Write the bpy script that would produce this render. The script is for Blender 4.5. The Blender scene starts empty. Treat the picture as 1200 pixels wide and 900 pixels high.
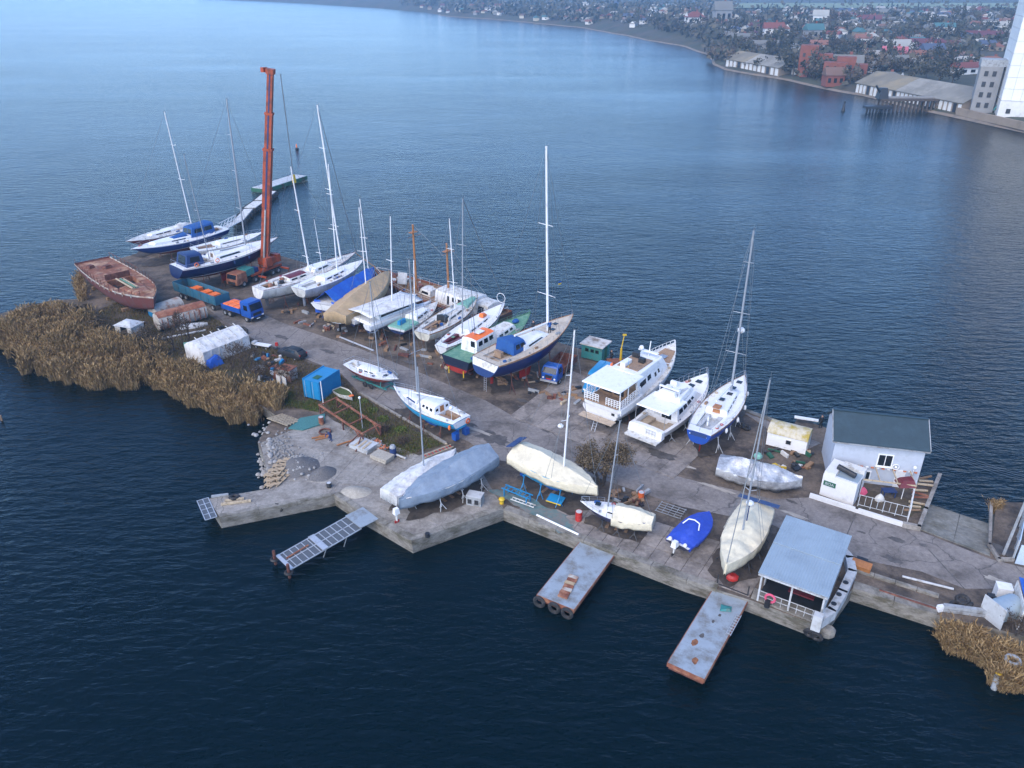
import bpy, math, random
from mathutils import Vector, Matrix, noise
random.seed(7)
R = math.radians
S = bpy.context.scene
COL = S.collection
# ---------------------------------------------------------------- camera
F, PITCH, CAMH = 915.0, R(27.2), 45.0          # focal length in photo pixels, tilt down, height over the quay
cam = bpy.data.cameras.new('camera'); cam.sensor_width = 36; cam.lens = 36 * F / 1200
cam.clip_end = 20000; cam.clip_start = 0.5
camo = bpy.data.objects.new('camera', cam); COL.objects.link(camo)
camo.location = (0, 0, CAMH); camo.rotation_euler = (math.pi / 2 - PITCH, 0, 0); S.camera = camo
# ---------------------------------------------------------------- sky, sun, exposure
SUN_EL, SUN_AZ = R(40), R(215)                 # azimuth clockwise from +Y
wd = bpy.data.worlds.new('World'); S.world = wd; wd.use_nodes = True
nt = wd.node_tree; bg = nt.nodes['Background']
sk = nt.nodes.new('ShaderNodeTexSky'); sk.sky_type = 'NISHITA'; sk.sun_disc = False
sk.sun_elevation = SUN_EL; sk.sun_rotation = SUN_AZ; sk.air_density = .8; sk.dust_density = .25; sk.ozone_density = 7
nt.links.new(sk.outputs[0], bg.inputs[0]); bg.inputs[1].default_value = 0.115
sl = bpy.data.lights.new('sun', 'SUN'); sl.energy = 1.3; sl.angle = R(70); sl.color = (1, .87, .71)
so = bpy.data.objects.new('sun', sl); COL.objects.link(so)
sd = Vector((math.sin(SUN_AZ) * math.cos(SUN_EL), math.cos(SUN_AZ) * math.cos(SUN_EL), math.sin(SUN_EL)))
so.rotation_euler = sd.to_track_quat('Z', 'Y').to_euler(); so.location = (-60, 60, 120)
vs = S.view_settings; vs.view_transform = 'Standard'; vs.look = 'None'; vs.exposure = 1.76; vs.gamma = 1.0; vs.use_curve_mapping = False
cy = S.cycles; cy.use_denoising = True; cy.max_bounces = 6; cy.diffuse_bounces = 3; cy.glossy_bounces = 3
cy.transmission_bounces = 3; cy.volume_bounces = 0; cy.transparent_max_bounces = 8; cy.caustics_reflective = False; cy.caustics_refractive = False
WATER = -1.3
# ---------------------------------------------------------------- surveying: photo pixel -> place on the level z, and back
CP, SP = math.cos(PITCH), math.sin(PITCH)
def G(px, py, z=0.0):
    x, y = (px - 600) / F, -(py - 450) / F
    t = (z - CAMH) / (-SP + y * CP)
    return (x * t, (CP + y * SP) * t)
def G3(px, py, z=0.0):
    a = G(px, py, z); return Vector((a[0], a[1], z))
def height_at(Y, py):                          # height of the point at distance Y that shows on photo row py
    k = (450 - py) / F
    # k = (Y*SP + Z*CP)/(Y*CP - Z*SP)
    return CAMH + (k * Y * CP - Y * SP) / (CP + k * SP)
# ---------------------------------------------------------------- objects
def tag(o, label=None, cat=None, group=None, kind=None):
    if label: o['label'] = label
    if cat: o['category'] = cat
    if group: o['group'] = group
    if kind: o['kind'] = kind
    return o
def thing(name, label, cat, loc=(0, 0, 0), rz=0, group=None):
    o = bpy.data.objects.new(name, None); COL.objects.link(o); o.empty_display_size = .3
    o.location = loc; o.rotation_euler = (0, 0, rz)
    return tag(o, label, cat, group)
class MB:
    def __init__(s): s.v = []; s.f = []; s.m = []
    def add(s, vs, fs, mi=0):
        n = len(s.v); s.v += [tuple(p) for p in vs]
        for f in fs: s.f.append([i + n for i in f]); s.m.append(mi)
        return s
    def box(s, c, d, rz=0, mi=0, top=1.0, topy=None, rx=0, ry=0):
        ty = top if topy is None else topy
        hx, hy, hz = d[0] / 2, d[1] / 2, d[2] / 2
        P = []
        for z, kx, ky in ((-hz, 1, 1), (hz, top, ty)):
            P += [(-hx * kx, -hy * ky, z), (hx * kx, -hy * ky, z), (hx * kx, hy * ky, z), (-hx * kx, hy * ky, z)]
        m = Matrix.Rotation(rz, 3, 'Z') @ Matrix.Rotation(ry, 3, 'Y') @ Matrix.Rotation(rx, 3, 'X')
        c = Vector(c)
        return s.add([m @ Vector(p) + c for p in P], [(3, 2, 1, 0), (4, 5, 6, 7), (0, 1, 5, 4), (1, 2, 6, 5), (2, 3, 7, 6), (3, 0, 4, 7)], mi)
    def tube(s, p, q, r, r2=None, n=6, mi=0):
        p, q = Vector(p), Vector(q); d = q - p
        if d.length < 1e-6: return s
        r2 = r if r2 is None else r2
        z = d.normalized(); a = z.orthogonal().normalized(); b = z.cross(a)
        V = []
        for c, rr in ((p, r), (q, r2)):
            for i in range(n):
                t = 2 * math.pi * i / n
                V.append(c + (a * math.cos(t) + b * math.sin(t)) * rr)
        fs = [(i, (i + 1) % n, n + (i + 1) % n, n + i) for i in range(n)]
        fs += [tuple(range(n - 1, -1, -1)), tuple(range(n, 2 * n))]
        return s.add(V, fs, mi)
    def path(s, pts, r, n=5, mi=0, closed=False):
        for a, b in zip(pts, pts[1:] + ([pts[0]] if closed else [])): s.tube(a, b, r, n=n, mi=mi)
        return s
    def loft(s, rings, close=True, cap0=True, cap1=True, mi=0):
        n = len(rings[0]); V = [p for r in rings for p in r]; fs = []
        for j in range(len(rings) - 1):
            for i in range(n if close else n - 1):
                k = (i + 1) % n
                fs.append((j * n + i, j * n + k, (j + 1) * n + k, (j + 1) * n + i))
        if cap0: fs.append(tuple(range(n - 1, -1, -1)))
        if cap1: fs.append(tuple((len(rings) - 1) * n + i for i in range(n)))
        return s.add(V, fs, mi)
    def prism(s, poly, z0, z1, mi=0, mtop=None):
        n = len(poly)
        area = sum(poly[i][0] * poly[(i + 1) % n][1] - poly[(i + 1) % n][0] * poly[i][1] for i in range(n))
        if area < 0: poly = poly[::-1]
        V = [(p[0], p[1], z0) for p in poly] + [(p[0], p[1], z1) for p in poly]
        s.add(V, [(i, (i + 1) % n, n + (i + 1) % n, n + i) for i in range(n)] + [tuple(range(n - 1, -1, -1))], mi)
        return s.add(V[n:], [tuple(range(n))], mi if mtop is None else mtop)
    def ball(s, c, r, n=8, mi=0, sq=(1, 1, 1)):
        rings = []
        for j in range(1, n // 2 + 1):
            a = math.pi * (j - .5 * 0) / (n // 2 + 1)
            rings.append([(c[0] + r * sq[0] * math.sin(a) * math.cos(2 * math.pi * i / n), c[1] + r * sq[1] * math.sin(a) * math.sin(2 * math.pi * i / n), c[2] - r * sq[2] * math.cos(a)) for i in range(n)])
        return s.loft(rings, mi=mi)
    def torus(s, c, Rr, r, axis='Z', n=14, m=6, mi=0, rot=None):
        V = []
        for i in range(n):
            a = 2 * math.pi * i / n
            for j in range(m):
                b = 2 * math.pi * j / m
                p = Vector(((Rr + r * math.cos(b)) * math.cos(a), (Rr + r * math.cos(b)) * math.sin(a), r * math.sin(b)))
                if axis == 'X': p = Vector((p.z, p.x, p.y))
                elif axis == 'Y': p = Vector((p.x, p.z, p.y))
                if rot is not None: p = rot @ p
                V.append(p + Vector(c))
        return s.add(V, [(i * m + j, ((i + 1) % n) * m + j, ((i + 1) % n) * m + (j + 1) % m, i * m + (j + 1) % m) for i in range(n) for j in range(m)], mi)
    def sheet(s, poly, z, mi=0):
        n = len(poly)
        area = sum(poly[i][0] * poly[(i + 1) % n][1] - poly[(i + 1) % n][0] * poly[i][1] for i in range(n))
        if area < 0: poly = poly[::-1]
        return s.add([(p[0], p[1], z) for p in poly], [tuple(range(n))], mi)
    def mesh(s, name, mats, smooth=False):
        me = bpy.data.meshes.new(name); me.from_pydata(s.v, [], s.f)
        for m in (mats if isinstance(mats, (list, tuple)) else [mats]): me.materials.append(M[m] if isinstance(m, str) else m)
        if any(s.m): me.polygons.foreach_set('material_index', s.m)
        if smooth:
            me.polygons.foreach_set('use_smooth', [True] * len(s.f))
            try: me.set_sharp_from_angle(angle=R(38 if smooth is True else smooth))
            except Exception: pass
        me.update()
        return me
    def build(s, name, mats, parent=None, smooth=False, loc=None, rz=0):
        return put(name, s.mesh(name, mats, smooth), parent, loc, rz)
def put(name, me, parent=None, loc=None, rz=0):
    o = bpy.data.objects.new(name, me); COL.objects.link(o)
    if parent: o.parent = parent
    if loc: o.location = loc
    if rz: o.rotation_euler[2] = rz
    return o
def B(c, d, rz=0, mi=0, **k): return MB().box(c, d, rz, mi, **k)
def T(p, q, r, r2=None, n=6): return MB().tube(p, q, r, r2, n)
# ---------------------------------------------------------------- materials
M = {}
def mat(name, col, rough=.6, metal=0, var=.12, scale=2.5, dirt=None, damt=.5, dscale=1.2, bump=0, bscale=14, rand=0, zs=1.0, spec=.5, world=False, fine=0):
    m = bpy.data.materials.new(name); m.use_nodes = True; n = m.node_tree.nodes; l = m.node_tree.links
    p = n['Principled BSDF']; p.inputs['Roughness'].default_value = rough; p.inputs['Metallic'].default_value = metal
    p.inputs['Specular IOR Level'].default_value = spec
    tc = n.new('ShaderNodeTexCoord')
    src = tc.outputs['Object']
    if world:
        gm = n.new('ShaderNodeNewGeometry'); src = gm.outputs['Position']
    if zs != 1.0:
        mp = n.new('ShaderNodeMapping'); mp.inputs['Scale'].default_value = (1, 1, zs); l.new(src, mp.inputs[0]); src = mp.outputs[0]
    def nz(sc, det=5, rg=.62):
        t = n.new('ShaderNodeTexNoise'); t.inputs['Scale'].default_value = sc; t.inputs['Detail'].default_value = det; t.inputs['Roughness'].default_value = rg
        l.new(src, t.inputs['Vector']); return t.outputs['Fac']
    def ramp(f, a, b, c0, c1):
        r = n.new('ShaderNodeValToRGB'); e = r.color_ramp.elements; e[0].position = a; e[1].position = b; e[0].color = (*c0, 1); e[1].color = (*c1, 1)
        l.new(f, r.inputs[0]); return r.outputs[0]
    lo = [max(0, c * (1 - var)) for c in col]; hi = [min(1, c * (1 + var)) for c in col]
    out = ramp(nz(scale), .3, .7, lo, hi)
    if dirt:
        mx = n.new('ShaderNodeMix'); mx.data_type = 'RGBA'
        t = .5 + (.5 - damt) * .45
        f = ramp(nz(dscale, 7, .7), t - .05, t + .12, (0, 0, 0), (1, 1, 1))
        l.new(f, mx.inputs[0]); l.new(out, mx.inputs[6]); mx.inputs[7].default_value = (*dirt, 1); out = mx.outputs[2]
    if fine:
        f2 = ramp(nz(fine, 8, .75), .32, .68, (.68,) * 3, (1.22,) * 3); mx = n.new('ShaderNodeMix'); mx.data_type = 'RGBA'; mx.blend_type = 'MULTIPLY'; mx.inputs[0].default_value = 1; l.new(out, mx.inputs[6]); l.new(f2, mx.inputs[7]); out = mx.outputs[2]
    if rand:
        oi = n.new('ShaderNodeObjectInfo'); mr = n.new('ShaderNodeMapRange'); mr.inputs[3].default_value = 1 - rand; mr.inputs[4].default_value = 1 + rand
        l.new(oi.outputs['Random'], mr.inputs[0]); hs = n.new('ShaderNodeHueSaturation'); l.new(mr.outputs[0], hs.inputs['Value']); l.new(out, hs.inputs['Color']); out = hs.outputs[0]
    l.new(out, p.inputs['Base Color'])
    if bump:
        b = n.new('ShaderNodeBump'); b.inputs['Strength'].default_value = min(1, bump); b.inputs['Distance'].default_value = .05 * max(1, bump); l.new(nz(bscale, 6), b.inputs['Height']); l.new(b.outputs[0], p.inputs['Normal'])
    M[name] = m; return m
def hullmat(name, top, bottom, zw, stripe=None, sw=.12, band=None, rough=.3, dirt=.25):
    # painted hull: antifouling below the waterline, boot stripe, topsides (local height in metres)
    m = mat(name, top, rough, dirt=tuple(c * .62 + .03 for c in top), damt=dirt, dscale=1.1, var=.06, zs=.35); n = m.node_tree.nodes; l = m.node_tree.links
    p = n['Principled BSDF']; old = p.inputs['Base Color'].links[0].from_socket
    tc = n.new('ShaderNodeTexCoord'); sp = n.new('ShaderNodeSeparateXYZ'); l.new(tc.outputs['Object'], sp.inputs[0])
    def over(c, lim, cur):
        mt = n.new('ShaderNodeMath'); mt.operation = 'LESS_THAN'; mt.inputs[1].default_value = lim; l.new(sp.outputs[2], mt.inputs[0])
        mx = n.new('ShaderNodeMix'); mx.data_type = 'RGBA'; l.new(mt.outputs[0], mx.inputs[0]); l.new(cur, mx.inputs[6])
        if hasattr(c, 'is_output'): l.new(c, mx.inputs[7])
        else: mx.inputs[7].default_value = (*c, 1)
        return mx.outputs[2]
    if stripe: old = over(stripe, zw + sw, old)
    t = n.new('ShaderNodeTexNoise'); t.inputs['Scale'].default_value = 1.6; t.inputs['Detail'].default_value = 6
    l.new(tc.outputs['Object'], t.inputs['Vector'])
    r = n.new('ShaderNodeValToRGB'); r.color_ramp.elements[0].position = .3; r.color_ramp.elements[1].position = .75
    r.color_ramp.elements[0].color = (*[c * .7 for c in bottom], 1); r.color_ramp.elements[1].color = (*[min(1, c * 1.3 + .01) for c in bottom], 1); l.new(t.outputs['Fac'], r.inputs[0])
    old = over(r.outputs[0], zw, old)
    l.new(old, p.inputs['Base Color']); return m
for a in [
 ('white', (.74, .75, .76), .38, 0, .05, 2, (.5, .49, .46), .28, 1.6), ('white_old', (.62, .62, .6), .6, 0, .1, 2, (.36, .33, .28), .45, 1.6),
 ('cream', (.66, .62, .5), .5, 0, .08, 2, (.44, .4, .3), .35, 1.4), ('grey', (.3, .32, .34), .6, 0, .15, 2, (.16, .15, .14), .4, 1.2),
 ('light_grey', (.46, .48, .5), .6, 0, .1, 2, (.28, .27, .25), .4, 1.2), ('dark', (.02, .022, .026), .5, 0, .3, 3), ('black_rubber', (.018, .018, .02), .75, 0, .3, 4, (.07, .065, .06), .35, 3),
 ('glass', (.012, .017, .024), .08, 0, .2, 1), ('steel', (.5, .52, .54), .35, .8, .1, 3), ('alu', (.55, .57, .6), .4, .5, .08, 3, (.35, .35, .36), .3, 2),
 ('white_pole', (.72, .73, .75), .4, 0, .06, 1, (.5, .5, .5), .3, 1), ('grey_pole', (.3, .33, .37), .45, .2, .1, 1), ('wire', (.16, .18, .2), .5, .4, .1, 1),
 ('teak', (.3, .2, .13), .7, 0, .2, 5, (.16, .11, .08), .35, 2), ('teak_pale', (.45, .36, .27), .7, 0, .15, 5, (.3, .24, .19), .35, 2), ('wood', (.26, .16, .09), .75, 0, .25, 4, (.12, .08, .05), .4, 2), ('wood_pale', (.46, .37, .25), .8, 0, .2, 5, (.26, .2, .14), .4, 3), ('wood_orange', (.36, .15, .05), .5, 0, .2, 3),
 ('navy', (.012, .035, .13), .5, 0, .2, 3), ('canvas_blue', (.01, .075, .27), .75, 0, .15, 2, (.02, .09, .25), .4, 1.5), ('blue', (.01, .075, .33), .4, 0, .12, 2, (.06, .1, .2), .3, 2),
 ('royal', (.03, .07, .5), .75, 0, .15, 2, (.06, .1, .45), .4, 1.5), ('cyan', (.015, .2, .42), .35, 0, .1, 2, (.04, .16, .28), .3, 2), ('teal', (.03, .2, .2), .6, 0, .2, 2, (.08, .1, .08), .4, 2),
 ('green', (.1, .24, .16), .6, 0, .2, 2, (.2, .3, .2), .4, 2), ('dark_green', (.02, .1, .06), .6, 0, .2, 2), ('mint', (.17, .36, .29), .7, 0, .15, 2),
 ('red', (.42, .025, .02), .5, 0, .2, 2, (.2, .04, .03), .35, 2), ('maroon', (.12, .012, .02), .5, 0, .2, 2, (.1, .04, .03), .35, 2), ('orange', (.62, .12, .03), .5, 0, .15, 2, (.36, .08, .03), .35, 2), ('bright_orange', (.8, .17, .03), .5, 0, .12, 2, (.6, .2, .08), .3, 2),
 ('yellow', (.6, .4, .02), .5, 0, .15, 2, (.35, .22, .05), .35, 2), ('pink', (.6, .09, .17), .6, 0, .15, 2), ('skin', (.4, .24, .17), .6, 0, .05, 2),
 ('rust', (.2, .07, .04), .85, 0, .35, 2, (.34, .17, .1), .45, .9), ('rust_dark', (.1, .035, .025), .85, 0, .4, 3, (.2, .08, .05), .4, 1.4), ('rust_deck', (.19, .07, .036), .8, 0, .45, .9, (.42, .27, .17), .45, .5), ('rust_white', (.42, .4, .36), .8, 0, .2, 2, (.24, .1, .05), .5, .8),
 ('metal_roof', (.33, .41, .47), .5, .3, .07, .6, (.27, .335, .39), .4, .4), ('deck_plate', (.34, .39, .43), .5, .3, .12, .7, (.22, .215, .2), .42, .6),
 ('brick_orange', (.5, .17, .08), .85, 0, .2, 6, None, 0, 1), ('pallet', (.4, .3, .19), .85, 0, .2, 5, (.25, .19, .13), .4, 3)]:
    mat(*a)
mat('tarp_white', (.66, .66, .655), .6, dirt=(.42, .41, .4), damt=.45, dscale=.9, bump=.5, bscale=3)
mat('tarp_grey', (.2, .255, .325), .5, dirt=(.16, .205, .265), damt=.4, dscale=.8, bump=.5, bscale=2.5)
mat('tarp_cream', (.66, .6, .45), .7, dirt=(.55, .5, .38), damt=.4, dscale=.6, bump=.5, bscale=2.5)
mat('tarp_tan', (.42, .3, .17), .75, dirt=(.35, .25, .15), damt=.4, dscale=.7, bump=.5, bscale=2.5)
mat('tarp_blue', (.012, .08, .42), .5, dirt=(.02, .12, .46), damt=.4, dscale=.8, bump=.6, bscale=2.5)
mat('tarp_silver', (.56, .58, .6), .33, .45, dirt=(.3, .31, .33), damt=.5, dscale=.9, bump=1, bscale=3)
mat('tarp_royal', (.02, .06, .42), .6, dirt=(.05, .1, .5), damt=.4, dscale=.8, bump=.6, bscale=3)
# ================================================================ the setting
mat('concrete', (.27, .262, .255), .85, var=.16, scale=.7, dirt=(.15, .135, .12), damt=.42, dscale=.33, bump=.5, bscale=9, world=True, fine=2.6)
mat('slab', (.25, .22, .198), .85, var=.18, scale=.9, dirt=(.12, .105, .095), damt=.45, dscale=.4, bump=.5, bscale=9, rand=.13, world=True, fine=2.6)
mat('slab_pale', (.29, .27, .245), .85, var=.14, scale=.9, dirt=(.17, .15, .13), damt=.45, dscale=.35, bump=.5, bscale=9, rand=.07, world=True, fine=2.6)
mat('slab_ramp', (.25, .24, .21), .85, var=.18, scale=.9, dirt=(.13, .12, .09), damt=.5, dscale=.3, bump=.5, bscale=9, rand=.1, world=True, fine=2.6)
mat('yard', (.15, .117, .09), .9, var=.3, scale=.5, dirt=(.05, .04, .034), damt=.52, dscale=.3, bump=.7, bscale=6, world=True, fine=2.6)
mat('wall_concrete', (.24, .225, .2), .9, var=.2, scale=1.1, dirt=(.1, .09, .065), damt=.5, dscale=.5, bump=.7, bscale=7, rand=.08, world=True, fine=2.6, zs=2.5)
mat('earth', (.085, .065, .045), .95, var=.35, scale=.9, dirt=(.05, .07, .025), damt=.3, dscale=.25, bump=1, bscale=5, world=True, fine=2.6)
mat('stain', (.085, .077, .072), .7, var=.4, scale=1.5, world=True)
mat('shaded_wet_earth', (.055, .043, .034), .8, var=.45, scale=.8, dirt=(.1, .08, .062), damt=.45, dscale=.7, world=True, fine=3)  # wet soil, toned dark to add shade below the boats
mat('teal_stain', (.1, .17, .17), .85, var=.3, scale=1.5, dirt=(.17, .16, .15), damt=.55, dscale=.8, world=True)
mat('asphalt', (.225, .202, .187), .88, var=.14, scale=.35, dirt=(.1, .088, .08), damt=.45, dscale=.16, bump=.35, bscale=20, world=True, fine=2.6)
def crack(name, sc, dark, wid):
    m = M[name]; n = m.node_tree.nodes; l = m.node_tree.links; p = n['Principled BSDF']; old = p.inputs['Base Color'].links[0].from_socket
    g = n.new('ShaderNodeNewGeometry'); nz = n.new('ShaderNodeTexNoise'); nz.inputs['Scale'].default_value = .5; nz.inputs['Detail'].default_value = 6
    l.new(g.outputs['Position'], nz.inputs['Vector'])
    ad = n.new('ShaderNodeVectorMath'); ad.operation = 'MULTIPLY_ADD'; l.new(nz.outputs['Color'], ad.inputs[0]); ad.inputs[1].default_value = (2.2, 2.2, 0); l.new(g.outputs['Position'], ad.inputs[2])
    v = n.new('ShaderNodeTexVoronoi'); v.feature = 'DISTANCE_TO_EDGE'; v.inputs['Scale'].default_value = sc; l.new(ad.outputs[0], v.inputs['Vector'])
    r = n.new('ShaderNodeValToRGB'); r.color_ramp.elements[0].position = 0; r.color_ramp.elements[0].color = (1, 1, 1, 1); r.color_ramp.elements[1].position = wid; r.color_ramp.elements[1].color = (0, 0, 0, 1)
    l.new(v.outputs['Distance'], r.inputs[0]); mx = n.new('ShaderNodeMix'); mx.data_type = 'RGBA'; l.new(r.outputs[0], mx.inputs[0]); l.new(old, mx.inputs[6]); mx.inputs[7].default_value = (*dark, 1); l.new(mx.outputs[2], p.inputs['Base Color'])
crack('asphalt', .17, (.075, .068, .066), .0085); crack('yard', .3, (.06, .05, .045), .006); crack('slab_pale', .22, (.13, .12, .11), .006)
# ---- water
def water_mat():
    m = bpy.data.materials.new('water'); m.use_nodes = True; M['water'] = m; n = m.node_tree.nodes; l = m.node_tree.links; p = n['Principled BSDF']
    p.inputs['Base Color'].default_value = (.0002, .0048, .0065, 1); p.inputs['Specular Tint'].default_value = (.5, .85, 1, 1); p.inputs['IOR'].default_value = 1.26; p.inputs['Roughness'].default_value = .13
    g = n.new('ShaderNodeNewGeometry')
    def wv(scale, sx, sy, rot, det):
        mp = n.new('ShaderNodeMapping'); mp.inputs['Rotation'].default_value = (0, 0, R(rot)); mp.inputs['Scale'].default_value = (sx, sy, 1); l.new(g.outputs['Position'], mp.inputs[0])
        t = n.new('ShaderNodeTexNoise'); t.inputs['Scale'].default_value = scale; t.inputs['Detail'].default_value = det; t.inputs['Roughness'].default_value = .55; t.inputs['Distortion'].default_value = .3
        l.new(mp.outputs[0], t.inputs['Vector']); return t.outputs['Fac']
    def op(o, a, b):
        x = n.new('ShaderNodeMath'); x.operation = o
        for i, q in enumerate((a, b)):
            if isinstance(q, (int, float)): x.inputs[i].default_value = q
            else: l.new(q, x.inputs[i])
        return x.outputs[0]
    h = op('ADD', op('MULTIPLY', wv(.75, .45, 1.25, 28, 3), .62), op('ADD', op('MULTIPLY', wv(1.9, .6, 1.2, 8, 4), .28), op('MULTIPLY', wv(.045, 1, 1.6, 20, 2), .9)))
    # calmer and rougher patches drift over the surface
    gust = wv(.012, .5, 1.6, 15, 3)
    b = n.new('ShaderNodeBump'); b.inputs['Distance'].default_value = .8; l.new(h, b.inputs['Height'])
    l.new(op('ADD', op('MULTIPLY', gust, .9), .08), b.inputs['Strength']); l.new(b.outputs[0], p.inputs['Normal'])
water_mat()
w = MB().sheet([(-3600, -300), (3600, -300), (3600, 3900), (-3600, 3900)], WATER).build('water', 'water'); tag(w, kind='structure')
# ---- the quay: one concrete mole with vertical walls
def PX(pts, z=0): return [G(a, b, z) for a, b in pts]
near_edge = [(-30, 386), (60, 415), (120, 422), (178, 418), (192, 438), (250, 462), (305, 474), (322, 486), (302, 518), (313, 545), (318, 573)]
pier_edge = [(243, 584), (257, 606), (392, 580)]
quay_edge = [(422, 600), (483, 635), (590, 597), (684, 634), (805, 680), (879, 703), (958, 733), (972, 728), (999, 690), (1098, 721), (1160, 735), (1290, 770)]
far_edge = [(1400, 640), (1230, 590), (1168, 588), (1160, 652), (1076, 620), (1098, 566), (985, 522), (977, 519), (973, 503), (935, 489), (929, 500), (866, 477), (690, 412), (560, 372), (450, 335), (330, 300), (290, 291), (220, 284), (150, 300), (92, 318), (98, 350), (60, 352), (-30, 375)]
outline = PX(near_edge + pier_edge + quay_edge + far_edge)
QUAY = MB().prism(outline, -5, 0, 0, 1).build('quay', ['wall_concrete', 'yard']); tag(QUAY, kind='structure')
def strip_sheet(name, pts, z, m, parent=None):
    o = MB().sheet(PX(pts), z).build(name, m, parent)
    if parent is None: tag(o, kind='structure')
    return o
earth = strip_sheet('earth_bank', [(-30, 376), (60, 353), (98, 351), (112, 366), (140, 352), (182, 366), (228, 358), (262, 380), (300, 402), (345, 418), (400, 440), (420, 462), (523, 521), (470, 540), (420, 517), (375, 480), (330, 480), (305, 473), (250, 461), (192, 437), (178, 417), (120, 421), (60, 414), (-30, 385)], .02, 'earth')
apron = strip_sheet('apron', [(318, 572), (305, 519), (340, 505), (385, 486), (420, 518), (470, 542), (523, 522), (560, 545), (590, 596), (483, 634), (421, 599), (391, 579), (257, 605), (244, 585)], .012, 'slab_pale')
road = strip_sheet('road', [(228, 350), (275, 352), (330, 378), (420, 408), (500, 440), (570, 470), (600, 487), (700, 527), (800, 560), (905, 585), (950, 583), (1076, 622), (1160, 655), (1210, 668), (1330, 715), (1190, 690), (1130, 690), (1080, 670), (1020, 658), (960, 640), (905, 615), (800, 594), (700, 560), (640, 548), (575, 538), (550, 518), (480, 490), (420, 459), (400, 438), (345, 415), (300, 399), (262, 376)], .016, 'asphalt')
# ---- concrete slabs
def lerp2(a, b, t): return (a[0] + (b[0] - a[0]) * t, a[1] + (b[1] - a[1]) * t)
def slab_field(quad, nu, nv, m, parent, thick=.07, gap=.035, skip=0, name='slab', jit=.02, z=(0, 0, 0, 0), base=.0):
    A, Bq, C, D = PX(quad); zz = z
    for i in range(nu):
        for j in range(nv):
            if random.random() < skip: continue
            P = []
            for u, v in ((i / nu, j / nv), ((i + 1) / nu, j / nv), ((i + 1) / nu, (j + 1) / nv), (i / nu, (j + 1) / nv)):
                p = lerp2(lerp2(A, D, u), lerp2(Bq, C, u), v); h = (zz[0] * (1 - u) + zz[3] * u) * (1 - v) + (zz[1] * (1 - u) + zz[2] * u) * v
                P.append(Vector((p[0], p[1], h)))
            c = sum(P, Vector()) / 4; P = [c + (p - c) * (1 - gap / max(.5, (p - c).length)) for p in P]
            dz = [random.uniform(-jit, jit) * .5 for _ in P]
            V = [(p.x - c.x, p.y - c.y, p.z - c.z - .3) for p in P] + [(p.x - c.x, p.y - c.y, p.z - c.z + thick + d) for p, d in zip(P, dz)]
            o = MB().add(V, [(3, 2, 1, 0), (4, 5, 6, 7), (0, 1, 5, 4), (1, 2, 6, 5), (2, 3, 7, 6), (3, 0, 4, 7)]).build(name, m, parent, loc=(c.x, c.y, c.z + base))
slab_field([(597, 488), (668, 434), (850, 505), (790, 561)], 11, 4, 'slab', QUAY, skip=.05)
slab_field([(604, 601), (632, 568), (905, 655), (878, 700)], 15, 3, 'slab', QUAY, skip=.03)
slab_field([(328, 562), (388, 492), (520, 546), (480, 574)], 5, 4, 'slab_pale', apron, thick=.035)
slab_field([(400, 582), (478, 577), (586, 594), (484, 628)], 3, 3, 'slab_pale', apron, thick=.035)
slab_field([(870, 483), (900, 472 + 22), (962, 520), (940, 530)], 4, 2, 'slab', QUAY)
# ---- stains, patches and manholes on the road
def blob(name, px, py, rx, ry, m, parent, z=.022, seed=0, rot=-.6):
    x, y = G(px, py); rnd = random.Random(seed + int(px)); n = 40; P = []
    for i in range(n):
        a = 2 * math.pi * i / n; k = .85 + .55 * noise.noise((math.cos(a) * 1.6, math.sin(a) * 1.6, px)) + .35 * noise.noise((math.cos(a) * 5, math.sin(a) * 5, px)) + .1 * rnd.random(); c, s_ = math.cos(a) * rx * k, math.sin(a) * ry * k
        P.append((x + c * math.cos(rot) - s_ * math.sin(rot), y + c * math.sin(rot) + s_ * math.cos(rot)))
    return MB().sheet(P, z).build(name, m, parent)
for a in [(575, 512, 2.6, 1.3), (615, 478, .8, .35), (553, 498, .7, .35), (1052, 633, .85, .4), (1045, 655, 1.0, .4), (1082, 639, .4, .25), (1010, 624, .4, .2), (928, 588, .5, .3), (395, 385, 1.5, .5), (385, 412, 1.3, .5), (330, 395, 1.2, .6), (640, 505, .7, .3)]:
    blob('stain_patch', *a, 'stain', road)
for a in [(775, 533, 1.7, .9), (700, 470, 1.1, .5), (590, 448, 1.4, .5), (480, 425, 1.3, .5), (520, 432, 1, .4), (612, 470, .9, .4), (405, 398, 1.2, .4)]:
    blob('oil_patch', *a, 'stain', QUAY, z=.09)
blob('paint_patch', 622, 590, 4.2, 1.5, 'teal_stain', QUAY, z=.085)
blob('paint_patch', 650, 612, 2.6, .9, 'teal_stain', QUAY, z=.089)
mat('pale_dirt', (.34, .31, .27), .9, var=.2, scale=1, world=True)
for a in [(790, 541, 2.3, .5), (840, 572, 2, .3), (1170, 681, 1.3, .4), (560, 505, 2.2, .3), (930, 603, 1.4, .25), (640, 560, 2, .35)]:
    blob('dust_patch', *a, 'pale_dirt', road, z=.026)
for a, b in (((1003, 602), (986, 642)), ((1088, 644), (1130, 690)), ((640, 500), (700, 560)), ((470, 438), (440, 470)), ((350, 386), (325, 408))):
    p, r_ = G3(*a), G3(*b); d = r_ - p; B((0, 0, 0), (d.length, .09, .012)).build('joint', 'stain', road, loc=((p.x + r_.x) / 2, (p.y + r_.y) / 2, .017), rz=math.atan2(d.y, d.x))
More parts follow.
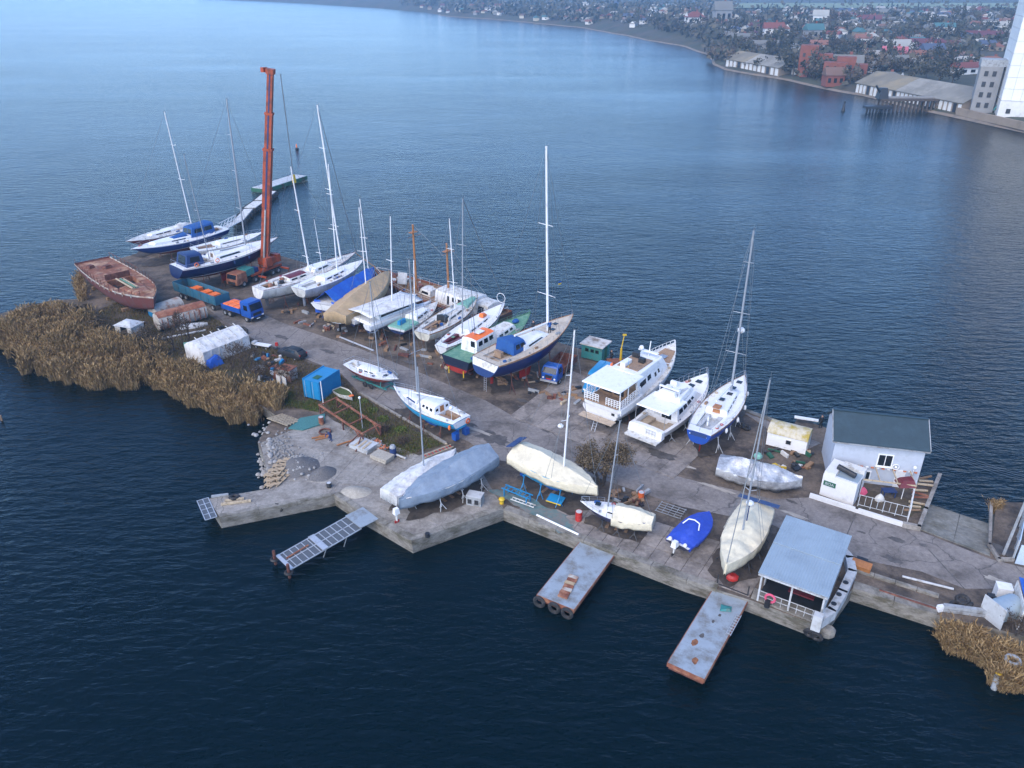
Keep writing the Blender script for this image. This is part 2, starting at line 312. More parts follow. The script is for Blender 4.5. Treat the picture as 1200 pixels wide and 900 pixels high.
# ---- coping blocks along the water's edge, standing a little proud
def coping(pts, parent, wid=.75, ln=3.2, h=.13, name='coping_block', m='wall_concrete', over=.06):
    W = PX(pts)
    for a, b in zip(W, W[1:]):
        a, b = Vector(a), Vector(b); d = b - a; n = max(1, round(d.length / ln)); u = d.normalized(); nrm = Vector((-u.y, u.x)); ang = math.atan2(u.y, u.x)
        for i in range(n):
            c = a + d * ((i + .5) / n) + nrm * (wid / 2 - over)
            B((0, 0, 0), (d.length / n - .05, wid, .5)).build(name, m, parent, loc=(c.x, c.y, h - .25 + random.uniform(-.015, .015)), rz=ang + random.uniform(-.004, .004))
coping([(422, 600), (483, 635)], QUAY); coping([(485, 634), (590, 597)], QUAY); coping([(590, 597), (684, 634), (805, 680), (840, 691)], QUAY); coping([(999, 690), (1098, 721)], QUAY, wid=1.0)
coping([(257, 606), (392, 580)], QUAY, wid=.5, h=.06); coping([(392, 580), (422, 600)], QUAY, wid=.6)
coping([(928, 499.5), (866, 477)], QUAY, wid=.6, h=.1); coping([(866, 477), (800, 452)], QUAY, wid=.6, h=.1)
# ---- kerb between the weedy bed and the road, second quay step
for a, b in (((422, 461), (470, 490)), ((472, 491), (523, 521))):
    p, r_ = G3(*a), G3(*b); d = r_ - p; n = 4
    for i in range(n):
        c = p + d * ((i + .5) / n); B((0, 0, 0), (d.length / n - .06, .28, .3)).build('kerb_stone', 'slab_pale', road, loc=(c.x, c.y, .1), rz=math.atan2(d.y, d.x))
for a, b in (((1000, 668), (1100, 700)),):
    p, r_ = G3(*a), G3(*b); d = r_ - p
    for i in range(4):
        c = p + d * ((i + .5) / 4); B((0, 0, 0), (d.length / 4 - .05, .35, .35)).build('edge_beam', 'wall_concrete', QUAY, loc=(c.x, c.y, .08), rz=math.atan2(d.y, d.x))
# ---- slipway
sw = PX([(1076, 620), (1160, 652), (1168, 588), (1098, 566)]); sv = [(*sw[0], .0), (*sw[1], .0), (*sw[2], -1.9), (*sw[3], -1.9)]
slip = MB().add(sv, [(0, 1, 2, 3)]).build('slipway', 'slab_ramp'); tag(slip, kind='structure')
slab_field([(1076, 620), (1098, 567), (1168, 588), (1160, 652)], 2, 4, 'slab_ramp', slip, thick=.05, z=(0, -1.75, -1.75, 0))
# ---- the air
hz = MB().box((0, 1750, 36.2), (7400, 4500, 78)).build('haze', 'white'); tag(hz, kind='stuff')
hm = bpy.data.materials.new('haze'); hm.use_nodes = True; hn = hm.node_tree.nodes; hn.remove(hn['Principled BSDF'])
pv = hn.new('ShaderNodeVolumePrincipled'); pv.inputs['Color'].default_value = (.4, .68, 1, 1); pv.inputs['Density'].default_value = .00026; pv.inputs['Anisotropy'].default_value = .0
hm.node_tree.links.new(pv.outputs[0], hn['Material Output'].inputs['Volume']); hz.data.materials[0] = hm
# ================================================================ boats
def panel(name, P, th, m, parent):             # thin slab over four corners, proud along its normal
    P = [Vector(p) for p in P]; n = (P[1] - P[0]).cross(P[3] - P[0]).normalized()
    V = [p - n * .03 for p in P] + [p + n * th for p in P]
    return MB().add(V, [(3, 2, 1, 0), (4, 5, 6, 7), (0, 1, 5, 4), (1, 2, 6, 5), (2, 3, 7, 6), (3, 0, 4, 7)]).build(name, m, parent)
def sm(t): t = min(1, max(0, t)); return t * t * (3 - 2 * t)
class Boat:
    def __init__(s, name, label, cat, stern, bow, zs, zb, beam, depth=1.9, tw=.65, tm=.42, rb=1.2, rs=.3, a=.35, b=.75, e=.62, p=2.1, dz=0):
        A, Bw = Vector(G(*stern, zs)), Vector(G(*bow, zb)); d = Bw - A
        s.L = d.length; s.c = (A + Bw) / 2; s.ang = math.atan2(d.y, d.x); s.zs, s.zb, s.B, s.depth = zs, zb, beam, depth
        s.tw, s.tm, s.rb, s.rs, s.a, s.b, s.e, s.p = tw, tm, rb, rs, a, b, e, p
        s.root = thing(name, label, cat, (s.c.x, s.c.y, dz), s.ang); s.label = label; s.dz = dz
    def local(s, px, py, z):                   # photo pixel at height z -> local x, y
        w = Vector(G(px, py, z)) - s.c; c, n = math.cos(-s.ang), math.sin(-s.ang)
        return (w.x * c - w.y * n, w.x * n + w.y * c)
    def world(s, x, y): c, n = math.cos(s.ang), math.sin(s.ang); return (s.c.x + x * c - y * n, s.c.y + x * n + y * c)
    def hb(s, t):
        if t < s.tm: k = s.tw + (1 - s.tw) * math.sin(math.pi / 2 * t / s.tm)
        else: k = 1 - ((t - s.tm) / (1 - s.tm)) ** s.p
        return max(.015, s.B / 2 * k)
    def sh(s, t):
        low = min(s.zs, s.zb) - .06 * s.B * .3
        return s.zs + (s.zb - s.zs) * t ** 2 - .12 * math.sin(math.pi * t)
    def bot(s, t):
        k = min(s.zs, s.zb) - s.depth; d = s.depth
        if t < s.tm: return k + s.a * d * ((s.tm - t) / s.tm) ** 2
        return k + s.b * (s.sh(t) - k) * ((t - s.tm) / (1 - s.tm)) ** 3
    def x(s, t): return -s.L / 2 + s.L * t
    def t(s, x): return min(1, max(0, (x + s.L / 2) / s.L))
    def pt(s, t, v):                           # v 0 at the sheer, 1 at the keel line
        zs, zb = s.sh(t), s.bot(t); q = v * math.pi / 2
        xd = s.x(t); xk = -s.L / 2 + s.rs + (s.L - s.rs - s.rb) * t
        z = zs - (zs - zb) * math.sin(q) ** (1 / s.e if s.e < 1 else 1)
        k = (zs - z) / max(.01, zs - zb)
        return Vector((xd + (xk - xd) * k, s.hb(t) * max(0, math.cos(q)) ** s.e, z))
    def hull(s, m, strake=None, n=20, mm=8, bulwark=0):
        mb = MB(); rings = []
        for i in range(n + 1):
            t = i / n; h = [s.pt(t, j / mm) for j in range(mm + 1)]
            if bulwark:
                o = h[0].copy(); o.z += bulwark; h = [o] + h
            rings.append(h + [Vector((p.x, -p.y, p.z)) for p in h[-2::-1]])
        k = len(rings[0])
        mb.loft(rings, close=False, cap0=False, cap1=False)
        mb.add(rings[0], [tuple(range(k - 1, -1, -1))], 0)
        if strake:
            q = len(mb.f)
            for i in range(n): mb.m[i * (k - 1)] = 1; mb.m[i * (k - 1) + k - 2] = 1
        s.hullo = mb.build('hull', [m] + ([strake] if strake else []), s.root, smooth=50); s.bul = bulwark
        return s
    def transom(s, m, v0=.06, v1=.5, k=.9):
        P = [s.pt(0, v0 + (v1 - v0) * i / 6) for i in range(7)]; dx = Vector((-.035, 0, 0))
        pts = [Vector((p.x, p.y * k, p.z)) + dx for p in P] + [Vector((p.x, -p.y * k, p.z)) + dx for p in P[::-1]]
        MB().add(pts, [tuple(range(len(pts)))]).build('transom', m, s.root); return s
    def deck(s, m, cockpit=None, m2=None, n=24, inset=.03, camber=.06, name='deck', rail=None):
        mb = MB(); rows = []
        ts = [i / n for i in range(n + 1)]
        if cockpit:
            t0, t1, fr, dp = cockpit; ts = sorted(set(ts + [t0, t0 + 1e-4, t1, t1 + 1e-4]))
        for t in ts:
            hb = s.hb(t) - inset; z = s.sh(t) - .03; x = s.x(t)
            if t == ts[0]: x += .03
            hb = max(hb, .005); c = hb * (cockpit[2] if cockpit else .5); ck = bool(cockpit) and t0 < t <= t1
            zc = z + camber
            if ck: r = [(x, hb, z), (x, c, zc), (x, c * .98, zc - dp), (x, -c * .98, zc - dp), (x, -c, zc), (x, -hb, z)]
            else: r = [(x, hb, z), (x, c, zc), (x, c * .98, zc), (x, -c * .98, zc), (x, -c, zc), (x, -hb, z)]
            rows.append((r, ck))
        for (r0, c0), (r1, c1) in zip(rows, rows[1:]):
            for j in range(5):
                mb.add([r0[j], r0[j + 1], r1[j + 1], r1[j]], [(0, 1, 2, 3)], 1 if (m2 and j == 2 and (c0 and c1)) else 0)
        s.decko = mb.build(name, [m] + ([m2] if m2 else []), s.root)
        if cockpit:
            x0, x1, xm = s.x(t0), s.x(t1), s.x((t0 + t1) / 2); tt = (t0 + t1) / 2; w = s.hb(tt) * fr; z = s.sh(tt)
            for sd in (-1, 1): B(((x0 + x1) / 2, sd * w * .68, z - dp + .22), ((x1 - x0) * .96, w * .5, .36)).build('cockpit_seat', m2 or m, s.root)
        if rail:
            mb = MB()
            for sd in (-1, 1): mb.path([(s.x(t), sd * (s.hb(t) - .02), s.sh(t) + .02) for t in [i / 16 for i in range(17)]], .035, 4)
            mb.build('toe_rail', rail, s.root)
        return s
    def cabin(s, t0, t1, w0, w1, h0, h1, m, sa=.1, sf=.5, windows=(), front=(), aft=(), z=None, name='cabin', roof=None, wm='glass', parent=None, n=8, camber=.07, tuck=.9, over=0):
        x0, x1 = s.x(t0), s.x(t1); zz = (lambda u: s.sh(t0 + (t1 - t0) * u) - .05) if z is None else (lambda u: z)
        def P(u, v, y):                        # u along, v up 0..1, y -1..1 across
            h = h0 + (h1 - h0) * u; w = (w0 + (w1 - w0) * u) / 2 * (1 - (1 - tuck) * v)
            return Vector((x0 + sa * v + (x1 - sf * v - x0 - sa * v) * u, w * y, zz(u) + h * v))
        rings = []
        for i in range(n + 1):
            u = i / n; r = []
            for sd in (1, -1):
                q = [P(u, 0, 1), P(u, .86, 1), P(u, .96, .95), P(u, 1, .82) , P(u, 1, .35) + Vector((0, 0, camber))]
                q = [Vector((a.x, a.y * sd, a.z)) for a in q]; r += q if sd == 1 else q[::-1]
            rings.append(r)
        mb = MB().loft(rings)
        if roof:
            for k in range(len(mb.f)):
                j = k % 10 if k < n * 10 else -1
                if j in (2, 3, 4, 5, 6): mb.m[k] = 1
        c = mb.build(name, [m] + ([roof] if roof else []), parent or s.root, smooth=30)
        for wdw in windows:
            u0, u1, v0, v1 = wdw
            for sd in (1, -1):
                q = [P(u0, v0, sd), P(u1, v0, sd), P(u1, v1, sd), P(u0, v1, sd)]
                panel('window', q if sd == -1 else q[::-1], .012, wm, c)
        for y0, y1, v0, v1 in front: panel('windscreen', [P(1, v0, y0), P(1, v0, y1), P(1, v1, y1), P(1, v1, y0)], .015, wm, c)
        for y0, y1, v0, v1, mm in aft: panel('hatch_door', [P(0, v0, y1), P(0, v0, y0), P(0, v1, y0), P(0, v1, y1)], .015, mm, c)
        s.top = lambda u: P(u, 1, 0).z + camber
        return c
    def hatch(s, t, y, sx, sy, z, m='glass', name='hatch'):
        return B((s.x(t), y, z), (sx, sy, .08)).build(name, m, s.root)
    def keel(s, m, t0=.36, t1=.58, dep=None, w=.28, rudder=True, rm=None, rt=.06):
        zt = s.bot((t0 + t1) / 2) + .12; zl = .12 - s.dz if dep is None else zt - dep
        x0, x1 = s.x(t0), s.x(t1); k = .25
        rings = []
        for z, f0, f1, ww in ((zt, 0, 0, w), ((zt + zl) / 2, .12, .18, w * .9), (zl, .2, .3, w)):
            a, b = x0 + f0 * k, x1 - f1 * (x1 - x0) * .8; rings.append([(a, 0, z), (a + (b - a) * .5, ww / 2, z), (b, 0, z), (a + (b - a) * .5, -ww / 2, z)])
        MB().loft(rings).build('keel', m, s.root, smooth=60)
        if rudder:
            zt = s.bot(rt) + .1; x = s.x(rt) + .1; zl = max(.5, zt - 1.5)
            MB().loft([[(x - .3, 0, z), (x, .05, z), (x + .3 * q, 0, z), (x, -.05, z)] for z, q in ((zt, 1), (zl, .6))]).build('rudder', rm or m, s.root)
        return s
    def mast(s, base, top, zdeck, r=.09, m='white_pole', spread=((.42, .9), (.72, .7)), boom=None, stays=True, fore=True, back=True, name='mast', bm=None, rake=None, gear=True, x=None):
        if x is None: x, y = s.local(*base, zdeck)
        y = 0
        W = s.world(x, 0); zt = height_at(W[1], top[1]) - s.dz
        lx = 0; r *= 1.18
        if rake is None:                       # lean fore or aft as the photo shows it
            d = W[1] * CP - (zt + s.dz - CAMH) * SP; wx = (top[0] - 600) / F * d - W[0]
            c = math.cos(s.ang); lx = wx / c if abs(c) > .35 else 0; lx = max(-.05 * zt, min(.05 * zt, lx))
        z0 = zdeck - .3
        tp = Vector((x + lx, 0, zt)); bs = Vector((x, 0, z0)); at = lambda f: bs + (tp - bs) * f
        mo = MB().tube(bs, tp, r, r * .72, 8).build(name, m, s.root, smooth=60)
        tips = []
        for f, hw in spread:
            c = at(f)
            for sd in (-1, 1):
                e = c + Vector((-.25, sd * hw, .1)); T(c, e, .045, .03, 5).build('spreader', m, mo); tips.append((f, sd, e))
        if gear:
            g = MB().box((tp.x, 0, tp.z + .06), (.3, .06, .05)).tube((tp.x - .1, 0, tp.z), (tp.x - .1, 0, tp.z + .7), .012, n=4).tube((tp.x + .15, 0, tp.z + .05), (tp.x + .4, 0, tp.z + .25), .02, n=4); g.build('masthead', 'wire', mo)
        if stays:
            w = MB(); rr = .019; t = s.t(x); ch = s.hb(t)
            for sd in (-1, 1):
                prev = tp
                for f, q, e in sorted([k for k in tips if k[1] == sd], key=lambda k: -k[0]): w.tube(prev, e, rr, n=3); prev = e
                w.tube(prev, (x - .2, sd * ch, s.sh(t)), rr, n=3)
                w.tube(at(.5), (x - .8, sd * s.hb(s.t(x - .8)), s.sh(t)), rr, n=3)
            if fore: w.tube(tp, (s.L / 2 - .1, 0, s.sh(1)), .02 if fore != 2 else .05, n=4)
            if back: w.tube(tp, (-s.L / 2 + .1, 0, s.sh(0) + .1), rr, n=3)
            w.build('stay', 'wire' , mo)
        if boom:
            ln, zz, br = boom; b = at(0); T((x - .15, 0, zdeck + zz), (x - ln, 0, zdeck + zz + .12), br, n=7).build('boom', bm or m, s.root, smooth=60)
        return mo
    def rails(s, t0=.02, t1=.985, h=.62, n=8, m='steel', inset=.08, bow=True, st=True, r=.018):
        mb = MB(); rows = {1: [], -1: []}
        for i in range(n + 1):
            t = t0 + (t1 - t0) * i / n
            for sd in (1, -1):
                p = Vector((s.x(t), sd * max(.05, s.hb(t) - inset), s.sh(t))); mb.tube(p, p + Vector((0, 0, h)), r, n=4); rows[sd].append(p)
        for sd in (1, -1):
            for k in (.5, 1): mb.path([p + Vector((0, 0, h * k)) for p in rows[sd]], r * (.7 if k < 1 else .8), 3)
        if bow: mb.tube(rows[1][-1] + Vector((0, 0, h)), rows[-1][-1] + Vector((0, 0, h)), r * 1.4, n=4); mb.tube(rows[1][-2] + Vector((0, 0, h)), rows[1][-1] + Vector((0, 0, h)), r * 1.4, n=4); mb.tube(rows[-1][-2] + Vector((0, 0, h)), rows[-1][-1] + Vector((0, 0, h)), r * 1.4, n=4)
        if st: mb.tube(rows[1][0] + Vector((0, 0, h)), rows[-1][0] + Vector((0, 0, h)), r * 1.4, n=4)
        mb.build('guard_rail', m, s.root); s.fittings(); return s
    def fittings(s, n=9):
        rnd = random.Random(int(s.L * 97)); c = thing if 0 else None
        for k in range(n):
            t = rnd.uniform(.08, .9); sd = rnd.choice((-1, 1)); y = sd * (s.hb(t) - rnd.uniform(.15, .35)); z = s.sh(t)
            if s.hb(t) < .5: continue
            q = rnd.random()
            if q < .35: MB().tube((s.x(t), y, z), (s.x(t), y, z + .2), .1, .08, 8).build('winch', 'steel', s.root)
            elif q < .7: MB().torus((s.x(t), y * .9, z + .06), .17, .05, n=9, m=4).build('rope_coil', rnd.choice(['white_old', 'navy', 'wood_pale', 'red']), s.root)
            else: B((s.x(t), y * .85, z + .12), (rnd.uniform(.3, .7), .25, .22), rz=rnd.uniform(-.3, .3)).build('locker', rnd.choice(['white_old', 'wood', 'grey', 'canvas_blue']), s.root)
        for k in range(3):
            t = .35 + .12 * k; MB().path([(s.x(t), -s.hb(t) * .5, s.sh(t) + .12), (s.x(t + .06), 0, s.sh(t) + .14), (s.x(t + .1), s.hb(t) * .5, s.sh(t) + .12)], .02, 3).build('line', rnd.choice(['navy', 'red', 'dark']), s.root)
    def cradle(s, label, m='rust_dark', n=3, ts=None, block=True):
        root = thing('boat_cradle', label, 'cradle', (s.c.x, s.c.y, 0), s.ang)
        rr = random.Random(int(s.L * 31)); W_ = [s.world(s.L * .42 * math.cos(a) * (1 + .35 * noise.noise((math.cos(a) * 2, math.sin(a) * 2, s.L))), s.B * .55 * math.sin(a) * (1 + .5 * noise.noise((math.cos(a) * 2, math.sin(a) * 2, s.L + 9))) + rr.uniform(-.12, .12)) for a in [k * .157 for k in range(40)]]
        MB().sheet(W_, .095).build('ground_shade', 'shaded_wet_earth', QUAY)  # dark soil patch per hull footprint; its colour deepens the shade underneath
        for t in (ts or [.2 + .5 * i / max(1, n - 1) for i in range(n)]):
            for sd in (1, -1):
                p = s.pt(t, .62); y = p.y * sd; z = p.z + s.dz - .03
                f = Vector((p.x, y + sd * .35, .05)); h = Vector((p.x, y, z)); mb = MB()
                mb.tube(f + (h - f) * .25, h, .05, n=5)
                for k in range(3):
                    a = k * 2.094 + .5; mb.tube(f + Vector((math.cos(a) * .45, math.sin(a) * .45, -.04)), f + (h - f) * .55, .035, n=4)
                mb.box(h - Vector((0, 0, .04)), (.25, .25, .06)); mb.build('jack_stand', m, root)
        if block:
            x = s.x(.47)
            for k in (-.9, 0, .9):
                B((x + k, 0, .06), (.3, 1.2, .12)).build('keel_block', 'wood', root)
        return root
    def cover(s, m, prof, hem=.55, hemz=None, n=44, k=12, t0=0.0, t1=1.0, wr=.06, name='tarp', seed=0, out=.07, shoulder=.55, back=.25, sharp=26):
        # cloth thrown over: prof = [(t, height of the ridge above the sheer)], hem = drop below the sheer
        def pr(t):
            for (a, ha), (b, hb_) in zip(prof, prof[1:]):
                if t <= b: return ha + (hb_ - ha) * sm((t - a) / (b - a)) if b > a else hb_
            return prof[-1][1]
        rings = []
        for i in range(n + 1):
            u = i / n; t = t0 + (t1 - t0) * u; hb, z = s.hb(t) + out, s.sh(t); rd = pr(t); hm = hem * (1 + .25 * noise.noise((t * 9, seed, 3)))
            half = []
            for j in range(k + 1):
                v = j / k
                if v < .3: q = v / .3; y = hb * (1 - .1 * (1 - q)) ; zz = z - hm * (1 - q) + .03 * q
                else:
                    q = (v - .3) / .7; y = hb * (1 - q); zz = z + .03 + rd * (.35 * q ** shoulder + .65 * q)
                nn = .45 - 1.5 * abs(noise.noise((t * s.L * .8 + seed + v * 1.5, v * 1.1, seed))) - .8 * abs(noise.noise((t * s.L * 1.9 - v * 2.2, v * 1.2, seed + 5)))
                sag = .10 * rd * math.sin(math.pi * q if v >= .3 else 0) * abs(math.sin(t * s.L * 1.15 + seed))
                half.append(Vector((s.x(t), y + wr * nn * (.5 if v > .3 else 1), zz + wr * nn - sag)))
            nn2 = [noise.noise((t * s.L * 1.3 + seed + 40, v_ / k * 1.6, seed + 9)) for v_ in range(k + 1)]
            oth = [Vector((p.x, -p.y, p.z + wr * .7 * q)) for p, q in zip(half, nn2)][-2::-1]
            rings.append(half + oth)
        def endcap(r, dx, flip):
            zt = s.sh(t0 if dx < 0 else t1) - hem * .85
            e = [Vector((p.x + dx, p.y * .97, min(p.z, zt + .05 * math.sin(j * 1.7)))) for j, p in enumerate(r)]
            return e
        if back: rings = [endcap(rings[0], -back * .3, 0)] + rings
        if t1 > .95: rings.append(endcap(rings[-1], .1, 1))
        mb = MB().loft(rings, close=False, cap0=False, cap1=False)
        o = mb.build(name, m, s.root, smooth=sharp)
        md = o.modifiers.new('thick', 'SOLIDIFY'); md.thickness = .02
        return o
def fender(b, t, sd, m='white'):
    p = b.pt(t, .12); MB().ball((p.x, sd * (p.y + .16), p.z - .35), .16, 8, sq=(1, 1, 2)).build('fender', m, b.root, smooth=True)
def sprayhood(b, t0, t1, w, h, m, z=None, win='glass'):
    return b.cabin(t0, t1, w, w * .92, h, h * .8, m, sa=.0, sf=.45, z=z, name='sprayhood', front=[(-.8, .8, .2, .8)], windows=[(.25, .85, .3, .75)], wm=win, tuck=.85)
# ---------------------------------------------------------------- hull paints (waterline heights are local metres)
hullmat('h_maroon', (.16, .02, .03), (.1, .015, .015), 1.5, (.6, .6, .6), .1)
hullmat('h_blue2', (.01, .045, .2), (.25, .03, .025), 1.95, (.65, .66, .68), .1)
hullmat('h_navy', (.006, .015, .07), (.16, .02, .015), 2.6, (.75, .75, .76), .09)
hullmat('h_white', (.7, .71, .72), (.035, .04, .09), 2.3, (.02, .05, .2), .1)
hullmat('h_white_red', (.68, .69, .7), (.2, .03, .025), 1.75, None)
hullmat('h_white_old', (.6, .6, .58), (.25, .24, .23), 2.2, None, dirt=.45)
hullmat('h_cream', (.62, .59, .5), (.3, .28, .25), 1.9, (.4, .2, .1), .08, dirt=.4)
hullmat('h_pilot', (.012, .02, .045), (.3, .025, .02), 2.1, None, dirt=.3)
hullmat('h_royal', (.005, .02, .105), (.13, .018, .012), 2.5, (.75, .76, .78), .12)
hullmat('h_sky', (.02, .33, .6), (.012, .06, .3), 1.0, (.75, .76, .78), .08)
hullmat('h_yacht', (.72, .73, .74), (.13, .02, .015), 1.15, (.05, .06, .07), .07)
hullmat('h_yacht2', (.74, .75, .76), (.02, .06, .16), .95, (.02, .03, .06), .07)
hullmat('h_bluegrey', (.01, .055, .28), (.16, .17, .19), 1.35, (.7, .72, .75), .1)
hullmat('h_cat', (.7, .71, .72), (.02, .04, .12), 1.95, (.02, .03, .06), .08)
hullmat('h_teal', (.05, .28, .24), (.02, .05, .14), 1.5, None, dirt=.4)
hullmat('h_rust', (.13, .035, .03), (.09, .025, .02), .9, None, dirt=.5, rough=.8)
hullmat('h_wood', (.06, .028, .02), (.06, .03, .025), .5, None, dirt=.5, rough=.8)
# ---------------------------------------------------------------- the far end of the mole
b = Boat('sailboat', 'white-decked sailboat with maroon hull and white bundle on its stern, farthest out', 'sailboat', (226, 262), (147, 283), 2.9, 3.2, 5.2, 1.9)
b.hull('h_maroon', 'white').deck('white_old', (.08, .3, .5, .4), 'teak').keel('h_maroon'); b.cabin(.34, .68, 1.9, 1.3, .5, .35, 'white', windows=[(.15, .45, .3, .7), (.5, .8, .3, .7)])
b.mast((202, 258), (183, 130), 2.9, .1, boom=None); b.rails(); b.cradle('rusty stands under the maroon-hulled sailboat')
rings = [[(b.x(.03 + .3 * i / 8), .95 * math.sin(math.pi * min(.9, max(.12, i / 8))) ** .5 * math.cos(a), 2.75 + .95 * math.sin(math.pi * min(.9, max(.1, i / 8))) ** .6 * math.sin(a) * (1 + .1 * math.sin(i * 2 + a * 3))) for a in [math.pi * k / 10 for k in range(11)]] for i in range(9)]
tag(MB().loft(rings).build('tarpaulin', 'tarp_white', smooth=60, loc=(b.c.x, b.c.y, 0), rz=b.ang), 'white cover bundled over the stern of the maroon-hulled sailboat', 'tarpaulin')
b = Boat('motorsailer', 'white motorsailer with mid-blue hull and blue canopied wheelhouse at the mole end', 'motor boat', (262, 266), (153, 292), 3.2, 3.6, 6.0, 2.1)
b.hull('h_blue2', 'white').deck('white', (.04, .22, .55, .5), 'teak').keel('h_blue2'); b.cabin(.22, .8, 3.4, 1.9, .55, .4, 'white', windows=[(.1, .35, .3, .7), (.45, .7, .3, .7)])
b.cabin(.16, .42, 3.4, 3.0, 2.0, 1.8, 'canvas_blue', sa=.1, sf=.5, name='canopy', windows=[(.1, .45, .42, .8), (.52, .88, .42, .8)], front=[(-.85, -.05, .4, .85), (.05, .85, .4, .85)])
b.cabin(.44, .6, 2.0, 1.5, .85, .6, 'canvas_blue', sa=.05, sf=.4, name='sail_cover'); b.rails(); b.cradle('dark stands under the blue-hulled motorsailer')
b = Boat('sailboat', 'white sailing yacht with low cabin half hidden behind the navy ketch', 'sailboat', (226, 292), (308, 272), 3.8, 4.3, 5.0, 2.0)
b.hull('h_white').deck('white', (.06, .28, .5, .4), 'teak').keel('navy'); b.cabin(.34, .72, 2.1, 1.3, .5, .35, 'white', windows=[(.1, .85, .3, .65)]); b.rails(); b.cradle('steel stands under the white yacht behind the navy ketch')
b = Boat('ketch', 'large navy blue ketch with white deck and dark blue sprayhood beside the orange crane', 'sailboat', (206, 313), (326, 278), 4.4, 5.2, 6.4, 2.6, tw=.72, rb=2.0, rs=-.5)
b.hull('h_navy', 'white').deck('white', (.07, .3, .5, .5), 'teak_pale', rail='wood').keel('red', .38, .55)
b.cabin(.33, .74, 3.6, 2.3, .75, .5, 'white', sf=1.4, windows=[(.08, .62, .25, .68)]); b.cabin(.33, .42, 2.0, 1.7, .9, .8, 'white', z=4.5, name='companionway', aft=[(-.4, .4, .1, .8, 'wood')])
b.cabin(.05, .22, 3.6, 3.2, 2.0, 1.8, 'navy', sa=.5, sf=.3, name='bimini', aft=[(-.7, .7, .2, .85, 'glass')], windows=[(.2, .8, .35, .8)])
b.mast((285, 292), (264, 117), 4.3, .12, 'grey_pole', ((.3, 1.1), (.55, .9), (.78, .7)), boom=(4.6, .9, .13)); b.mast((238, 303), (213, 180), 3.9, .07, 'grey_pole', ((.5, .7),), name='mizzen_mast', fore=False, back=False)
b.rails(h=.7, n=12); b.cradle('rusty stands under the large navy blue ketch', n=4)
for t in (.12, .3):
    p = b.pt(t, 0); MB().torus((p.x, -p.y + .1, p.z + .45), .3, .07, 'Y').build('lifebuoy', 'bright_orange', b.root, smooth=True)
for t in (.45, .6, .75): fender(b, t, -1, 'navy')
# ---- rusty steel hull
b = Boat('barge', 'rusty red steel barge hull with open hold and railings on the shore', 'barge', (108, 306), (180, 350), 3.1, 3.7, 6.6, 2.8, tw=.85, tm=.4, rb=.8, p=3.2, e=.3, a=.1, b=.45)
b.hull('h_rust', 'rust_white', bulwark=.25); b.deck('rust_deck', (.47, .66, .62, 1.2), 'dark')
b.cabin(.66, .86, 3.6, 2.2, .28, .25, 'rust_deck', sa=0, sf=.2, name='hatch_cover')
for t, y, w in ((.2, .6, 1.5), (.13, -1.4, 1.1)): B((b.x(t), y, b.sh(t) + .25), (1.2, w, .5), rz=.3, top=.7).build('scrap_plate', 'rust_dark', b.root)
for sd in (1, -1):
    q = [Vector((b.x(t), sd * (b.hb(t) - .1), b.sh(t) + .2)) for t in [.02 + .9 * i / 16 for i in range(17)]]
    for p in q: T(p, p + Vector((0, 0, .85)), .045, n=4).build('rail_post', 'rust_dark', b.root)
    if sd == 1: MB().path([p + Vector((0, 0, .85)) for p in q[:9]], .04, 4).build('top_rail', 'rust_dark', b.root)
for k in range(9):
    t = .3 + k * .07; p = b.pt(t, .02); B((p.x, -p.y - .06, p.z + .05), (.12, .12, .5)).build('frame_rib', 'rust_white', b.root)
B((b.x(.45), 0, b.sh(.45) + .45), (.1, 3.8, 1.0)).build('bulkhead', 'rust_dark', b.root)
bg_ = b
for k, (dy, mm) in enumerate(((0, 'wood_pale'), (.45, 'green'), (.8, 'wood_pale'))):
    W = b.world(b.x(.66) + k * .2, -.9 + dy); tag(B((0, 0, 0), (6.2 - k * .6, .2, .15)).build('timber_beam', mm, loc=(W[0], W[1], 3.95), rz=b.ang + .04), ['long pale timber beam lying on the rusty barge, outermost', 'green painted beam lying on the rusty barge', 'pale timber beam on the rusty barge, innermost of three'][k], 'beam')
for t in (.2, .45, .7):
    p = b.world(b.x(t), -1.6); tag(B((0, 0, 0), (.6, 1.6, .45)).build('timber_block', 'wood', loc=(p[0], p[1], .22), rz=b.ang), {.2: 'timber block under the stern of the rusty barge', .45: 'timber block under the middle of the rusty barge', .7: 'timber block under the bow of the rusty barge'}[t], 'block')
# ---------------------------------------------------------------- the long row along the far side
b = Boat('ketch', 'old white ketch with stripped brown deck and tall white mast beside the crane', 'sailboat', (302, 338), (418, 295), 3.8, 5.0, 5.2, 2.4, tw=.6, rb=2.2, rs=-.3)
b.hull('h_white_old', 'white').deck('white_old', (.05, .24, .55, .5), 'wood', rail='maroon').keel('h_white_old'); b.cabin(.5, .72, 2.5, 1.6, .8, .6, 'white', sa=.4, sf=1.1, windows=[(.2, .8, .3, .7)], front=[(-.7, .7, .3, .8)])
b.cabin(.26, .46, 2.3, 2.2, .5, .5, 'white_old', name='deckhouse', roof='maroon', windows=[(.1, .4, .2, .7), (.55, .85, .2, .7)]); b.mast((380, 303), (360, 122), 3.6, .13, 'white_pole', ((.27, 1.1), (.5, .95), (.75, .8)), boom=(6, 1.0, .14), fore=2)
b.mast((333, 312), (315, 194), 3.3, .11, 'white_pole', ((.2, .9), (.62, .7)), name='mizzen_mast', boom=(4, .6, .09)); b.rails(t0=.5, n=6); b.cradle('dark stands under the old white ketch')
for k in range(5): B((b.x(.1 + k * .035), random.uniform(-1, 1), 3.9), (.5, .6, .5), rz=k).build('deck_gear', random.choice(['rust', 'wood', 'dark', 'white_old']), b.root)
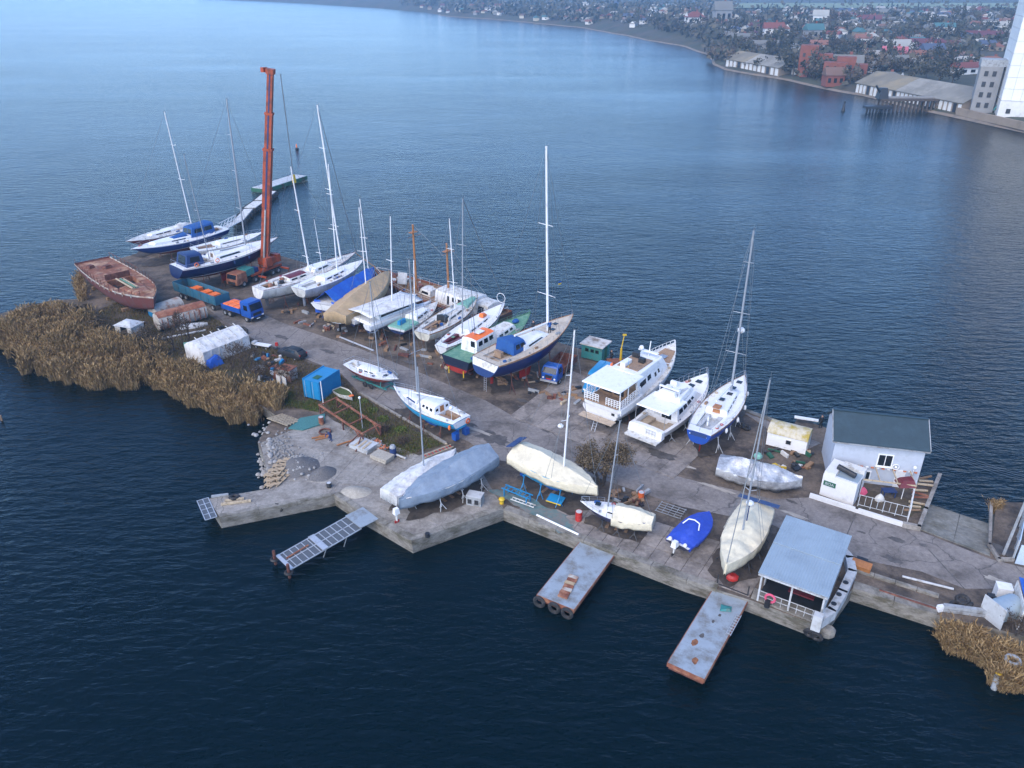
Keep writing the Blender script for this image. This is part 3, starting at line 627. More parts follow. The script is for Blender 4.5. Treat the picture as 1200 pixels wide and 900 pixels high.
b = Boat('sailboat', 'white sailboat with thin skeg keel wedged between old ketch and blue tarpaulin', 'sailboat', (349, 338), (426, 304), 4.0, 4.7, 4.5, 2.3, tw=.7, rb=1.4)
b.hull('h_white_old').deck('white', (.06, .28, .5, .4), 'white_old').keel('light_grey'); b.cabin(.32, .7, 2.2, 1.4, .55, .4, 'white', windows=[(.1, .3, .3, .7), (.4, .6, .3, .7), (.7, .85, .3, .7)])
b.mast((394, 325), (384, 193), 3.3, .09, 'white_pole', ((.45, .9), (.75, .75)), boom=(3.6, .8, .09)); b.mast((359, 326), (353, 256), 3.2, .05, 'white_pole', ((.5, .6),), name='mizzen_mast', fore=False, back=False, stays=False); b.rails(); b.cradle('stands under the white sailboat with thin skeg keel')
b = Boat('covered_boat', 'boat tented under a bright blue tarpaulin with open end', 'boat', (378, 357), (438, 316), 3.4, 4.2, 4.8, 2.0, tw=.85)
b.hull('h_white').deck('white_old').keel('blue', dep=.9); b.cover('tarp_blue', [(0, 1.7), (.4, 1.7), (.8, 1.2), (1, .5)], hem=1.2, wr=.1, seed=3, t0=.06, shoulder=.8, back=0); b.mast((427, 328), (419, 232), 2.8, .08, 'white_pole', ((.55, .7),), stays=True, back=False); b.cradle('steel props under the blue-tented boat', 'blue')
for sd in (1, -1): B((b.x(.05), sd * 1.4, 2.7), (.05, .9, 2.0), rz=.3 * sd).build('tarp_flap', 'tarp_blue', b.root)
b = Boat('covered_boat', 'boat under a tan canvas cover between blue tarp and white catamaran', 'boat', (392, 369), (456, 318), 3.7, 4.6, 5.0, 2.2, tw=.7)
b.hull('h_white_old').deck('white_old').keel('dark'); b.cover('tarp_tan', [(0, .5), (.3, 1.15), (.55, 1.3), (.85, .85), (1, .25)], hem=1.3, wr=.1, seed=8, shoulder=.75); b.mast((403, 338), (392, 243), 3.9, .075, 'white_pole', ((.5, .8),), back=False); b.cradle('dark stands under the tan covered boat')
# catamaran
b = Boat('catamaran', 'white catamaran with flat white canvas roof in the row', 'catamaran', (420, 378), (496, 348), 2.8, 3.2, 5.4, 1.3, tw=.95, tm=.5)
for sd in (1, -1):
    mb = MB(); rg = []
    for i in range(15):
        t = i / 14; w = .7 * (1 - max(0, (t - .55) / .45) ** 2.2) + .02; x = b.x(t); z = 2.8 + .3 * t * t
        sec = [(w, 0), (w, .45), (w * .7, .95), (0, 1.25 - .8 * max(0, (t - .6) / .4) ** 2)]
        sec = sec + [(-a, c) for a, c in sec[-2::-1]]; rg.append([(x + .3 * (c / 1.2) * (1 if t < .1 else -1), sd * 1.75 + a, z - c) for a, c in sec])
    mb.loft(rg); mb.build('hull', 'h_cat', b.root, smooth=50)
b.cabin(.04, .86, 4.2, 3.4, .35, .3, 'white', z=2.65, name='bridge_deck'); b.cabin(.2, .72, 3.4, 2.6, .75, .7, 'white', z=2.95, name='cabin', windows=[(.05, .95, .3, .7)], front=[(-.8, .8, .3, .75)])
MB().loft([[(b.x(t), y, 4.0 + .25 * (1 - abs(y) / 2.6) + .06 * noise.noise((t * 9, y, 1))) for y in [-2.5 + .5 * k for k in range(11)]] for t in [.02 + .8 * i / 12 for i in range(13)]], close=False, cap0=False, cap1=False).build('canvas_roof', 'tarp_white', b.root, smooth=60).modifiers.new('t', 'SOLIDIFY').thickness = .05
b.mast((459, 353), (457, 255), 4.2, .08, 'white_pole', ((.5, .8),)); b.cradle('blocks and stands under the white catamaran')
T((b.x(.25), 0, 4.3), (b.x(.7), .6, 5.0), .06).build('boom', 'white_pole', b.root)
b = Boat('motor_boat', 'small white boat with mint green stern deck in the row', 'motor boat', (464, 385), (513, 353), 2.4, 3.0, 3.4, 1.4, tw=.85)
b.hull('h_cat').deck('white_old', (.1, .35, .6, .3), 'mint'); b.cabin(.01, .32, 3.1, 3.3, .25, .3, 'mint', sa=0, sf=.1, name='stern_tarp'); b.cabin(.34, .76, 2.1, 1.3, .8, .5, 'white', sf=.9, windows=[(.1, .45, .3, .7), (.55, .8, .3, .7)]); b.cabin(.06, .2, .5, .5, .9, .9, 'cyan', sf=0, name='engine_cover'); b.mast((500, 372), (497, 306), 2.9, .07, 'white_pole', ((.4, .5),), stays=False); b.cradle('stands under the small mint-decked boat'); b.rails(t0=.4)
b = Boat('sailboat', 'cream sailboat with cluttered cockpit and mint tarp on its foredeck', 'sailboat', (494, 390), (560, 346), 3.2, 4.0, 4.4, 2.0, tw=.6)
b.hull('h_cream', 'wood_orange').deck('white_old', (.08, .34, .55, .5), 'teak', rail='wood').keel('h_cream'); b.cabin(.36, .72, 2.0, 1.3, .55, .4, 'white_old', windows=[(.1, .4, .3, .7), (.5, .8, .3, .7)], aft=[(-.4, .4, .1, .8, 'wood')]); sprayhood(b, .33, .42, 1.7, .95, 'dark')
b.cabin(.7, .95, 1.9, .8, .5, .3, 'mint', name='tarp'); b.mast((530, 367), (527, 255), 3.1, .08, 'white_pole', ((.36, .85), (.7, .6)), boom=(3.4, .8, .08)); b.rails(); b.cradle('stands under the cream sailboat')
for k in range(6): B((b.x(.1 + k * .04), random.uniform(-.9, .9), 3.25), (.35, .4, .35), rz=k).build('deck_gear', random.choice(['red', 'wood', 'dark', 'white_old', 'canvas_blue']), b.root)
b = Boat('sailboat', 'white sailboat with red gunwale stern and dark leaning mast in the row', 'sailboat', (516, 406), (592, 354), 3.0, 4.0, 4.2, 1.9, tw=.45)
b.hull('h_white_red', 'maroon').deck('white', (.07, .3, .5, .4), 'maroon').keel('h_white_red'); b.cabin(.34, .7, 1.9, 1.2, .5, .35, 'white', windows=[(.1, .3, .3, .7), (.4, .6, .3, .7), (.7, .9, .3, .7)]); b.hatch(.2, .2, .4, .4, 3.15, 'green', 'bucket')
b.mast((546, 393), (557, 235), 2.9, .085, 'grey_pole', ((.38, .95), (.68, .75)), boom=None, fore=2, rake=None); b.cabin(.6, .68, .7, .6, .5, .4, 'bright_orange', name='life_raft', z=3.8); b.rails(); b.cradle('stands under the red-trimmed white sailboat')
MB().torus((b.x(.93), 0, 5.0), .7, .04, 'X', n=12).build('bow_hoop', 'white', b.root, smooth=True)
# pilot boat
b = Boat('pilot_boat', 'pilot boat with black and red hull, white wheelhouse and orange roof', 'motor boat', (533, 421), (622, 366), 3.3, 4.3, 4.9, 2.1, tw=.9, e=.5, rb=1.0, a=.06)
b.hull('h_pilot', 'green', bulwark=.12).deck('green'); b.cabin(.17, .44, 2.7, 2.5, 1.9, 1.8, 'white', sa=.15, sf=.5, tuck=.86, roof='bright_orange', windows=[(.1, .3, .5, .82), (.38, .58, .5, .82), (.66, .86, .5, .82)], front=[(-.85, -.1, .5, .85), (.1, .85, .5, .85)], aft=[(-.75, -.2, .45, .85, 'glass'), (.1, .45, .05, .85, 'white_old')])
b.cabin(.44, .72, 2.5, 1.9, 1.05, .8, 'white', sf=.6, name='fore_cabin', roof='white_old', windows=[(.1, .3, .35, .75), (.4, .6, .35, .75), (.7, .85, .35, .75)])
B((b.x(.3), 0, 5.35), (1.2, .9, .1)).build('roof_hatch', 'white', b.root); MB().ball((b.x(.79), .1, 4.1), .45, 8, sq=(1.3, 1, .7)).build('rope_bundle', 'canvas_blue', b.root, smooth=True); b.mast((545, 400), (551, 320), 5.2, .04, 'wire', ((.5, .4),), stays=False, x=b.x(.25), gear=False); b.rails(t0=.1, t1=.98, h=.55, n=9, m='green'); b.cradle('rusty stands under the black and red pilot boat')
for y in (-1.2, 1.2): T((b.x(.01), y, 1.9), (b.x(.01), y, 1.0), .08).build('propeller_shaft', 'yellow', b.root)
# the big blue yacht
b = Boat('sailing_yacht', 'big royal blue sailing yacht with teak deck, blue canopy and the tallest mast', 'sailboat', (569, 423), (672, 368), 4.6, 5.9, 5.6, 2.7, tw=.82, rb=2.6, rs=-.7, tm=.4)
mat('deck_cream', (.5, .44, .36), .7, var=.1, scale=3, dirt=(.38, .32, .25), damt=.4, dscale=1)
b.hull('h_royal', 'teak').deck('deck_cream', (.05, .3, .55, .6), 'teak_pale', rail='wood_orange').keel('red', .36, .52, w=.4)
b.cabin(.32, .66, 3.1, 1.7, .75, .45, 'white', sf=1.5, windows=[(.2, .8, .3, .62)]); c = b.cabin(.2, .38, 3.1, 2.5, 1.6, 1.4, 'canvas_blue', sa=.15, sf=.7, name='canopy', z=4.65, windows=[(.2, .5, .35, .75), (.56, .9, .35, .75)], front=[(-.8, -.05, .3, .8), (.05, .8, .3, .8)], aft=[(-.85, -.1, .1, .7, 'canvas_blue')])
B((b.x(.14), .0, 4.75), (.5, 1.1, .8)).build('helm_console', 'teak', b.root); B((b.x(.02), 0, 3.9), (.7, 3.0, .12)).build('swim_platform', 'teak_pale', b.root)
b.mast((634, 386), (640, 170), 4.9, .15, 'white_pole', ((.23, 1.5), (.61, 1.2)), boom=(6.2, 1.3, .14)); b.rails(h=.7, n=12); b.cradle('heavy rusty stands under the big royal blue yacht', n=4)
mb = MB(); [mb.tube((b.x(.02), y, .2), (b.x(.03), y, 3.7), .03, n=4) for y in (.3, .7)]; [mb.tube((b.x(.02), .3, z), (b.x(.02), .7, z), .025, n=4) for z in (.5, .8, 1.1, 1.4, 1.7, 2, 2.3, 2.6)]
mb.build('ladder', 'alu', b.root)
mo = height_at(b.world(b.local(634, 386, 4.9)[0], 0)[1], 324); x = b.local(634, 386, 4.9)[0]
fl = thing('flag', 'blue over yellow flag on the spreader of the tallest mast', 'flag', (*b.world(x, -1.5), mo - .5), b.ang); B((.0, -.3, .22), (.5, .03, .22)).build('upper_band', 'blue', fl); B((.0, -.3, 0), (.5, .03, .22)).build('lower_band', 'yellow', fl); T((.25, -.3, -.12), (.25, -.3, .5), .012, n=4).build('halyard', 'wire', fl)
b.transom('white_old', v0=.02, v1=.45, k=.95)
for t, y in ((.8, .3), (.72, -.4)): b.hatch(t, y, .6, .6, b.sh(t) + .05)
yacht_blue = b
# ---------------------------------------------------------------- motor yachts on the slabs
def tilted(b): return b
b = Boat('motor_yacht', 'large white flybridge motor yacht with railed stern balcony, next to the cyan van', 'motor yacht', (703, 482), (791, 404), 2.3, 4.3, 5.2, 2.0, tw=.88, tm=.45, rb=2.2, e=.55, p=2.6)
b.hull('h_yacht', 'white', bulwark=.35).deck('white_old'); panel('foredeck', [(b.x(.74), -1.5, b.sh(.74) + .06), (b.x(.93), -.7, b.sh(.93) + .06), (b.x(.93), .7, b.sh(.93) + .06), (b.x(.74), 1.5, b.sh(.74) + .06)], .02, 'teak', b.root); b.cabin(.03, .3, 4.9, 5.0, .78, .8, 'white', sa=0, sf=0, tuck=.98, name='stern_bulwark')
b.cabin(.26, .74, 4.3, 3.2, 2.5, 2.1, 'white', sa=.2, sf=1.6, tuck=.9, windows=[(.08, .3, .52, .8), (.36, .48, .52, .8), (.6, .66, .35, .6), (.72, .77, .35, .6)], front=[(-.75, -.1, .5, .82), (.1, .75, .5, .82)])
b.cabin(.26, .6, 3.9, 3.3, .75, .7, 'white', sa=.1, sf=.5, z=b.sh(.4) + 2.25, name='flybridge', tuck=.96)
B((b.x(.42), 0, b.sh(.4) + 3.06), (3.6, 2.7, .1)).build('flybridge_floor', 'teak', b.root); 
for x, y, d in ((.36, .6, (1.6, .6, .5)), (.45, -.6, (.6, .7, .7)), (.5, .7, (.5, .8, .9))): B((b.x(x), y, b.sh(.4) + 3.3), d).build('seat', random.choice(['white', 'dark']), b.root)
rz0 = b.sh(.1) + 3.15
B((b.x(.14), 0, rz0), (5.3, 4.9, .14), top=.97).build('stern_roof', 'white', b.root)
for sd in (1, -1):
    for t in (.03, .13, .24): T((b.x(t), sd * 2.15, b.sh(.1) + .8), (b.x(t), sd * 2.15, rz0), .06).build('roof_post', 'white', b.root)
def fence_rail(parent, p0, p1, h, n, r=.045, m='white', k=4, name='balustrade'):
    p0, p1 = Vector(p0), Vector(p1); mb = MB()
    for i in range(n + 1): q = p0 + (p1 - p0) * i / n; mb.tube(q, q + Vector((0, 0, h)), r, n=4)
    for j in range(k): z = Vector((0, 0, h * (j + 1) / k)); mb.tube(p0 + z, p1 + z, r * .9, n=4)
    return mb.build(name, m, parent)
zb_ = b.sh(.05) + .82
fence_rail(b.root, (b.x(.02), -2.3, zb_), (b.x(.02), -.5, zb_), .95, 5); fence_rail(b.root, (b.x(.02), .5, zb_), (b.x(.02), 2.3, zb_), .95, 5)
for sd in (1, -1): fence_rail(b.root, (b.x(.02), sd * 2.35, zb_), (b.x(.26), sd * 2.42, zb_ + .3), .95, 8)
B((b.x(.14), 0, zb_ + .02), (4.6, 4.2, .06)).build('balcony_floor', 'teak', b.root); B((b.x(-.03), 0, 1.6), (1.0, 4.3, .12)).build('swim_platform', 'teak_pale', b.root); b.cabin(.15, .27, 3.6, 3.8, 2.2, 2.3, 'wood', z=zb_ - .1, name='saloon_front', aft=[(-.8, -.1, .2, .85, 'glass'), (.1, .8, .2, .85, 'glass')])
mb = MB(); [mb.tube((b.x(-.06), y, .2), (b.x(-.02), y, 1.7), .035, n=4) for y in (-.1, .35)]; [mb.tube((b.x(-.06) + z * .35, -.1, z), (b.x(-.06) + z * .35, .35, z), .03, n=4) for z in (.4, .7, 1, 1.3)]; mb.build('ladder', 'alu', b.root)
b.rails(t0=.72, t1=.99, h=.75, n=10, m='white', r=.03); b.hatch(.84, 0, 1.2, .9, b.sh(.84) + .12, 'steel', 'windlass'); B((b.x(.3), 1.9, b.sh(.3) + 3.2), (.35, .15, .35)).build('lifebuoy_box', 'bright_orange', b.root)
MB().box((b.x(.6), 0, b.sh(.4) + 3.4), (.4, 2.6, .12)).tube((b.x(.6), 0, b.sh(.4) + 2.2), (b.x(.62), 0, b.sh(.4) + 4.6), .06).ball((b.x(.58), .8, b.sh(.4) + 3.8), .3).build('radar_arch', 'white', b.root); panel('nameplate', [(b.x(0) - .01, -1.5, 2.3), (b.x(0) - .01, -1.9, 2.3), (b.x(0) - .01, -1.9, 2.6), (b.x(0) - .01, -1.5, 2.6)], .02, 'dark', b.root)
b.cradle('rusty stands under the large flybridge motor yacht', n=4)
W = b.world(b.x(.33), 0.0); z = b.sh(.3) + 3.3
fl = thing('flag', 'blue and yellow flag flying over the flybridge motor yacht', 'flag', (W[0], W[1], z), b.ang + .5); T((0, 0, 0), (-.3, 0, 1.1), .02).build('staff', 'white_pole', fl); B((-.75, 0, .9), (.95, .04, .28)).build('upper_band', 'cyan', fl); B((-.75, 0, .62), (.95, .04, .28)).build('lower_band', 'yellow', fl)
b = Boat('motor_yacht', 'smaller white motor yacht with open stern cockpit, second of two motor yachts', 'motor yacht', (757, 502), (829, 437), 2.1, 3.6, 4.7, 1.9, tw=.88, tm=.45, rb=2.0, e=.55, p=2.5)
b.hull('h_yacht2', 'white').deck('white', (.03, .26, .85, .9), 'teak_pale'); b.cabin(.24, .72, 4.0, 2.9, 1.7, 1.25, 'white', sa=.1, sf=1.9, tuck=.88, windows=[(.08, .26, .42, .78), (.3, .46, .42, .78), (.5, .66, .45, .78), (.7, .8, .5, .76)], front=[(-.8, -.05, .3, .85), (.05, .8, .3, .85)], aft=[(-.6, 0, .05, .9, 'glass'), (.1, .5, .1, .9, 'white_old')])
zf = b.sh(.4) + 1.75
B((b.x(.22), 0, zf + .02), (4.0, 4.1, .12), top=.96).build('stern_roof', 'white', b.root); b.cabin(.3, .6, 3.3, 2.3, .5, .65, 'white', sa=.1, sf=.6, z=zf - .05, name='flybridge', front=[(-.9, .9, .5, .95)], tuck=.92); B((b.x(.42), 0, zf + .55), (2.6, 2.1, .08)).build('flybridge_floor', 'light_grey', b.root)
for x, y, d in ((.38, .5, (.7, .8, .7)), (.38, -.5, (.7, .8, .7)), (.47, .5, (.4, .9, .9)), (.31, 0, (.5, 2.0, .5))): B((b.x(x), y, zf + .75), d, top=.85).build('seat', 'white', b.root)
for sd in (1, -1): T((b.x(.05), sd * 1.8, 2.3), (b.x(.05), sd * 1.8, zf), .035).build('roof_post', 'steel', b.root)
b.cabin(-.02, .03, 4.2, 4.2, 1.0, 1.0, 'white', sa=.15, sf=0, z=1.35, name='transom', tuck=.97); B((b.x(-.05), 0, 1.25), (1.0, 4.0, .16)).build('swim_platform', 'white_old', b.root); fence_rail(b.root, (b.x(-.02), -.2, 1.5), (b.x(-.02), -1.3, 1.5), .7, 3, .02, 'steel', 2)
b.rails(t0=.45, t1=.985, h=.85, n=11, m='steel', r=.025); b.cradle('stands under the smaller white motor yacht', 'grey')
for t, y in ((.78, .4), (.86, 0)): b.hatch(t, y, .7, .7, b.sh(t) + .06)
MB().box((b.x(.33), 0, zf + 1.25), (.3, 2.5, .1)).tube((b.x(.33), 1.2, zf + .4), (b.x(.33), 1.2, zf + 1.25), .05).tube((b.x(.33), -1.2, zf + .4), (b.x(.33), -1.2, zf + 1.25), .05).build('radar_arch', 'white', b.root)
b = Boat('sailing_yacht', 'white-decked sailing yacht with blue transom and grey sides, right of the motor yachts', 'sailboat', (819, 507), (873, 439), 3.2, 4.0, 4.3, 1.9, tw=.62, rb=1.8, rs=-.2)
b.hull('h_bluegrey', 'wood').deck('white', (.08, .33, .52, .5), 'light_grey', rail='wood').keel('rust', rm='red'); b.cabin(.35, .76, 2.5, 1.5, .55, .35, 'white', sf=1.2, windows=[(.08, .2, .3, .7), (.26, .4, .3, .7), (.48, .6, .3, .7), (.68, .8, .3, .7)], aft=[(-.35, .35, .1, .9, 'wood_orange')])
for t, y in ((.5, .2), (.62, -.1), (.72, 0), (.87, 0)): b.hatch(t, y, .6, .6, b.sh(t) + (.62 if t < .6 else .5 if t < .76 else .06))
b.transom('navy', v0=.08, v1=.35, k=.7)
for k_ in range(6): B((b.x(0) - .05, .9 - k_ * .34, 2.85 - .02 * (k_ % 2)), (.02, .2, .1 + .05 * (k_ % 3 == 0))).build('name_lettering', 'white', b.root)
B((b.x(0) + .02, .2, 2.35), (.04, 1.2, .2)).build('nameplate', 'white_old', b.root)
B((b.x(.36), 0, 3.95), (.9, .8, .1)).build('companion_slide', 'wood_orange', b.root); T((b.x(.18), 0, 2.8), (b.x(.18), 0, 3.9), .12).build('steering_pedestal', 'white', b.root); MB().torus((b.x(.17), 0, 3.8), .42, .03, 'X').build('steering_wheel', 'steel', b.root)
mo = b.mast((852, 457), (883, 270), 3.9, .12, 'grey_pole', ((.27, 1.15), (.52, .9), (.82, .55)), boom=(5, .9, .1), bm='white_pole')
x = b.local(852, 457, 3.9)[0]; MB().ball((x + .5, 0, 11.2), .42, 8, sq=(1, 1, .8)).build('radar_dome', 'white', mo, smooth=True); b.rails(h=.65, n=11); b.cradle('grey tripod stands under the blue-transom sailing yacht', 'light_grey', n=3)
for t in (.2, .4, .6, .8): fender(b, t, -1)
# silver tarp boat
b = Boat('covered_boat', 'boat wrapped in crumpled silver tarpaulin beside the white barrel hut', 'boat', (842, 541), (940, 562), 1.5, 1.4, 3.6, 1.2, tw=.75, p=2.6)
b.hull('h_white_old').deck('white_old'); b.cover('tarp_silver', [(0, .5), (.25, 1.1), (.6, .9), (1, .35)], hem=.95, wr=.13, seed=21, shoulder=.6)
tag(MB().torus((0, 0, .18), .55, .17).build('tyre', 'black_rubber', loc=G3(908, 574), smooth=True), 'black tyre under the silver wrapped boat', 'tyre')
MB().ball((b.x(.45), .8, 2.6), .45, sq=(1, 1, .8)).build('buoy', 'mint', b.root, smooth=True)
# ---------------------------------------------------------------- boats on the near side
b = Boat('sailboat', 'small white sailboat on a green trailer in the road', 'sailboat', (408, 424), (467, 444), 1.9, 2.2, 2.9, 1.1, tw=.62, rb=.8)
b.hull('h_white_red').deck('white', (.05, .26, .5, .35), 'white_old'); b.cabin(.28, .68, 1.8, 1.2, .45, .35, 'white', windows=[(.1, .28, .3, .75), (.36, .54, .3, .75), (.62, .8, .3, .75)]); b.hatch(.76, 0, .5, .5, b.sh(.76) + .06)
b.mast((442, 434), (433, 331), 2.5, .07, 'grey_pole', ((.45, .7),), boom=None); b.rails(t0=.02, h=.55, n=6)
for k in range(3): B((b.x(.12 + .05 * k), .5 - .4 * k, 2.0), (.4, .3, .25)).build('deck_gear', 'white_old', b.root)
tr = thing('boat_trailer', 'green two-axle trailer carrying the small white sailboat', 'trailer', (b.c.x, b.c.y, 0), b.ang)
mb = MB(); [mb.box((0, y, .6), (6.2, .12, .16)) for y in (-.8, .8)]; mb.build('frame', 'teal', tr)
for x in (-2.6, 0, 2.6): B((x, 0, .6), (.12, 1.9, .16)).build('cross_member', 'teal', tr)
for x in (-.5, .6):
    for y in (-1.05, 1.05): MB().torus((x, y, .36), .26, .11, 'Y').build('wheel', 'black_rubber', tr, smooth=True)
for x in (-2, 2):
    for y in (-.8, .8): T((x, y, .6), (x, y * .8, 1.25), .05).build('bunk_post', 'teal', tr)
B((3.6, 0, .55), (1.4, .12, .12)).build('drawbar', 'teal', tr)
b = Boat('sailboat', 'sky blue sailboat with white deck and wooden companionway door, bow to the white sailboat', 'sailboat', (541, 492), (461, 452), 2.5, 2.9, 3.7, 1.6, tw=.75, rb=1.2, rs=.0)
b.hull('h_sky', 'wood').deck('white', (.05, .26, .5, .5), 'teak').keel('blue'); b.cabin(.27, .55, 2.5, 2.0, .95, .75, 'white', sa=.05, sf=.5, windows=[(.12, .28, .35, .75), (.38, .52, .35, .75), (.6, .74, .35, .75)], aft=[(-.25, .25, .1, .85, 'wood_orange'), (-.8, -.5, .4, .7, 'glass'), (.5, .8, .4, .7, 'glass')]); b.cabin(.55, .82, 2.0, 1.2, .5, .3, 'white', sf=.9, name='fore_cabin', windows=[(.1, .75, .25, .7)], wm='navy')
b.mast((494, 458), (496, 305), 3.4, .09, 'grey_pole', ((.34, 1.0),), boom=None, rake=0); T((b.x(.66), .7, 3.7), (b.x(.2), .4, 4.5), .09).build('boom', 'white_pole', b.root); b.rails(t0=.3, n=7, st=False, h=.55); b.transom('white', v0=.04, v1=.6, k=.97); fender(b, .03, 1, 'bright_orange'); MB().torus((b.x(0) - .05, -.9, 2.0), .25, .1, 'X').build('lifebuoy', 'orange', b.root, smooth=True)
for y in (-.8, .8): MB().loft([[(b.x(.02) - .3, y - .3, z), (b.x(.02) + .3, y - .3, z), (b.x(.02) + .3, y + .3, z), (b.x(.02) - .3, y + .3, z)] for z in (.3, 1.1)]).build('bilge_keel', 'blue', b.root)
T((b.x(.03), 1.2, 2.6), (b.x(.03), 1.2, 4.3), .025).build('antenna_pole', 'white_pole', b.root); MB().ball((b.x(.03), 1.2, 4.4), .22).build('radar_dome', 'white', b.root, smooth=True); b.cradle('low rusty cradle under the sky blue sailboat', 'rust_dark')
b = Boat('covered_boat', 'boat under a dirty white cover on the concrete corner', 'boat', (455, 578), (534, 527), 2.2, 2.4, 3.1, 1.3, tw=.7)
b.hull('h_white_old').deck('white_old').keel('dark', rudder=False); b.cover('tarp_white', [(0, .35), (.5, .75), (1, .15)], hem=1.15, seed=31, wr=.1, shoulder=.9); b.mast((492, 543), (492, 430), 2.9, .07, 'grey_pole', ((.6, .01),), stays=False, rake=0, gear=False); b.cradle('stands under the dirty white covered boat', 'grey')
b = Boat('covered_boat', 'boat under a pale blue-grey tarpaulin on trestles at the concrete corner', 'boat', (573, 529), (468, 586), 3.0, 2.3, 3.9, 1.5, tw=.8, p=2.0)
b.hull('h_white').deck('white_old').keel('red', dep=.6, rudder=False); b.cover('tarp_grey', [(0, .9), (.2, 1.0), (.55, .65), (1, .15)], hem=1.05, seed=12, wr=.13, shoulder=.7); b.cradle('blue-grey trestle stands under the blue-grey covered boat', 'light_grey')
s_ = b.world(b.L / 2 + .15, 0); ob = thing('outboard_motor', 'white outboard motor standing at the tip of the blue-grey covered boat', 'motor', (s_[0] - .2, s_[1] - .3, 0), b.ang); MB().box((0, 0, 1.35), (.55, .45, .6), top=.8).build('cowling', 'white', ob); T((0, 0, 1.1), (0, 0, .25), .1).build('leg', 'white_old', ob); B((0, 0, .15), (.5, .06, .3)).build('skeg', 'red', ob)
b = Boat('covered_boat', 'large boat under a cream cover with solar panels at its stern, near quay edge', 'boat', (606, 527), (700, 571), 3.4, 2.9, 3.9, 1.7, tw=.85, p=2.2)
b.hull('h_sky').deck('white_old').keel('blue', dep=.8); b.cover('tarp_cream', [(0, .75), (.3, 1.0), (.6, .6), (1, .1)], hem=.95, seed=44, wr=.1, shoulder=.6, n=60); mo = b.mast((661, 547), (673, 385), 3.6, .085, 'white_pole', ((.38, .7), (.7, .5)), boom=None); b.cradle('blue painted cradle under the large cream covered boat', 'cyan')
x = b.local(661, 547, 3.6)[0]; MB().ball((x - .5, 0, 8.0), .3, sq=(1, 1, .7)).build('radar_dome', 'white', mo, smooth=True)
for y in (-.55, .62): B((b.x(-.012), y, 4.25), (.95, 1.1, .06), ry=-.35).build('solar_panel', 'navy', b.root)
b = Boat('sailboat', 'small sailboat with cream cover bunched over its cockpit at the quay edge', 'sailboat', (766, 609), (680, 587), 1.8, 2.0, 2.7, 1.1, tw=.6, rb=.8)
b.hull('h_white').deck('white').keel('blue', dep=.7); b.cabin(.4, .72, 1.6, 1.0, .4, .3, 'white', windows=[(.2, .7, .3, .7)]); b.cover('tarp_cream', [(0, .35), (.3, .75), (.5, .65)], t0=.0, t1=.52, hem=.75, seed=52, wr=.09, shoulder=.5); b.mast((714, 588), (733, 492), 2.3, .07, 'grey_pole', ((.62, .02),), stays=True, boom=None); b.hatch(.75, 0, .5, .5, 2.15); b.rails(t0=.7, n=3, h=.5, st=False); b.cradle('small stands under the sailboat with bunched cream cover', 'dark')
b = Boat('motor_boat', 'motorboat under a royal blue cover with white outboard motor', 'motor boat', (793, 638), (831, 600), 1.15, 1.5, 2.7, .9, tw=.85, rb=.7, p=3.2)
b.hull('h_white').deck('white'); b.cover('tarp_royal', [(0, .25), (.3, .65), (.62, .75), (1, .1)], t0=.06, hem=.4, seed=61, wr=.06, shoulder=.5)
mb = MB(); mb.path([(b.x(.4), -.8, 1.75), (b.x(.5), -.55, 2.05), (b.x(.52), .0, 2.12), (b.x(.5), .55, 2.05), (b.x(.4), .8, 1.75)], .06, 5); mb.build('windscreen_frame', 'white', b.root)
ob = thing('outboard_motor', 'white outboard motor on the royal blue covered motorboat', 'motor', (*b.world(b.x(-.06), 0), .25), b.ang); MB().box((0, 0, 1.15), (.6, .5, .55), top=.75).build('cowling', 'white', ob); T((0, 0, .95), (-.1, 0, .2), .1, .07).build('leg', 'white_old', ob); B((-.15, 0, .12), (.45, .05, .25)).build('skeg', 'dark', ob); B((.25, 0, .85), (.3, .4, .5)).build('bracket', 'dark', ob)
for y in (-.75, .75): MB().ball((b.x(.02), y, 1.35), .2).build('stern_fitting', 'white', b.root, smooth=True)
tr = thing('boat_trailer', 'dark trailer under the royal blue covered motorboat', 'trailer', (b.c.x, b.c.y, 0), b.ang); [B((0, y, .42), (4.6, .1, .12)).build('frame_rail', 'dark', tr) for y in (-.5, .5)]; [MB().torus((-.6, y, .3), .21, .1, 'Y').build('wheel', 'black_rubber', tr, smooth=True) for y in (-.95, .95)]
b = Boat('covered_boat', 'sailboat under a cream cover, bow over the long pontoon, dark blue panels astern', 'boat', (889, 592), (851, 662), 2.6, 2.7, 3.5, 1.6, tw=.8, p=2.0)
b.hull('h_royal').deck('white_old').keel('red', dep=.8); b.cover('tarp_cream', [(0, .7), (.35, 1.25), (.7, .6), (1, .12)], hem=1.0, seed=70, wr=.13, shoulder=.75); mo = b.mast((868, 622), (908, 450), 3.2, .075, 'grey_pole', ((.3, .5),), boom=None, fore=2); b.cradle('dark stands under the cream covered sailboat at the long pontoon', 'dark')
x = b.local(868, 622, 3.2)[0]; T((x - 1.0, .0, 3.0), (x - 1.1, 0, 5.4), .05).build('radar_post', 'navy', b.root); MB().ball((x - 1.1, 0, 5.5), .36, sq=(1, 1, .6)).build('radar_dome', 'white', b.root, smooth=True)
for y in (-.9, .95): B((b.x(.045), y, 3.35), (.75, 1.8, .06), ry=-.2).build('solar_panel', 'navy', b.root)
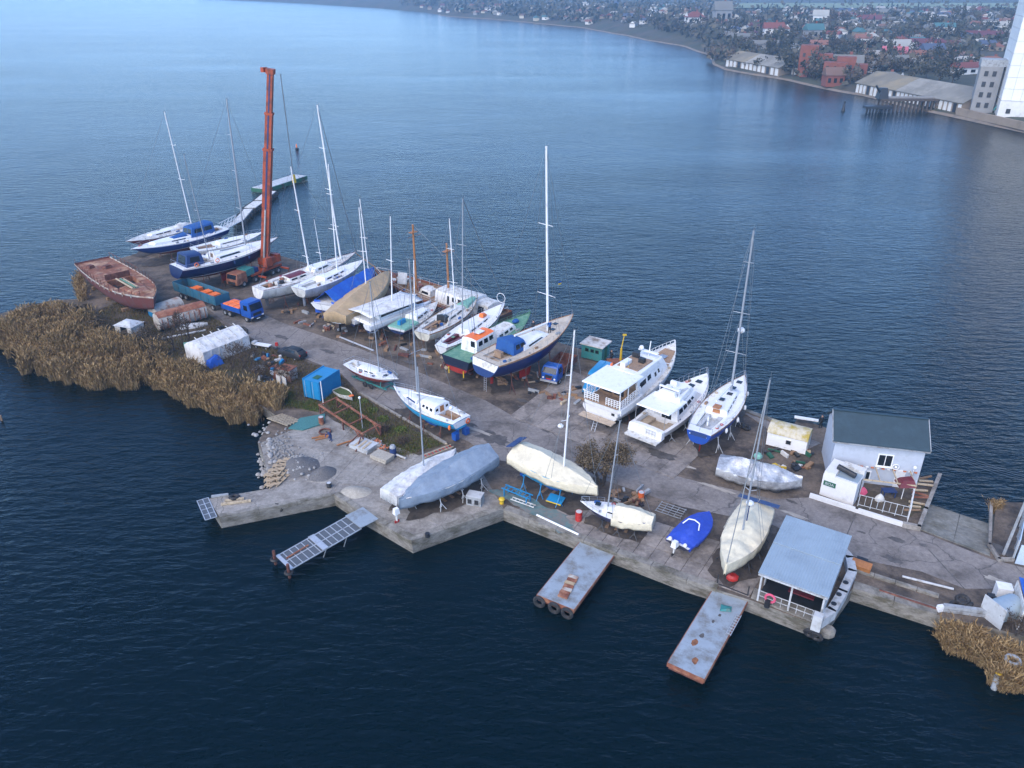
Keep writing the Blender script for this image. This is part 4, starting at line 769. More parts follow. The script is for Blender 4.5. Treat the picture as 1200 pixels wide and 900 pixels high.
# ---------------------------------------------------------------- old wooden schooner lying beyond the quay
b = Boat('schooner', 'old wooden two-masted schooner with brown masts and white deckhouse moored behind the row', 'schooner', (590, 372), (440, 318), 1.2, 2.4, 6.0, 2.6, tw=.7, tm=.45, rb=2.0, rs=-.5, dz=0, p=2.6)
b.hull('h_wood', 'rust', bulwark=.4).deck('wood', rail='rust'); b.cabin(.17, .45, 3.8, 3.4, 2.1, 2.0, 'white', sa=.1, sf=.3, tuck=.97, windows=[(.1, .2, .45, .8), (.26, .36, .45, .8), (.42, .52, .45, .8), (.6, .66, .1, .8)], front=[(-.7, -.1, .4, .8)], roof='white_old'); b.cabin(.06, .17, 3.2, 3.4, 1.8, 1.9, 'white_old', name='stern_house', windows=[(.3, .7, .1, .8)], wm='dark')
b.cabin(.5, .6, 2.4, 2.2, 1.0, .9, 'white_old', name='midship_house', windows=[(.2, .8, .3, .7)]); b.cabin(.68, .74, 2.0, 1.8, .9, .8, 'wood', name='hatch_house')
for base, top, k in (((492, 335), (489, 263), 0), ((526, 348), (525, 285), 1)):
    mo = b.mast(base, top, 1.8, .17, 'wood_orange', ((.82, 1.4),), stays=True, rake=0, gear=False, fore=True, back=True, name='brown_mast')
    x = b.local(*base, 1.8)[0]; B((x, 0, height_at(b.world(x, 0)[1], top[1]) - 1.2), (.7, 1.3, .1)).build('masthead_platform', 'wood_orange', mo)
T((b.L / 2 - 1.5, 0, 2.6), (b.L / 2 + 4.5, 0, 4.6), .14, .08).build('bowsprit', 'wood', b.root); b.rails(t0=.03, n=14, h=.8, m='white_pole', r=.025)
for k in range(34): B((b.x(random.uniform(.03, .97)), random.uniform(-1.6, 1.6), 2.0 + .4 * random.random()), (random.uniform(.5, 1.4), random.uniform(.3, .9), random.uniform(.3, .9)), rz=k).build('deck_gear', random.choice(['rust', 'wood', 'rust_dark', 'wood', 'white_old']), b.root)
B((b.x(.72), 1.2, 3.2), (1.6, .1, 1.8), rz=.4, rx=.3).build('steel_sheet', 'light_grey', b.root)
# davit hoop on the quay behind the row
# ================================================================ vehicles
def wheel(x, y, r, w, parent, m='black_rubber', hub='grey'):
    o = MB().torus((x, y, r), r - w / 2, w / 2, 'Y', 14, 6).build('wheel', m, parent, smooth=True)
    T((x, y - w * .4, r), (x, y + w * .4, r), r * .55, n=10).build('rim', hub, o); return o
def along(pf, pb, z=0):                        # heading from rear pixel to front pixel
    a, b = Vector(G(*pb, z)), Vector(G(*pf, z)); return a, b, math.atan2(b.y - a.y, b.x - a.x), (b - a).length
def loftx(secs):                               # sections (x, half-width, z0, z1, top half-width)
    rg = []
    for x, w, z0, z1, tw in secs: rg.append([(x, w, z0), (x, w, z0 + (z1 - z0) * .55), (x, tw, z1 - .06), (x, tw * .9, z1), (x, -tw * .9, z1), (x, -tw, z1 - .06), (x, -w, z0 + (z1 - z0) * .55), (x, -w, z0)])
    return MB().loft(rg)
# ---- blue lorry and its trailer
A, Bv, ang, L = along((303, 377), (262, 364)); t = thing('lorry', 'blue lorry with orange sacks in its open body, front of the road train', 'truck', (Bv.x, Bv.y, 0), ang)
loftx([(-2.15, 1.2, .9, 3.15, 1.15), (-.35, 1.25, .9, 3.2, 1.15), (-.12, 1.25, .9, 2.3, 1.2), (0, 1.2, .8, 1.9, 1.15)]).build('cab', 'blue', t, smooth=30)
panel('windscreen', [(.02, -1.05, 1.95), (.02, 1.05, 1.95), (-.23, 1.0, 2.9), (-.23, -1.0, 2.9)], .03, 'glass', t)
for sd in (-1, 1): panel('side_window', [(-1.4, sd * 1.24, 1.95), (-.5, sd * 1.24, 1.95), (-.6, sd * 1.2, 2.7), (-1.4, sd * 1.2, 2.7)][::-sd], .02, 'glass', t); B((.03, sd * .95, .95), (.08, .35, .18)).build('headlight', 'white', t)
B((-.0, 0, .6), (.2, 2.4, .45)).build('bumper', 'dark', t); B((.03, 0, 1.35), (.06, 1.5, .4)).build('grille', 'dark', t); B((.14, 0, .62), (.04, .6, .14)).build('number_plate', 'white', t)
B((-3.6, 0, .8), (6.6, 1.0, .25)).build('chassis', 'dark', t)
def sidebox(p, x0, x1, w, z0, h, m, names='side_board'):
    for sd in (-1, 1): B(((x0 + x1) / 2, sd * w, z0 + h / 2), (x1 - x0, .08, h)).build(names, m, p)
    for x in (x0, x1): B((x, 0, z0 + h / 2), (.08, 2 * w, h)).build('end_board', m, p)
    B(((x0 + x1) / 2, 0, z0), (x1 - x0, 2 * w, .12)).build('load_floor', 'rust_dark', p)
sidebox(t, -6.6, -2.35, 1.25, 1.15, .75, 'blue')
for x in (-1.2, -5, -6.1):
    for sd in (-1, 1): wheel(x, sd * 1.05, .5, .32, t)
def sacks(p, x0, x1, w, z, lab, m='bright_orange', nx=4):
    k = 0
    for i in range(nx):
        for sd in (-1, 1):
            c = p.matrix_basis @ Vector((x0 + (x1 - x0) * (i + .5) / nx, sd * w / 2, z)); k += 1
            d = (x1 - x0) / nx * .96; mb = MB(); rg = []
            for zz, q in ((0, .9), (.1, 1), (.45, 1), (.62, .85)): rg.append([(dx * d / 2 * q, dy * w * .48 * q, zz) for dx, dy in ((-1, -1), (0, -1.03), (1, -1), (1.03, 0), (1, 1), (0, 1.03), (-1, 1), (-1.03, 0))])
            mb.loft(rg); o = mb.build('cargo_sack', m, loc=c, rz=p.rotation_euler[2] + random.uniform(-.05, .05), smooth=50); tag(o, lab, 'sack', lab[:40])
sacks(t, -6.4, -2.6, 1.15, 1.35, 'orange cargo sack in the open body of the blue lorry', nx=3)
A, Bv, ang, L = along((264, 364), (229, 351)); t = thing('trailer', 'long open teal-sided trailer with orange sacks behind the blue lorry', 'trailer', (Bv.x, Bv.y, 0), ang); LL = 11.5; mat('trailer_blue', (.025, .12, .19), .55, var=.2, scale=1.5, dirt=(.06, .09, .1), damt=.45, dscale=.7)
sidebox(t, -LL, -.2, 1.25, 1.15, 1.45, 'trailer_blue'); B((-LL / 2, 0, .85), (LL, .9, .25)).build('chassis', 'dark', t)
for x in (-1.4, -8.6, -9.9):
    for sd in (-1, 1): wheel(x, sd * 1.05, .5, .32, t)
for x in (-10, -8, -6, -4, -2):
    for sd in (-1, 1): B((x, sd * 1.31, 1.85), (.12, .06, 1.4)).build('side_post', 'trailer_blue', t)
for x in (-2.6, -4.6, -7.4):
    for sd in (-1, 1):
        c = t.matrix_basis @ Vector((x, sd * .5, 1.32)); tag(B((0, 0, .4), (1.5, .95, .8), top=.9).build('cargo_sack', 'bright_orange', loc=c, rz=ang + random.uniform(-.1, .1)), 'orange cargo sack inside the long teal trailer', 'sack', 'sacks in the teal trailer')
# ---- mobile crane
mat('crane_orange', (.36, .062, .018), .5, var=.15, scale=1.5, dirt=(.13, .03, .016), damt=.45, dscale=.8)
cx, cyy = G(313, 322); A, Bv, ang, L = along((270, 341), (326, 318)); t = thing('mobile_crane', 'orange mobile crane with tall vertical telescopic boom', 'crane', (cx, cyy, 0), ang)
B((2.5, 0, 1.0), (11, 1.5, .4)).build('chassis', 'dark', t); B((1.0, 0, 1.4), (7, 2.5, .35)).build('deck', 'crane_orange', t)
loftx([(5.6, 1.2, .7, 2.5, 1.1), (7.6, 1.25, .7, 2.5, 1.15), (7.9, 1.2, .7, 1.6, 1.15)]).build('driver_cab', 'rust', t); panel('windscreen', [(7.88, -1, 1.65), (7.88, 1, 1.65), (7.65, 1, 2.35), (7.65, -1, 2.35)], .02, 'glass', t); B((4.6, 0, 2.1), (1.7, 2.2, 1.1)).build('engine_cover', 'teal', t); B((3.2, .4, 2.0), (1.0, 1.2, .7)).build('winch', 'navy', t)
for x in (-1.6, -.3, 3.8, 6.4):
    for sd in (-1, 1): wheel(x, sd * 1.1, .55, .38, t)
T((0, 0, 1.5), (0, 0, 1.95), 1.1, n=16).build('turntable', 'rust_dark', t); B((-.7, 0, 2.5), (2.6, 2.2, 1.1)).build('slewing_platform', 'crane_orange', t); B((-2.2, 0, 2.6), (.8, 2.3, 1.3)).build('counterweight', 'crane_orange', t); B((.6, 1.2, 2.7), (1.5, .9, 1.5), top=.85).build('operator_cab', 'crane_orange', t)
for sx in (-2.4, 3.0):
    for sd in (-1, 1): o = B((sx, sd * 2.0, .9), (.3, 1.8, .25)).build('outrigger', 'crane_orange', t); T((sx, sd * 2.8, .9), (sx, sd * 2.8, .02), .1).build('outrigger_foot', 'rust_dark', o)
topz = height_at(cyy, 83); d = cyy * CP - (topz - CAMH) * SP; wx = (317 - 600) / F * d - cx; lx, ly = wx * math.cos(-ang), wx * math.sin(-ang)
base = Vector((0, 0, 2.4)); tip = Vector((lx, ly, topz)); U = (tip - base).normalized(); bl = (tip - base).length
fx = Vector((math.cos(-ang - math.pi / 2), math.sin(-ang - math.pi / 2), 0)); sx_ = U.cross(fx).normalized(); fx = sx_.cross(U)   # fx points to the viewer
def beam(a, b, w, h, mb, off=0, mi=0):
    rg = []
    for s_ in (a, b): c = base + U * (bl * s_) + fx * off; rg.append([c + sx_ * w / 2 + fx * h / 2, c - sx_ * w / 2 + fx * h / 2, c - sx_ * w / 2 - fx * h / 2, c + sx_ * w / 2 - fx * h / 2])
    mb.loft(rg, mi=mi); return mb
for a, b, w in ((0, .62, 1.25), (.4, .8, 1.05), (.6, 1.0, .88)):
    o = beam(a, b, w, w, MB()).build('boom_section', 'crane_orange', t); beam(a + .01, b - .01, w * .22, .05, MB(), off=w / 2 + .02).build('boom_groove', 'navy', o); beam(b - .012, b, w + .22, w + .22, MB()).build('boom_collar', 'crane_orange', o)
beam(.985, 1.01, 1.2, 1.3, MB(), off=0).build('boom_head', 'crane_orange', t); B(tip + sx_ * -1.0, (.9, .6, .7)).build('sheave', 'crane_orange', t)
T(base + fx * .9 - Vector((0, 0, .3)), base + U * bl * .3 + fx * .75, .2, .14, 8).build('lift_ram', 'steel', t)
hp = tip + sx_ * (-1.5 if (Matrix.Rotation(ang, 3, 'Z') @ sx_).x < 0 else 1.5); hb_ = hp.copy(); hb_.z = height_at(cyy, 205)
mb = MB(); [mb.tube(hp + Vector((0, 0, -.2)) + fx * k * .18, hb_ + fx * k * .1, .035, n=4) for k in (-1, 1)]; mb.build('hoist_rope', 'wire', t); B(hb_ - Vector((0, 0, .6)), (.5, .5, 1.3), top=.8).build('hook_block', 'yellow', t); T(hb_ - Vector((0, 0, 1.2)), (hb_.x, hb_.y, height_at(cyy, 250)), .09, n=5).build('hook_chain', 'rust_dark', t)
# ---- old blue lorry with rusty tipper body
A, Bv, ang, L = along((643, 452), (672, 424)); t = thing('lorry', 'old rounded blue lorry with rusty tipper body parked by the big blue yacht', 'truck', (Bv.x, Bv.y, 0), ang)
loftx([(-1.75, 1.1, .75, 2.45, 1.0), (-.5, 1.12, .75, 2.5, .98), (-.15, 1.12, .75, 2.0, 1.05), (0, 1.0, .75, 1.6, .95)]).build('cab', 'blue', t, smooth=40); panel('windscreen', [(-.02, -.95, 1.72), (-.02, .95, 1.72), (-.34, .86, 2.34), (-.34, -.86, 2.34)], .03, 'glass', t)
for sd in (-1, 1): panel('side_window', [(-1.4, sd * 1.12, 1.65), (-.55, sd * 1.12, 1.65), (-.65, sd * 1.05, 2.25), (-1.4, sd * 1.05, 2.25)][::-sd], .02, 'glass', t); T((.0, sd * .78, 1.05), (.06, sd * .78, 1.05), .12, n=10).build('headlight', 'white', t)
B((.02, 0, 1.2), (.05, 1.0, .5)).build('grille', 'dark', t); B((.05, 0, .98), (.04, .7, .16)).build('number_plate', 'red', t); B((.1, 0, .68), (.15, 2.3, .22)).build('bumper', 'alu', t); B((-3.2, 0, .7), (6, .8, .22)).build('chassis', 'dark', t); sidebox(t, -6.0, -2.0, 1.2, 1.1, .9, 'rust_dark')
for x in (-.95, -4.6):
    for sd in (-1, 1): wheel(x, sd * .98, .46, .3, t)
A, Bv, ang, L = along((690, 466), (722, 431)); t = thing('van', 'high-roofed cyan van beside the flybridge motor yacht', 'van', (Bv.x, Bv.y, 0), ang)
loftx([(-5.6, .95, .35, 2.55, .82), (-5.4, 1.0, .35, 2.65, .85), (-1.9, 1.0, .35, 2.65, .85), (-1.55, 1.0, .35, 2.5, .85), (-.85, 1.0, .35, 1.6, .9), (-.1, .98, .35, 1.2, .9), (0, .9, .4, .9, .85)]).build('body', 'cyan', t, smooth=30)
panel('windscreen', [(-.82, -.86, 1.62), (-.82, .86, 1.62), (-1.4, .8, 2.38), (-1.4, -.8, 2.38)], .03, 'glass', t); B((-3.6, 0, 2.66), (3.2, .06, .04)).build('roof_rib', 'cyan', t)
for sd in (-1, 1): panel('side_window', [(-2.4, sd * .99, 1.5), (-1.2, sd * .99, 1.5), (-1.55, sd * .93, 2.1), (-2.4, sd * .93, 2.1)][::-sd], .02, 'glass', t); B((-.02, sd * .7, .95), (.1, .3, .18)).build('headlight', 'white', t)
B((0, 0, .5), (.12, 1.8, .25)).build('bumper', 'dark', t)
for x in (-1, -4.4):
    for sd in (-1, 1): wheel(x, sd * .9, .34, .22, t)
A, Bv, ang, L = along((330, 414), (363, 424)); t = thing('car', 'dusty black hatchback car beside the blue container', 'car', (Bv.x, Bv.y, 0), ang)
loftx([(-4.2, .7, .35, .9, .62), (-4.1, .8, .3, .98, .7), (-3.5, .84, .3, 1.4, .58), (-1.9, .84, .3, 1.42, .58), (-1.1, .84, .3, .98, .7), (-.15, .8, .3, .82, .68), (0, .72, .35, .65, .62)]).build('body', 'dark', t, smooth=40); panel('windscreen', [(-1.1, -.6, 1.02), (-1.1, .6, 1.02), (-1.74, .52, 1.4), (-1.74, -.52, 1.4)], .02, 'glass', t); panel('rear_window', [(-4.0, .6, 1.0), (-4.0, -.6, 1.0), (-3.55, -.52, 1.36), (-3.55, .52, 1.36)], .02, 'glass', t)
for sd in (-1, 1): B((-4.15, sd * .6, .85), (.1, .2, .2)).build('tail_light', 'red', t); panel('side_window', [(-3.3, sd * .76, 1.0), (-1.4, sd * .76, 1.0), (-1.95, sd * .62, 1.34), (-3.3, sd * .62, 1.34)][::-sd], .02, 'glass', t)
for x in (-.8, -3.3):
    for sd in (-1, 1): wheel(x, sd * .74, .3, .2, t)
# ================================================================ buildings
def plaster(name, col): mat(name, col, .8, var=.06, scale=1.5, dirt=tuple(c * .8 for c in col), damt=.3, dscale=.7, bump=.2, bscale=20)
plaster('plaster_grey', (.42, .46, .53)); plaster('plaster_white', (.66, .66, .66)); plaster('plaster_dark', (.16, .19, .23)); mat('roof_slate', (.022, .046, .062), .55, var=.15, scale=1.2, dirt=(.03, .06, .08), damt=.35, dscale=.8)
W0, W1 = Vector((32.2, 66.5)), Vector((40.3, 64.6)); ang = math.atan2((W1 - W0).y, (W1 - W0).x); wl = (W1 - W0).length; dp = 5.2; hw = 4.7
t = thing('house', 'two-storey pale grey house with dark slate-blue roof at the water', 'house', (W0.x, W0.y, 0), ang)
MB().prism([(0, 0), (wl, 0), (wl, dp), (0, dp)], -.2, hw).add([(0, 0, hw), (0, dp, hw), (0, dp / 2, hw + 1.75), (wl, 0, hw), (wl, dp, hw), (wl, dp / 2, hw + 1.75)], [(0, 2, 1), (3, 4, 5)]).build('wall', 'plaster_grey', t)
ov = .3
def roofslab(y0, z0, y1, z1, x0, x1, th=.12): return MB().add([(x0, y0, z0), (x1, y0, z0), (x1, y1, z1), (x0, y1, z1), (x0, y0, z0 + th), (x1, y0, z0 + th), (x1, y1, z1 + th), (x0, y1, z1 + th)], [(3, 2, 1, 0), (4, 5, 6, 7), (0, 1, 5, 4), (1, 2, 6, 5), (2, 3, 7, 6), (3, 0, 4, 7)])
sl = 1.75 / (dp / 2); rf = roofslab(-ov, hw - ov * sl + .03, dp / 2, hw + 1.78, -.3, wl + .3).build('roof', 'roof_slate', t); roofslab(dp + ov, hw - ov * sl + .03, dp / 2 + .005, hw + 1.78, -.3, wl + .3).build('roof_back', 'roof_slate', t); B((wl / 2, dp / 2, hw + 1.95), (wl + .6, .3, .08)).build('ridge_cap', 'roof_slate', rf)
for x in (-.33, wl + .33): panel('verge_board', [(x, -ov, hw - .2), (x, dp / 2, hw + 1.76), (x, dp / 2, hw + 1.96), (x, -ov, hw)], .04, 'grey', rf)
B((wl / 2, -ov - .06, hw - .2), (wl + .6, .12, .1)).build('gutter', 'grey', rf)
for k in range(14): B((-.3 + (wl + .6) * (k + .5) / 14, dp / 4 - ov / 2, hw + .8 + .14), (.04, .01, .02)).build('roof_seam', 'roof_slate', rf) if False else None
def window(p, x, z, w, h, y=-.02, panes=2, fm='white', name='window'):
    f = MB().box((x, y, z), (w + .16, .1, h + .16)).build(name, fm, p)
    for i in range(panes): B((x - w / 2 + w * (i + .5) / panes, y - .055, z), (w / panes - .08, .03, h - .06)).build('pane', 'glass', f)
    B((x, y - .1, z - h / 2 - .12), (w + .3, .2, .06)).build('sill', fm, f)
window(t, 4.9, 2.9, 1.3, 1.25); window(t, 3.3, .95, 1.1, .9); B((6.6, -.03, 1.0), (.9, .08, 2.0)).build('door', 'white', t)
B((wl / 2 + 1.2, -.04, .95), (wl - 2.5, .06, 1.9)).build('plinth', 'plaster_dark', t) if False else None
for k in range(13):
    B((1.9 + k * .5, -.1, 1.95), (.28, .16, .1)).build('brick_course', 'white' if k % 2 else 'brick_orange', t)
MB().torus((6.0, -.12, 2.35), .3, .05, 'Y', 12, 5).ball((6.0, -.15, 2.35), .13).build('satellite_dish', 'white', t)
MB().tube((7.6, -.1, 1.4), (7.6, -.45, 2.7), .04).ball((7.6, -.5, 2.75), .18).build('wall_lamp', 'white', t)
mb = MB(); [mb.box((x, -2.6, 1.0), (.1, .1, 2.0)) for x in (2.6, 7.4)]; [mb.box((x, -1.3, 2.0), (.1, 2.7, .1)) for x in (2.6, 4.2, 5.8, 7.4)]; mb.box((5.0, -2.6, 2.0), (5, .1, .12)); mb.build('pergola', 'wood_pale', t)
# annex
a0, a1 = Vector(G(960, 579)), Vector(G(999, 593)); an = math.atan2((a1 - a0).y, (a1 - a0).x); al = (a1 - a0).length
t = thing('annex', 'small white flat-roofed kiosk with dark sign in front of the grey house', 'building', (a0.x, a0.y, 0), an)
MB().prism([(0, 0), (al, 0), (al, 2.9), (0, 2.9)], 0, 2.45).build('wall', 'plaster_white', t); MB().prism([(1.15, .25), (al - .06, .25), (al - .06, 2.0), (1.15, 2.0)], 2.45, 2.5).build('roof', 'metal_roof', t)
MB().prism([(.05, .02), (1.1, .02), (1.1, 2.85), (.05, 2.85)], 2.45, 2.75).build('parapet', 'plaster_white', t); MB().prism([(1.11, 2.05), (al, 2.05), (al, 2.88), (1.11, 2.88)], 2.45, 2.85).build('rear_block', 'white_old', t)
B((.75, -.03, 1.5), (1.15, .06, .5)).build('sign', 'dark_green', t)
T((.9, 1.2, 3.0), (2.7, .9, 2.78), .28, n=10).build('water_tank', 'dark', t); B((2.9, -.03, .9), (.02, .02, .02)).build('handle', 'dark', t)
sg = [c for c in t.children if c.name.startswith('sign')][0]
cu = bpy.data.curves.new('lettering', 'FONT'); cu.body = 'BOA'; cu.size = .42; cu.align_x = 'CENTER'; cu.align_y = 'CENTER'; cu.extrude = .01; cu.materials.append(M['light_grey'])
lo = bpy.data.objects.new('lettering', cu); lm = bpy.data.meshes.new_from_object(lo); bpy.data.objects.remove(lo); lo = put('lettering', lm, sg); lo.location = (.75, -.07, 1.5); lo.rotation_euler = (math.pi / 2, 0, 0)
# plot wall, fence, garden things
def wallrun(name, label, pts, h, th, m, cat='wall', z0=0):
    P = [Vector(p) for p in PX(pts)]; root = thing(name, label, cat, (P[0].x, P[0].y, 0))
    for a, b in zip(P, P[1:]):
        c = (a + b) / 2 - P[0]; d = b - a; B((c.x, c.y, z0 + h / 2), (d.length + th * .9, th, h), rz=math.atan2(d.y, d.x)).build('wall_section', m, root)
    return root
wallrun('low_wall', 'low white plot wall along the road in front of the kiosk and house', [(950, 583), (1003, 600), (1058, 617)], .45, .28, 'plaster_white')
wallrun('low_wall', 'low mossy concrete wall between the house garden and the slipway', [(1059, 617.5), (1076, 621), (1084, 600), (1100, 560)], .5, .35, 'slab_pale')
blob('garden_soil', 1035, 590, 3.6, 2.4, 'earth', QUAY, z=.03, rot=-.25)
fa, fb = G3(1004, 597), G3(1062, 612); d = fb - fa; t = thing('fence', 'white tubular garden fence on the low wall in front of the grey house', 'fence', fa, math.atan2(d.y, d.x)); n = 4
for i in range(n + 1): T((d.length * i / n, 0, .4), (d.length * i / n, 0, 1.75), .035).build('post', 'light_grey', t)
for i in range(n):
    x0, x1 = d.length * i / n, d.length * (i + 1) / n
    for z in (.6, 1.7): T((x0, 0, z), (x1, 0, z), .03).build('rail', 'light_grey', t)
    T(((x0 + x1) / 2, 0, .6), ((x0 + x1) / 2, 0, 1.7), .025).build('bar', 'light_grey', t)
sa = G3(1063, 612); sb = G3(1069, 580); d = sb - sa
for i in range(1): T((0, 0, 0), (0, 0, .01), .01)
t2 = thing('fence', 'white side fence running from the road to the grey house', 'fence', sa, math.atan2(d.y, d.x))
for i in range(4): T((d.length * i / 3, 0, 0), (d.length * i / 3, 0, 1.7), .045).build('post', 'white', t2)
for z in (.6, 1.65): T((0, 0, z), (d.length, 0, z), .04).build('rail', 'white', t2)
t = thing('garden_umbrella', 'folded maroon canopy over the garden of the grey house', 'umbrella', G3(1056, 585)); T((0, 0, 0), (0, 0, 2.3), .04).build('pole', 'white', t); MB().loft([[(-.8, -.6, 1.7), (.8, -.7, 1.8), (.8, .6, 1.9), (-.8, .7, 1.8)], [(-.5, -.3, 2.3), (.6, -.3, 2.4), (.6, .4, 2.45), (-.5, .4, 2.3)]]).build('canopy', 'maroon', t)
for k, (px, py, m_, lb) in enumerate([(1010, 579, 'pink', 'pink rubbish bag beside the white kiosk'), (1030, 587, 'white_old', 'pale laundry heap in the garden of the grey house'), (1040, 582, 'cyan', 'small blue table in the garden of the grey house')]):
    x, y = G(px, py); tag((MB().loft([[(.45 * f_ * (1 + .3 * noise.noise((a_, z_, k))) * math.cos(a_), .35 * f_ * (1 + .3 * noise.noise((a_ + 5, z_, k))) * math.sin(a_), z_) for a_ in [j_ * .628 for j_ in range(10)]] for z_, f_ in ((0, .9), (.3, 1), (.55, .7), (.75, .25))]) if k < 2 else MB().box((0, 0, .72), (1.3, .8, .06)).box((-.55, -.3, .35), (.07, .07, .7)).box((.55, -.3, .35), (.07, .07, .7)).box((-.55, .3, .35), (.07, .07, .7)).box((.55, .3, .35), (.07, .07, .7))).build('bundle' if k < 2 else 'table', m_ if k < 2 else 'navy', loc=(x, y, .05), smooth=k < 2), lb, 'bundle' if k < 2 else 'table')
for k in range(9):
    x, y = G(1092 - k * 1.9 + random.uniform(-2, 2), 562 + k * 5); tag(B((0, 0, .15), (random.uniform(1, 2.2), .18, .14), rz=random.uniform(-.6, .6)).build('plank', random.choice(['wood', 'wood_pale', 'rust']), loc=(x - .6, y, .1 + .1 * (k % 3))), 'loose board in the scrap heap between house and slipway', 'board', 'boards in the scrap heap')
# boathouse
c4 = [Vector(G(893, 671, 2.9)), Vector(G(968, 698, 2.9)), Vector(G(998, 632, 3.5)), Vector(G(925, 607, 3.5))]
o0 = c4[0]; ang = math.atan2((c4[1] - c4[0]).y, (c4[1] - c4[0]).x); lw = (c4[1] - c4[0]).length; ux = (c4[1] - c4[0]).normalized(); uy = Vector((-ux.y, ux.x)); ld = (c4[3] - c4[0]).dot(uy)
t = thing('boathouse', 'open-fronted boathouse with pale blue metal roof on the quay corner', 'boathouse', (o0.x, o0.y, 0), ang)
for i in range(2):
    o = MB(); y0, y1 = -.2 + i * (ld + .4) / 2, -.2 + (i + 1) * (ld + .4) / 2 - .03; z0, z1 = 2.9 + .3 * i + (.05 if i else 0), 3.2 + .3 * i + (.02 if i else 0)
    p = roofslab(y0, z0, y1, z1, -.25, lw + .25, .07).build('roof_sheet', 'metal_roof', t)
    for k in range(26): x = -.2 + (lw + .4) * k / 25; MB().add([(x - .03, y0, z0 + .07), (x + .03, y0, z0 + .07), (x + .03, y1, z1 + .07), (x - .03, y1, z1 + .07), (x, y0, z0 + .1), (x, y1, z1 + .1)], [(0, 4, 5, 3), (4, 1, 2, 5), (0, 1, 4), (3, 5, 2)]).build('roof_rib', 'metal_roof', p)
B((.0, ld / 2 + 1, 1.45), (.1, ld - 2, 2.9)).build('side_wall', 'grey', t); B((lw, ld / 2, 1.45), (.1, ld - .4, 2.9)).build('side_wall', 'light_grey', t); B((lw / 2, ld - .2, 1.6), (lw, .1, 3.1)).build('back_wall', 'grey', t); B((lw / 2, ld / 2, .06), (lw, ld, .12)).build('floor', 'dark', t)
for x in (.05, lw / 2, lw - .05): B((x, 0, 1.45), (.14, .14, 2.9)).build('post', 'cyan' if 0 else 'light_grey', t)
for z in (.55, 1.05): B((lw * .5, .02, z), (lw, .05, .05)).build('front_rail', 'light_grey', t)
for k in range(1, 8): B((lw * k / 8, .02, .55), (.04, .04, 1.0)).build('baluster', 'light_grey', t)
B((lw * .62, 1.2, 1.25), (2.0, .5, .12)).build('bench', 'maroon', t); B((lw + .06, ld * .55, 1.7), (.06, 1.8, 1.1)).build('side_window', 'glass', t); B((lw / 2, -.3, 2.86), (lw + .4, .12, .12)).build('gutter', 'light_grey', t)
MB().torus((.0, 0, 0), .38, .1, 'Y', 14, 6).build('ring', 'pink', tag(thing('lifebuoy', 'pink lifebuoy hanging on the boathouse front rail', 'lifebuoy', (*(o0 + ux * 1.0 - uy * .1), .75), ang)), smooth=True)
tag(T((0, 0, 0), (0, 0, .6), .22, n=10).build('bucket', 'dark', loc=(*(o0 + ux * .9 - uy * .35), .02)), 'dark bucket beneath the pink lifebuoy at the boathouse', 'bucket')
t = thing('parapet_wall', 'curved concrete parapet with round openings beside the boathouse', 'wall', (o0.x, o0.y, 0), ang)
pw = [Vector(G(*p)) for p in ((960, 731), (973, 722), (986, 700), (997, 676), (994, 660), (984, 648))]
for a, b in zip(pw, pw[1:]):
    loc = lambda v: ((v - o0).dot(ux), (v - o0).dot(uy)); a2, b2 = loc(a), loc(b); d = Vector(b2) - Vector(a2); B(((a2[0] + b2[0]) / 2, (a2[1] + b2[1]) / 2, .3), (d.length + .25, .7, .9), rz=math.atan2(d.y, d.x)).build('wall_section', 'light_grey', t)
for p in ((975, 716), (981, 705), (989, 691)): v = Vector(G(*p)) ; v2 = ((v - o0).dot(ux), (v - o0).dot(uy)); T((v2[0], v2[1], .76), (v2[0], v2[1], .82), .22, n=12).build('round_opening', 'dark', t)
B((lw - .1, -.9, .9), (.7, .6, 1.5)).build('meter_box', 'light_grey', t)
for k, (px, py) in enumerate(((949, 742), (957, 746))): tag(MB().torus((0, 0, 0), .38, .14, 'Y', rot=Matrix.Rotation(.3, 3, 'X')).build('tyre', 'black_rubber', loc=(*G(px, py, -.7), -.7), rz=ang, smooth=True), ['tyre fender hanging on the boathouse corner, left of two', 'tyre fender hanging on the boathouse corner, right of two'][k], 'tyre')
tag(MB().ball((0, 0, 0), .8, 8, sq=(.8, .6, .8)).build('boulder', 'wall_concrete', loc=(*G(970, 742, -1), -.9), smooth=30), 'mossy boulder at the corner of the boathouse quay', 'boulder')
# quay base under boathouse: low front step
bs = PX([(884, 690), (962, 722), (957, 732), (880, 701)]); tag(MB().prism(bs, .0, .14).build('quay_step', 'wall_concrete'), kind='structure')
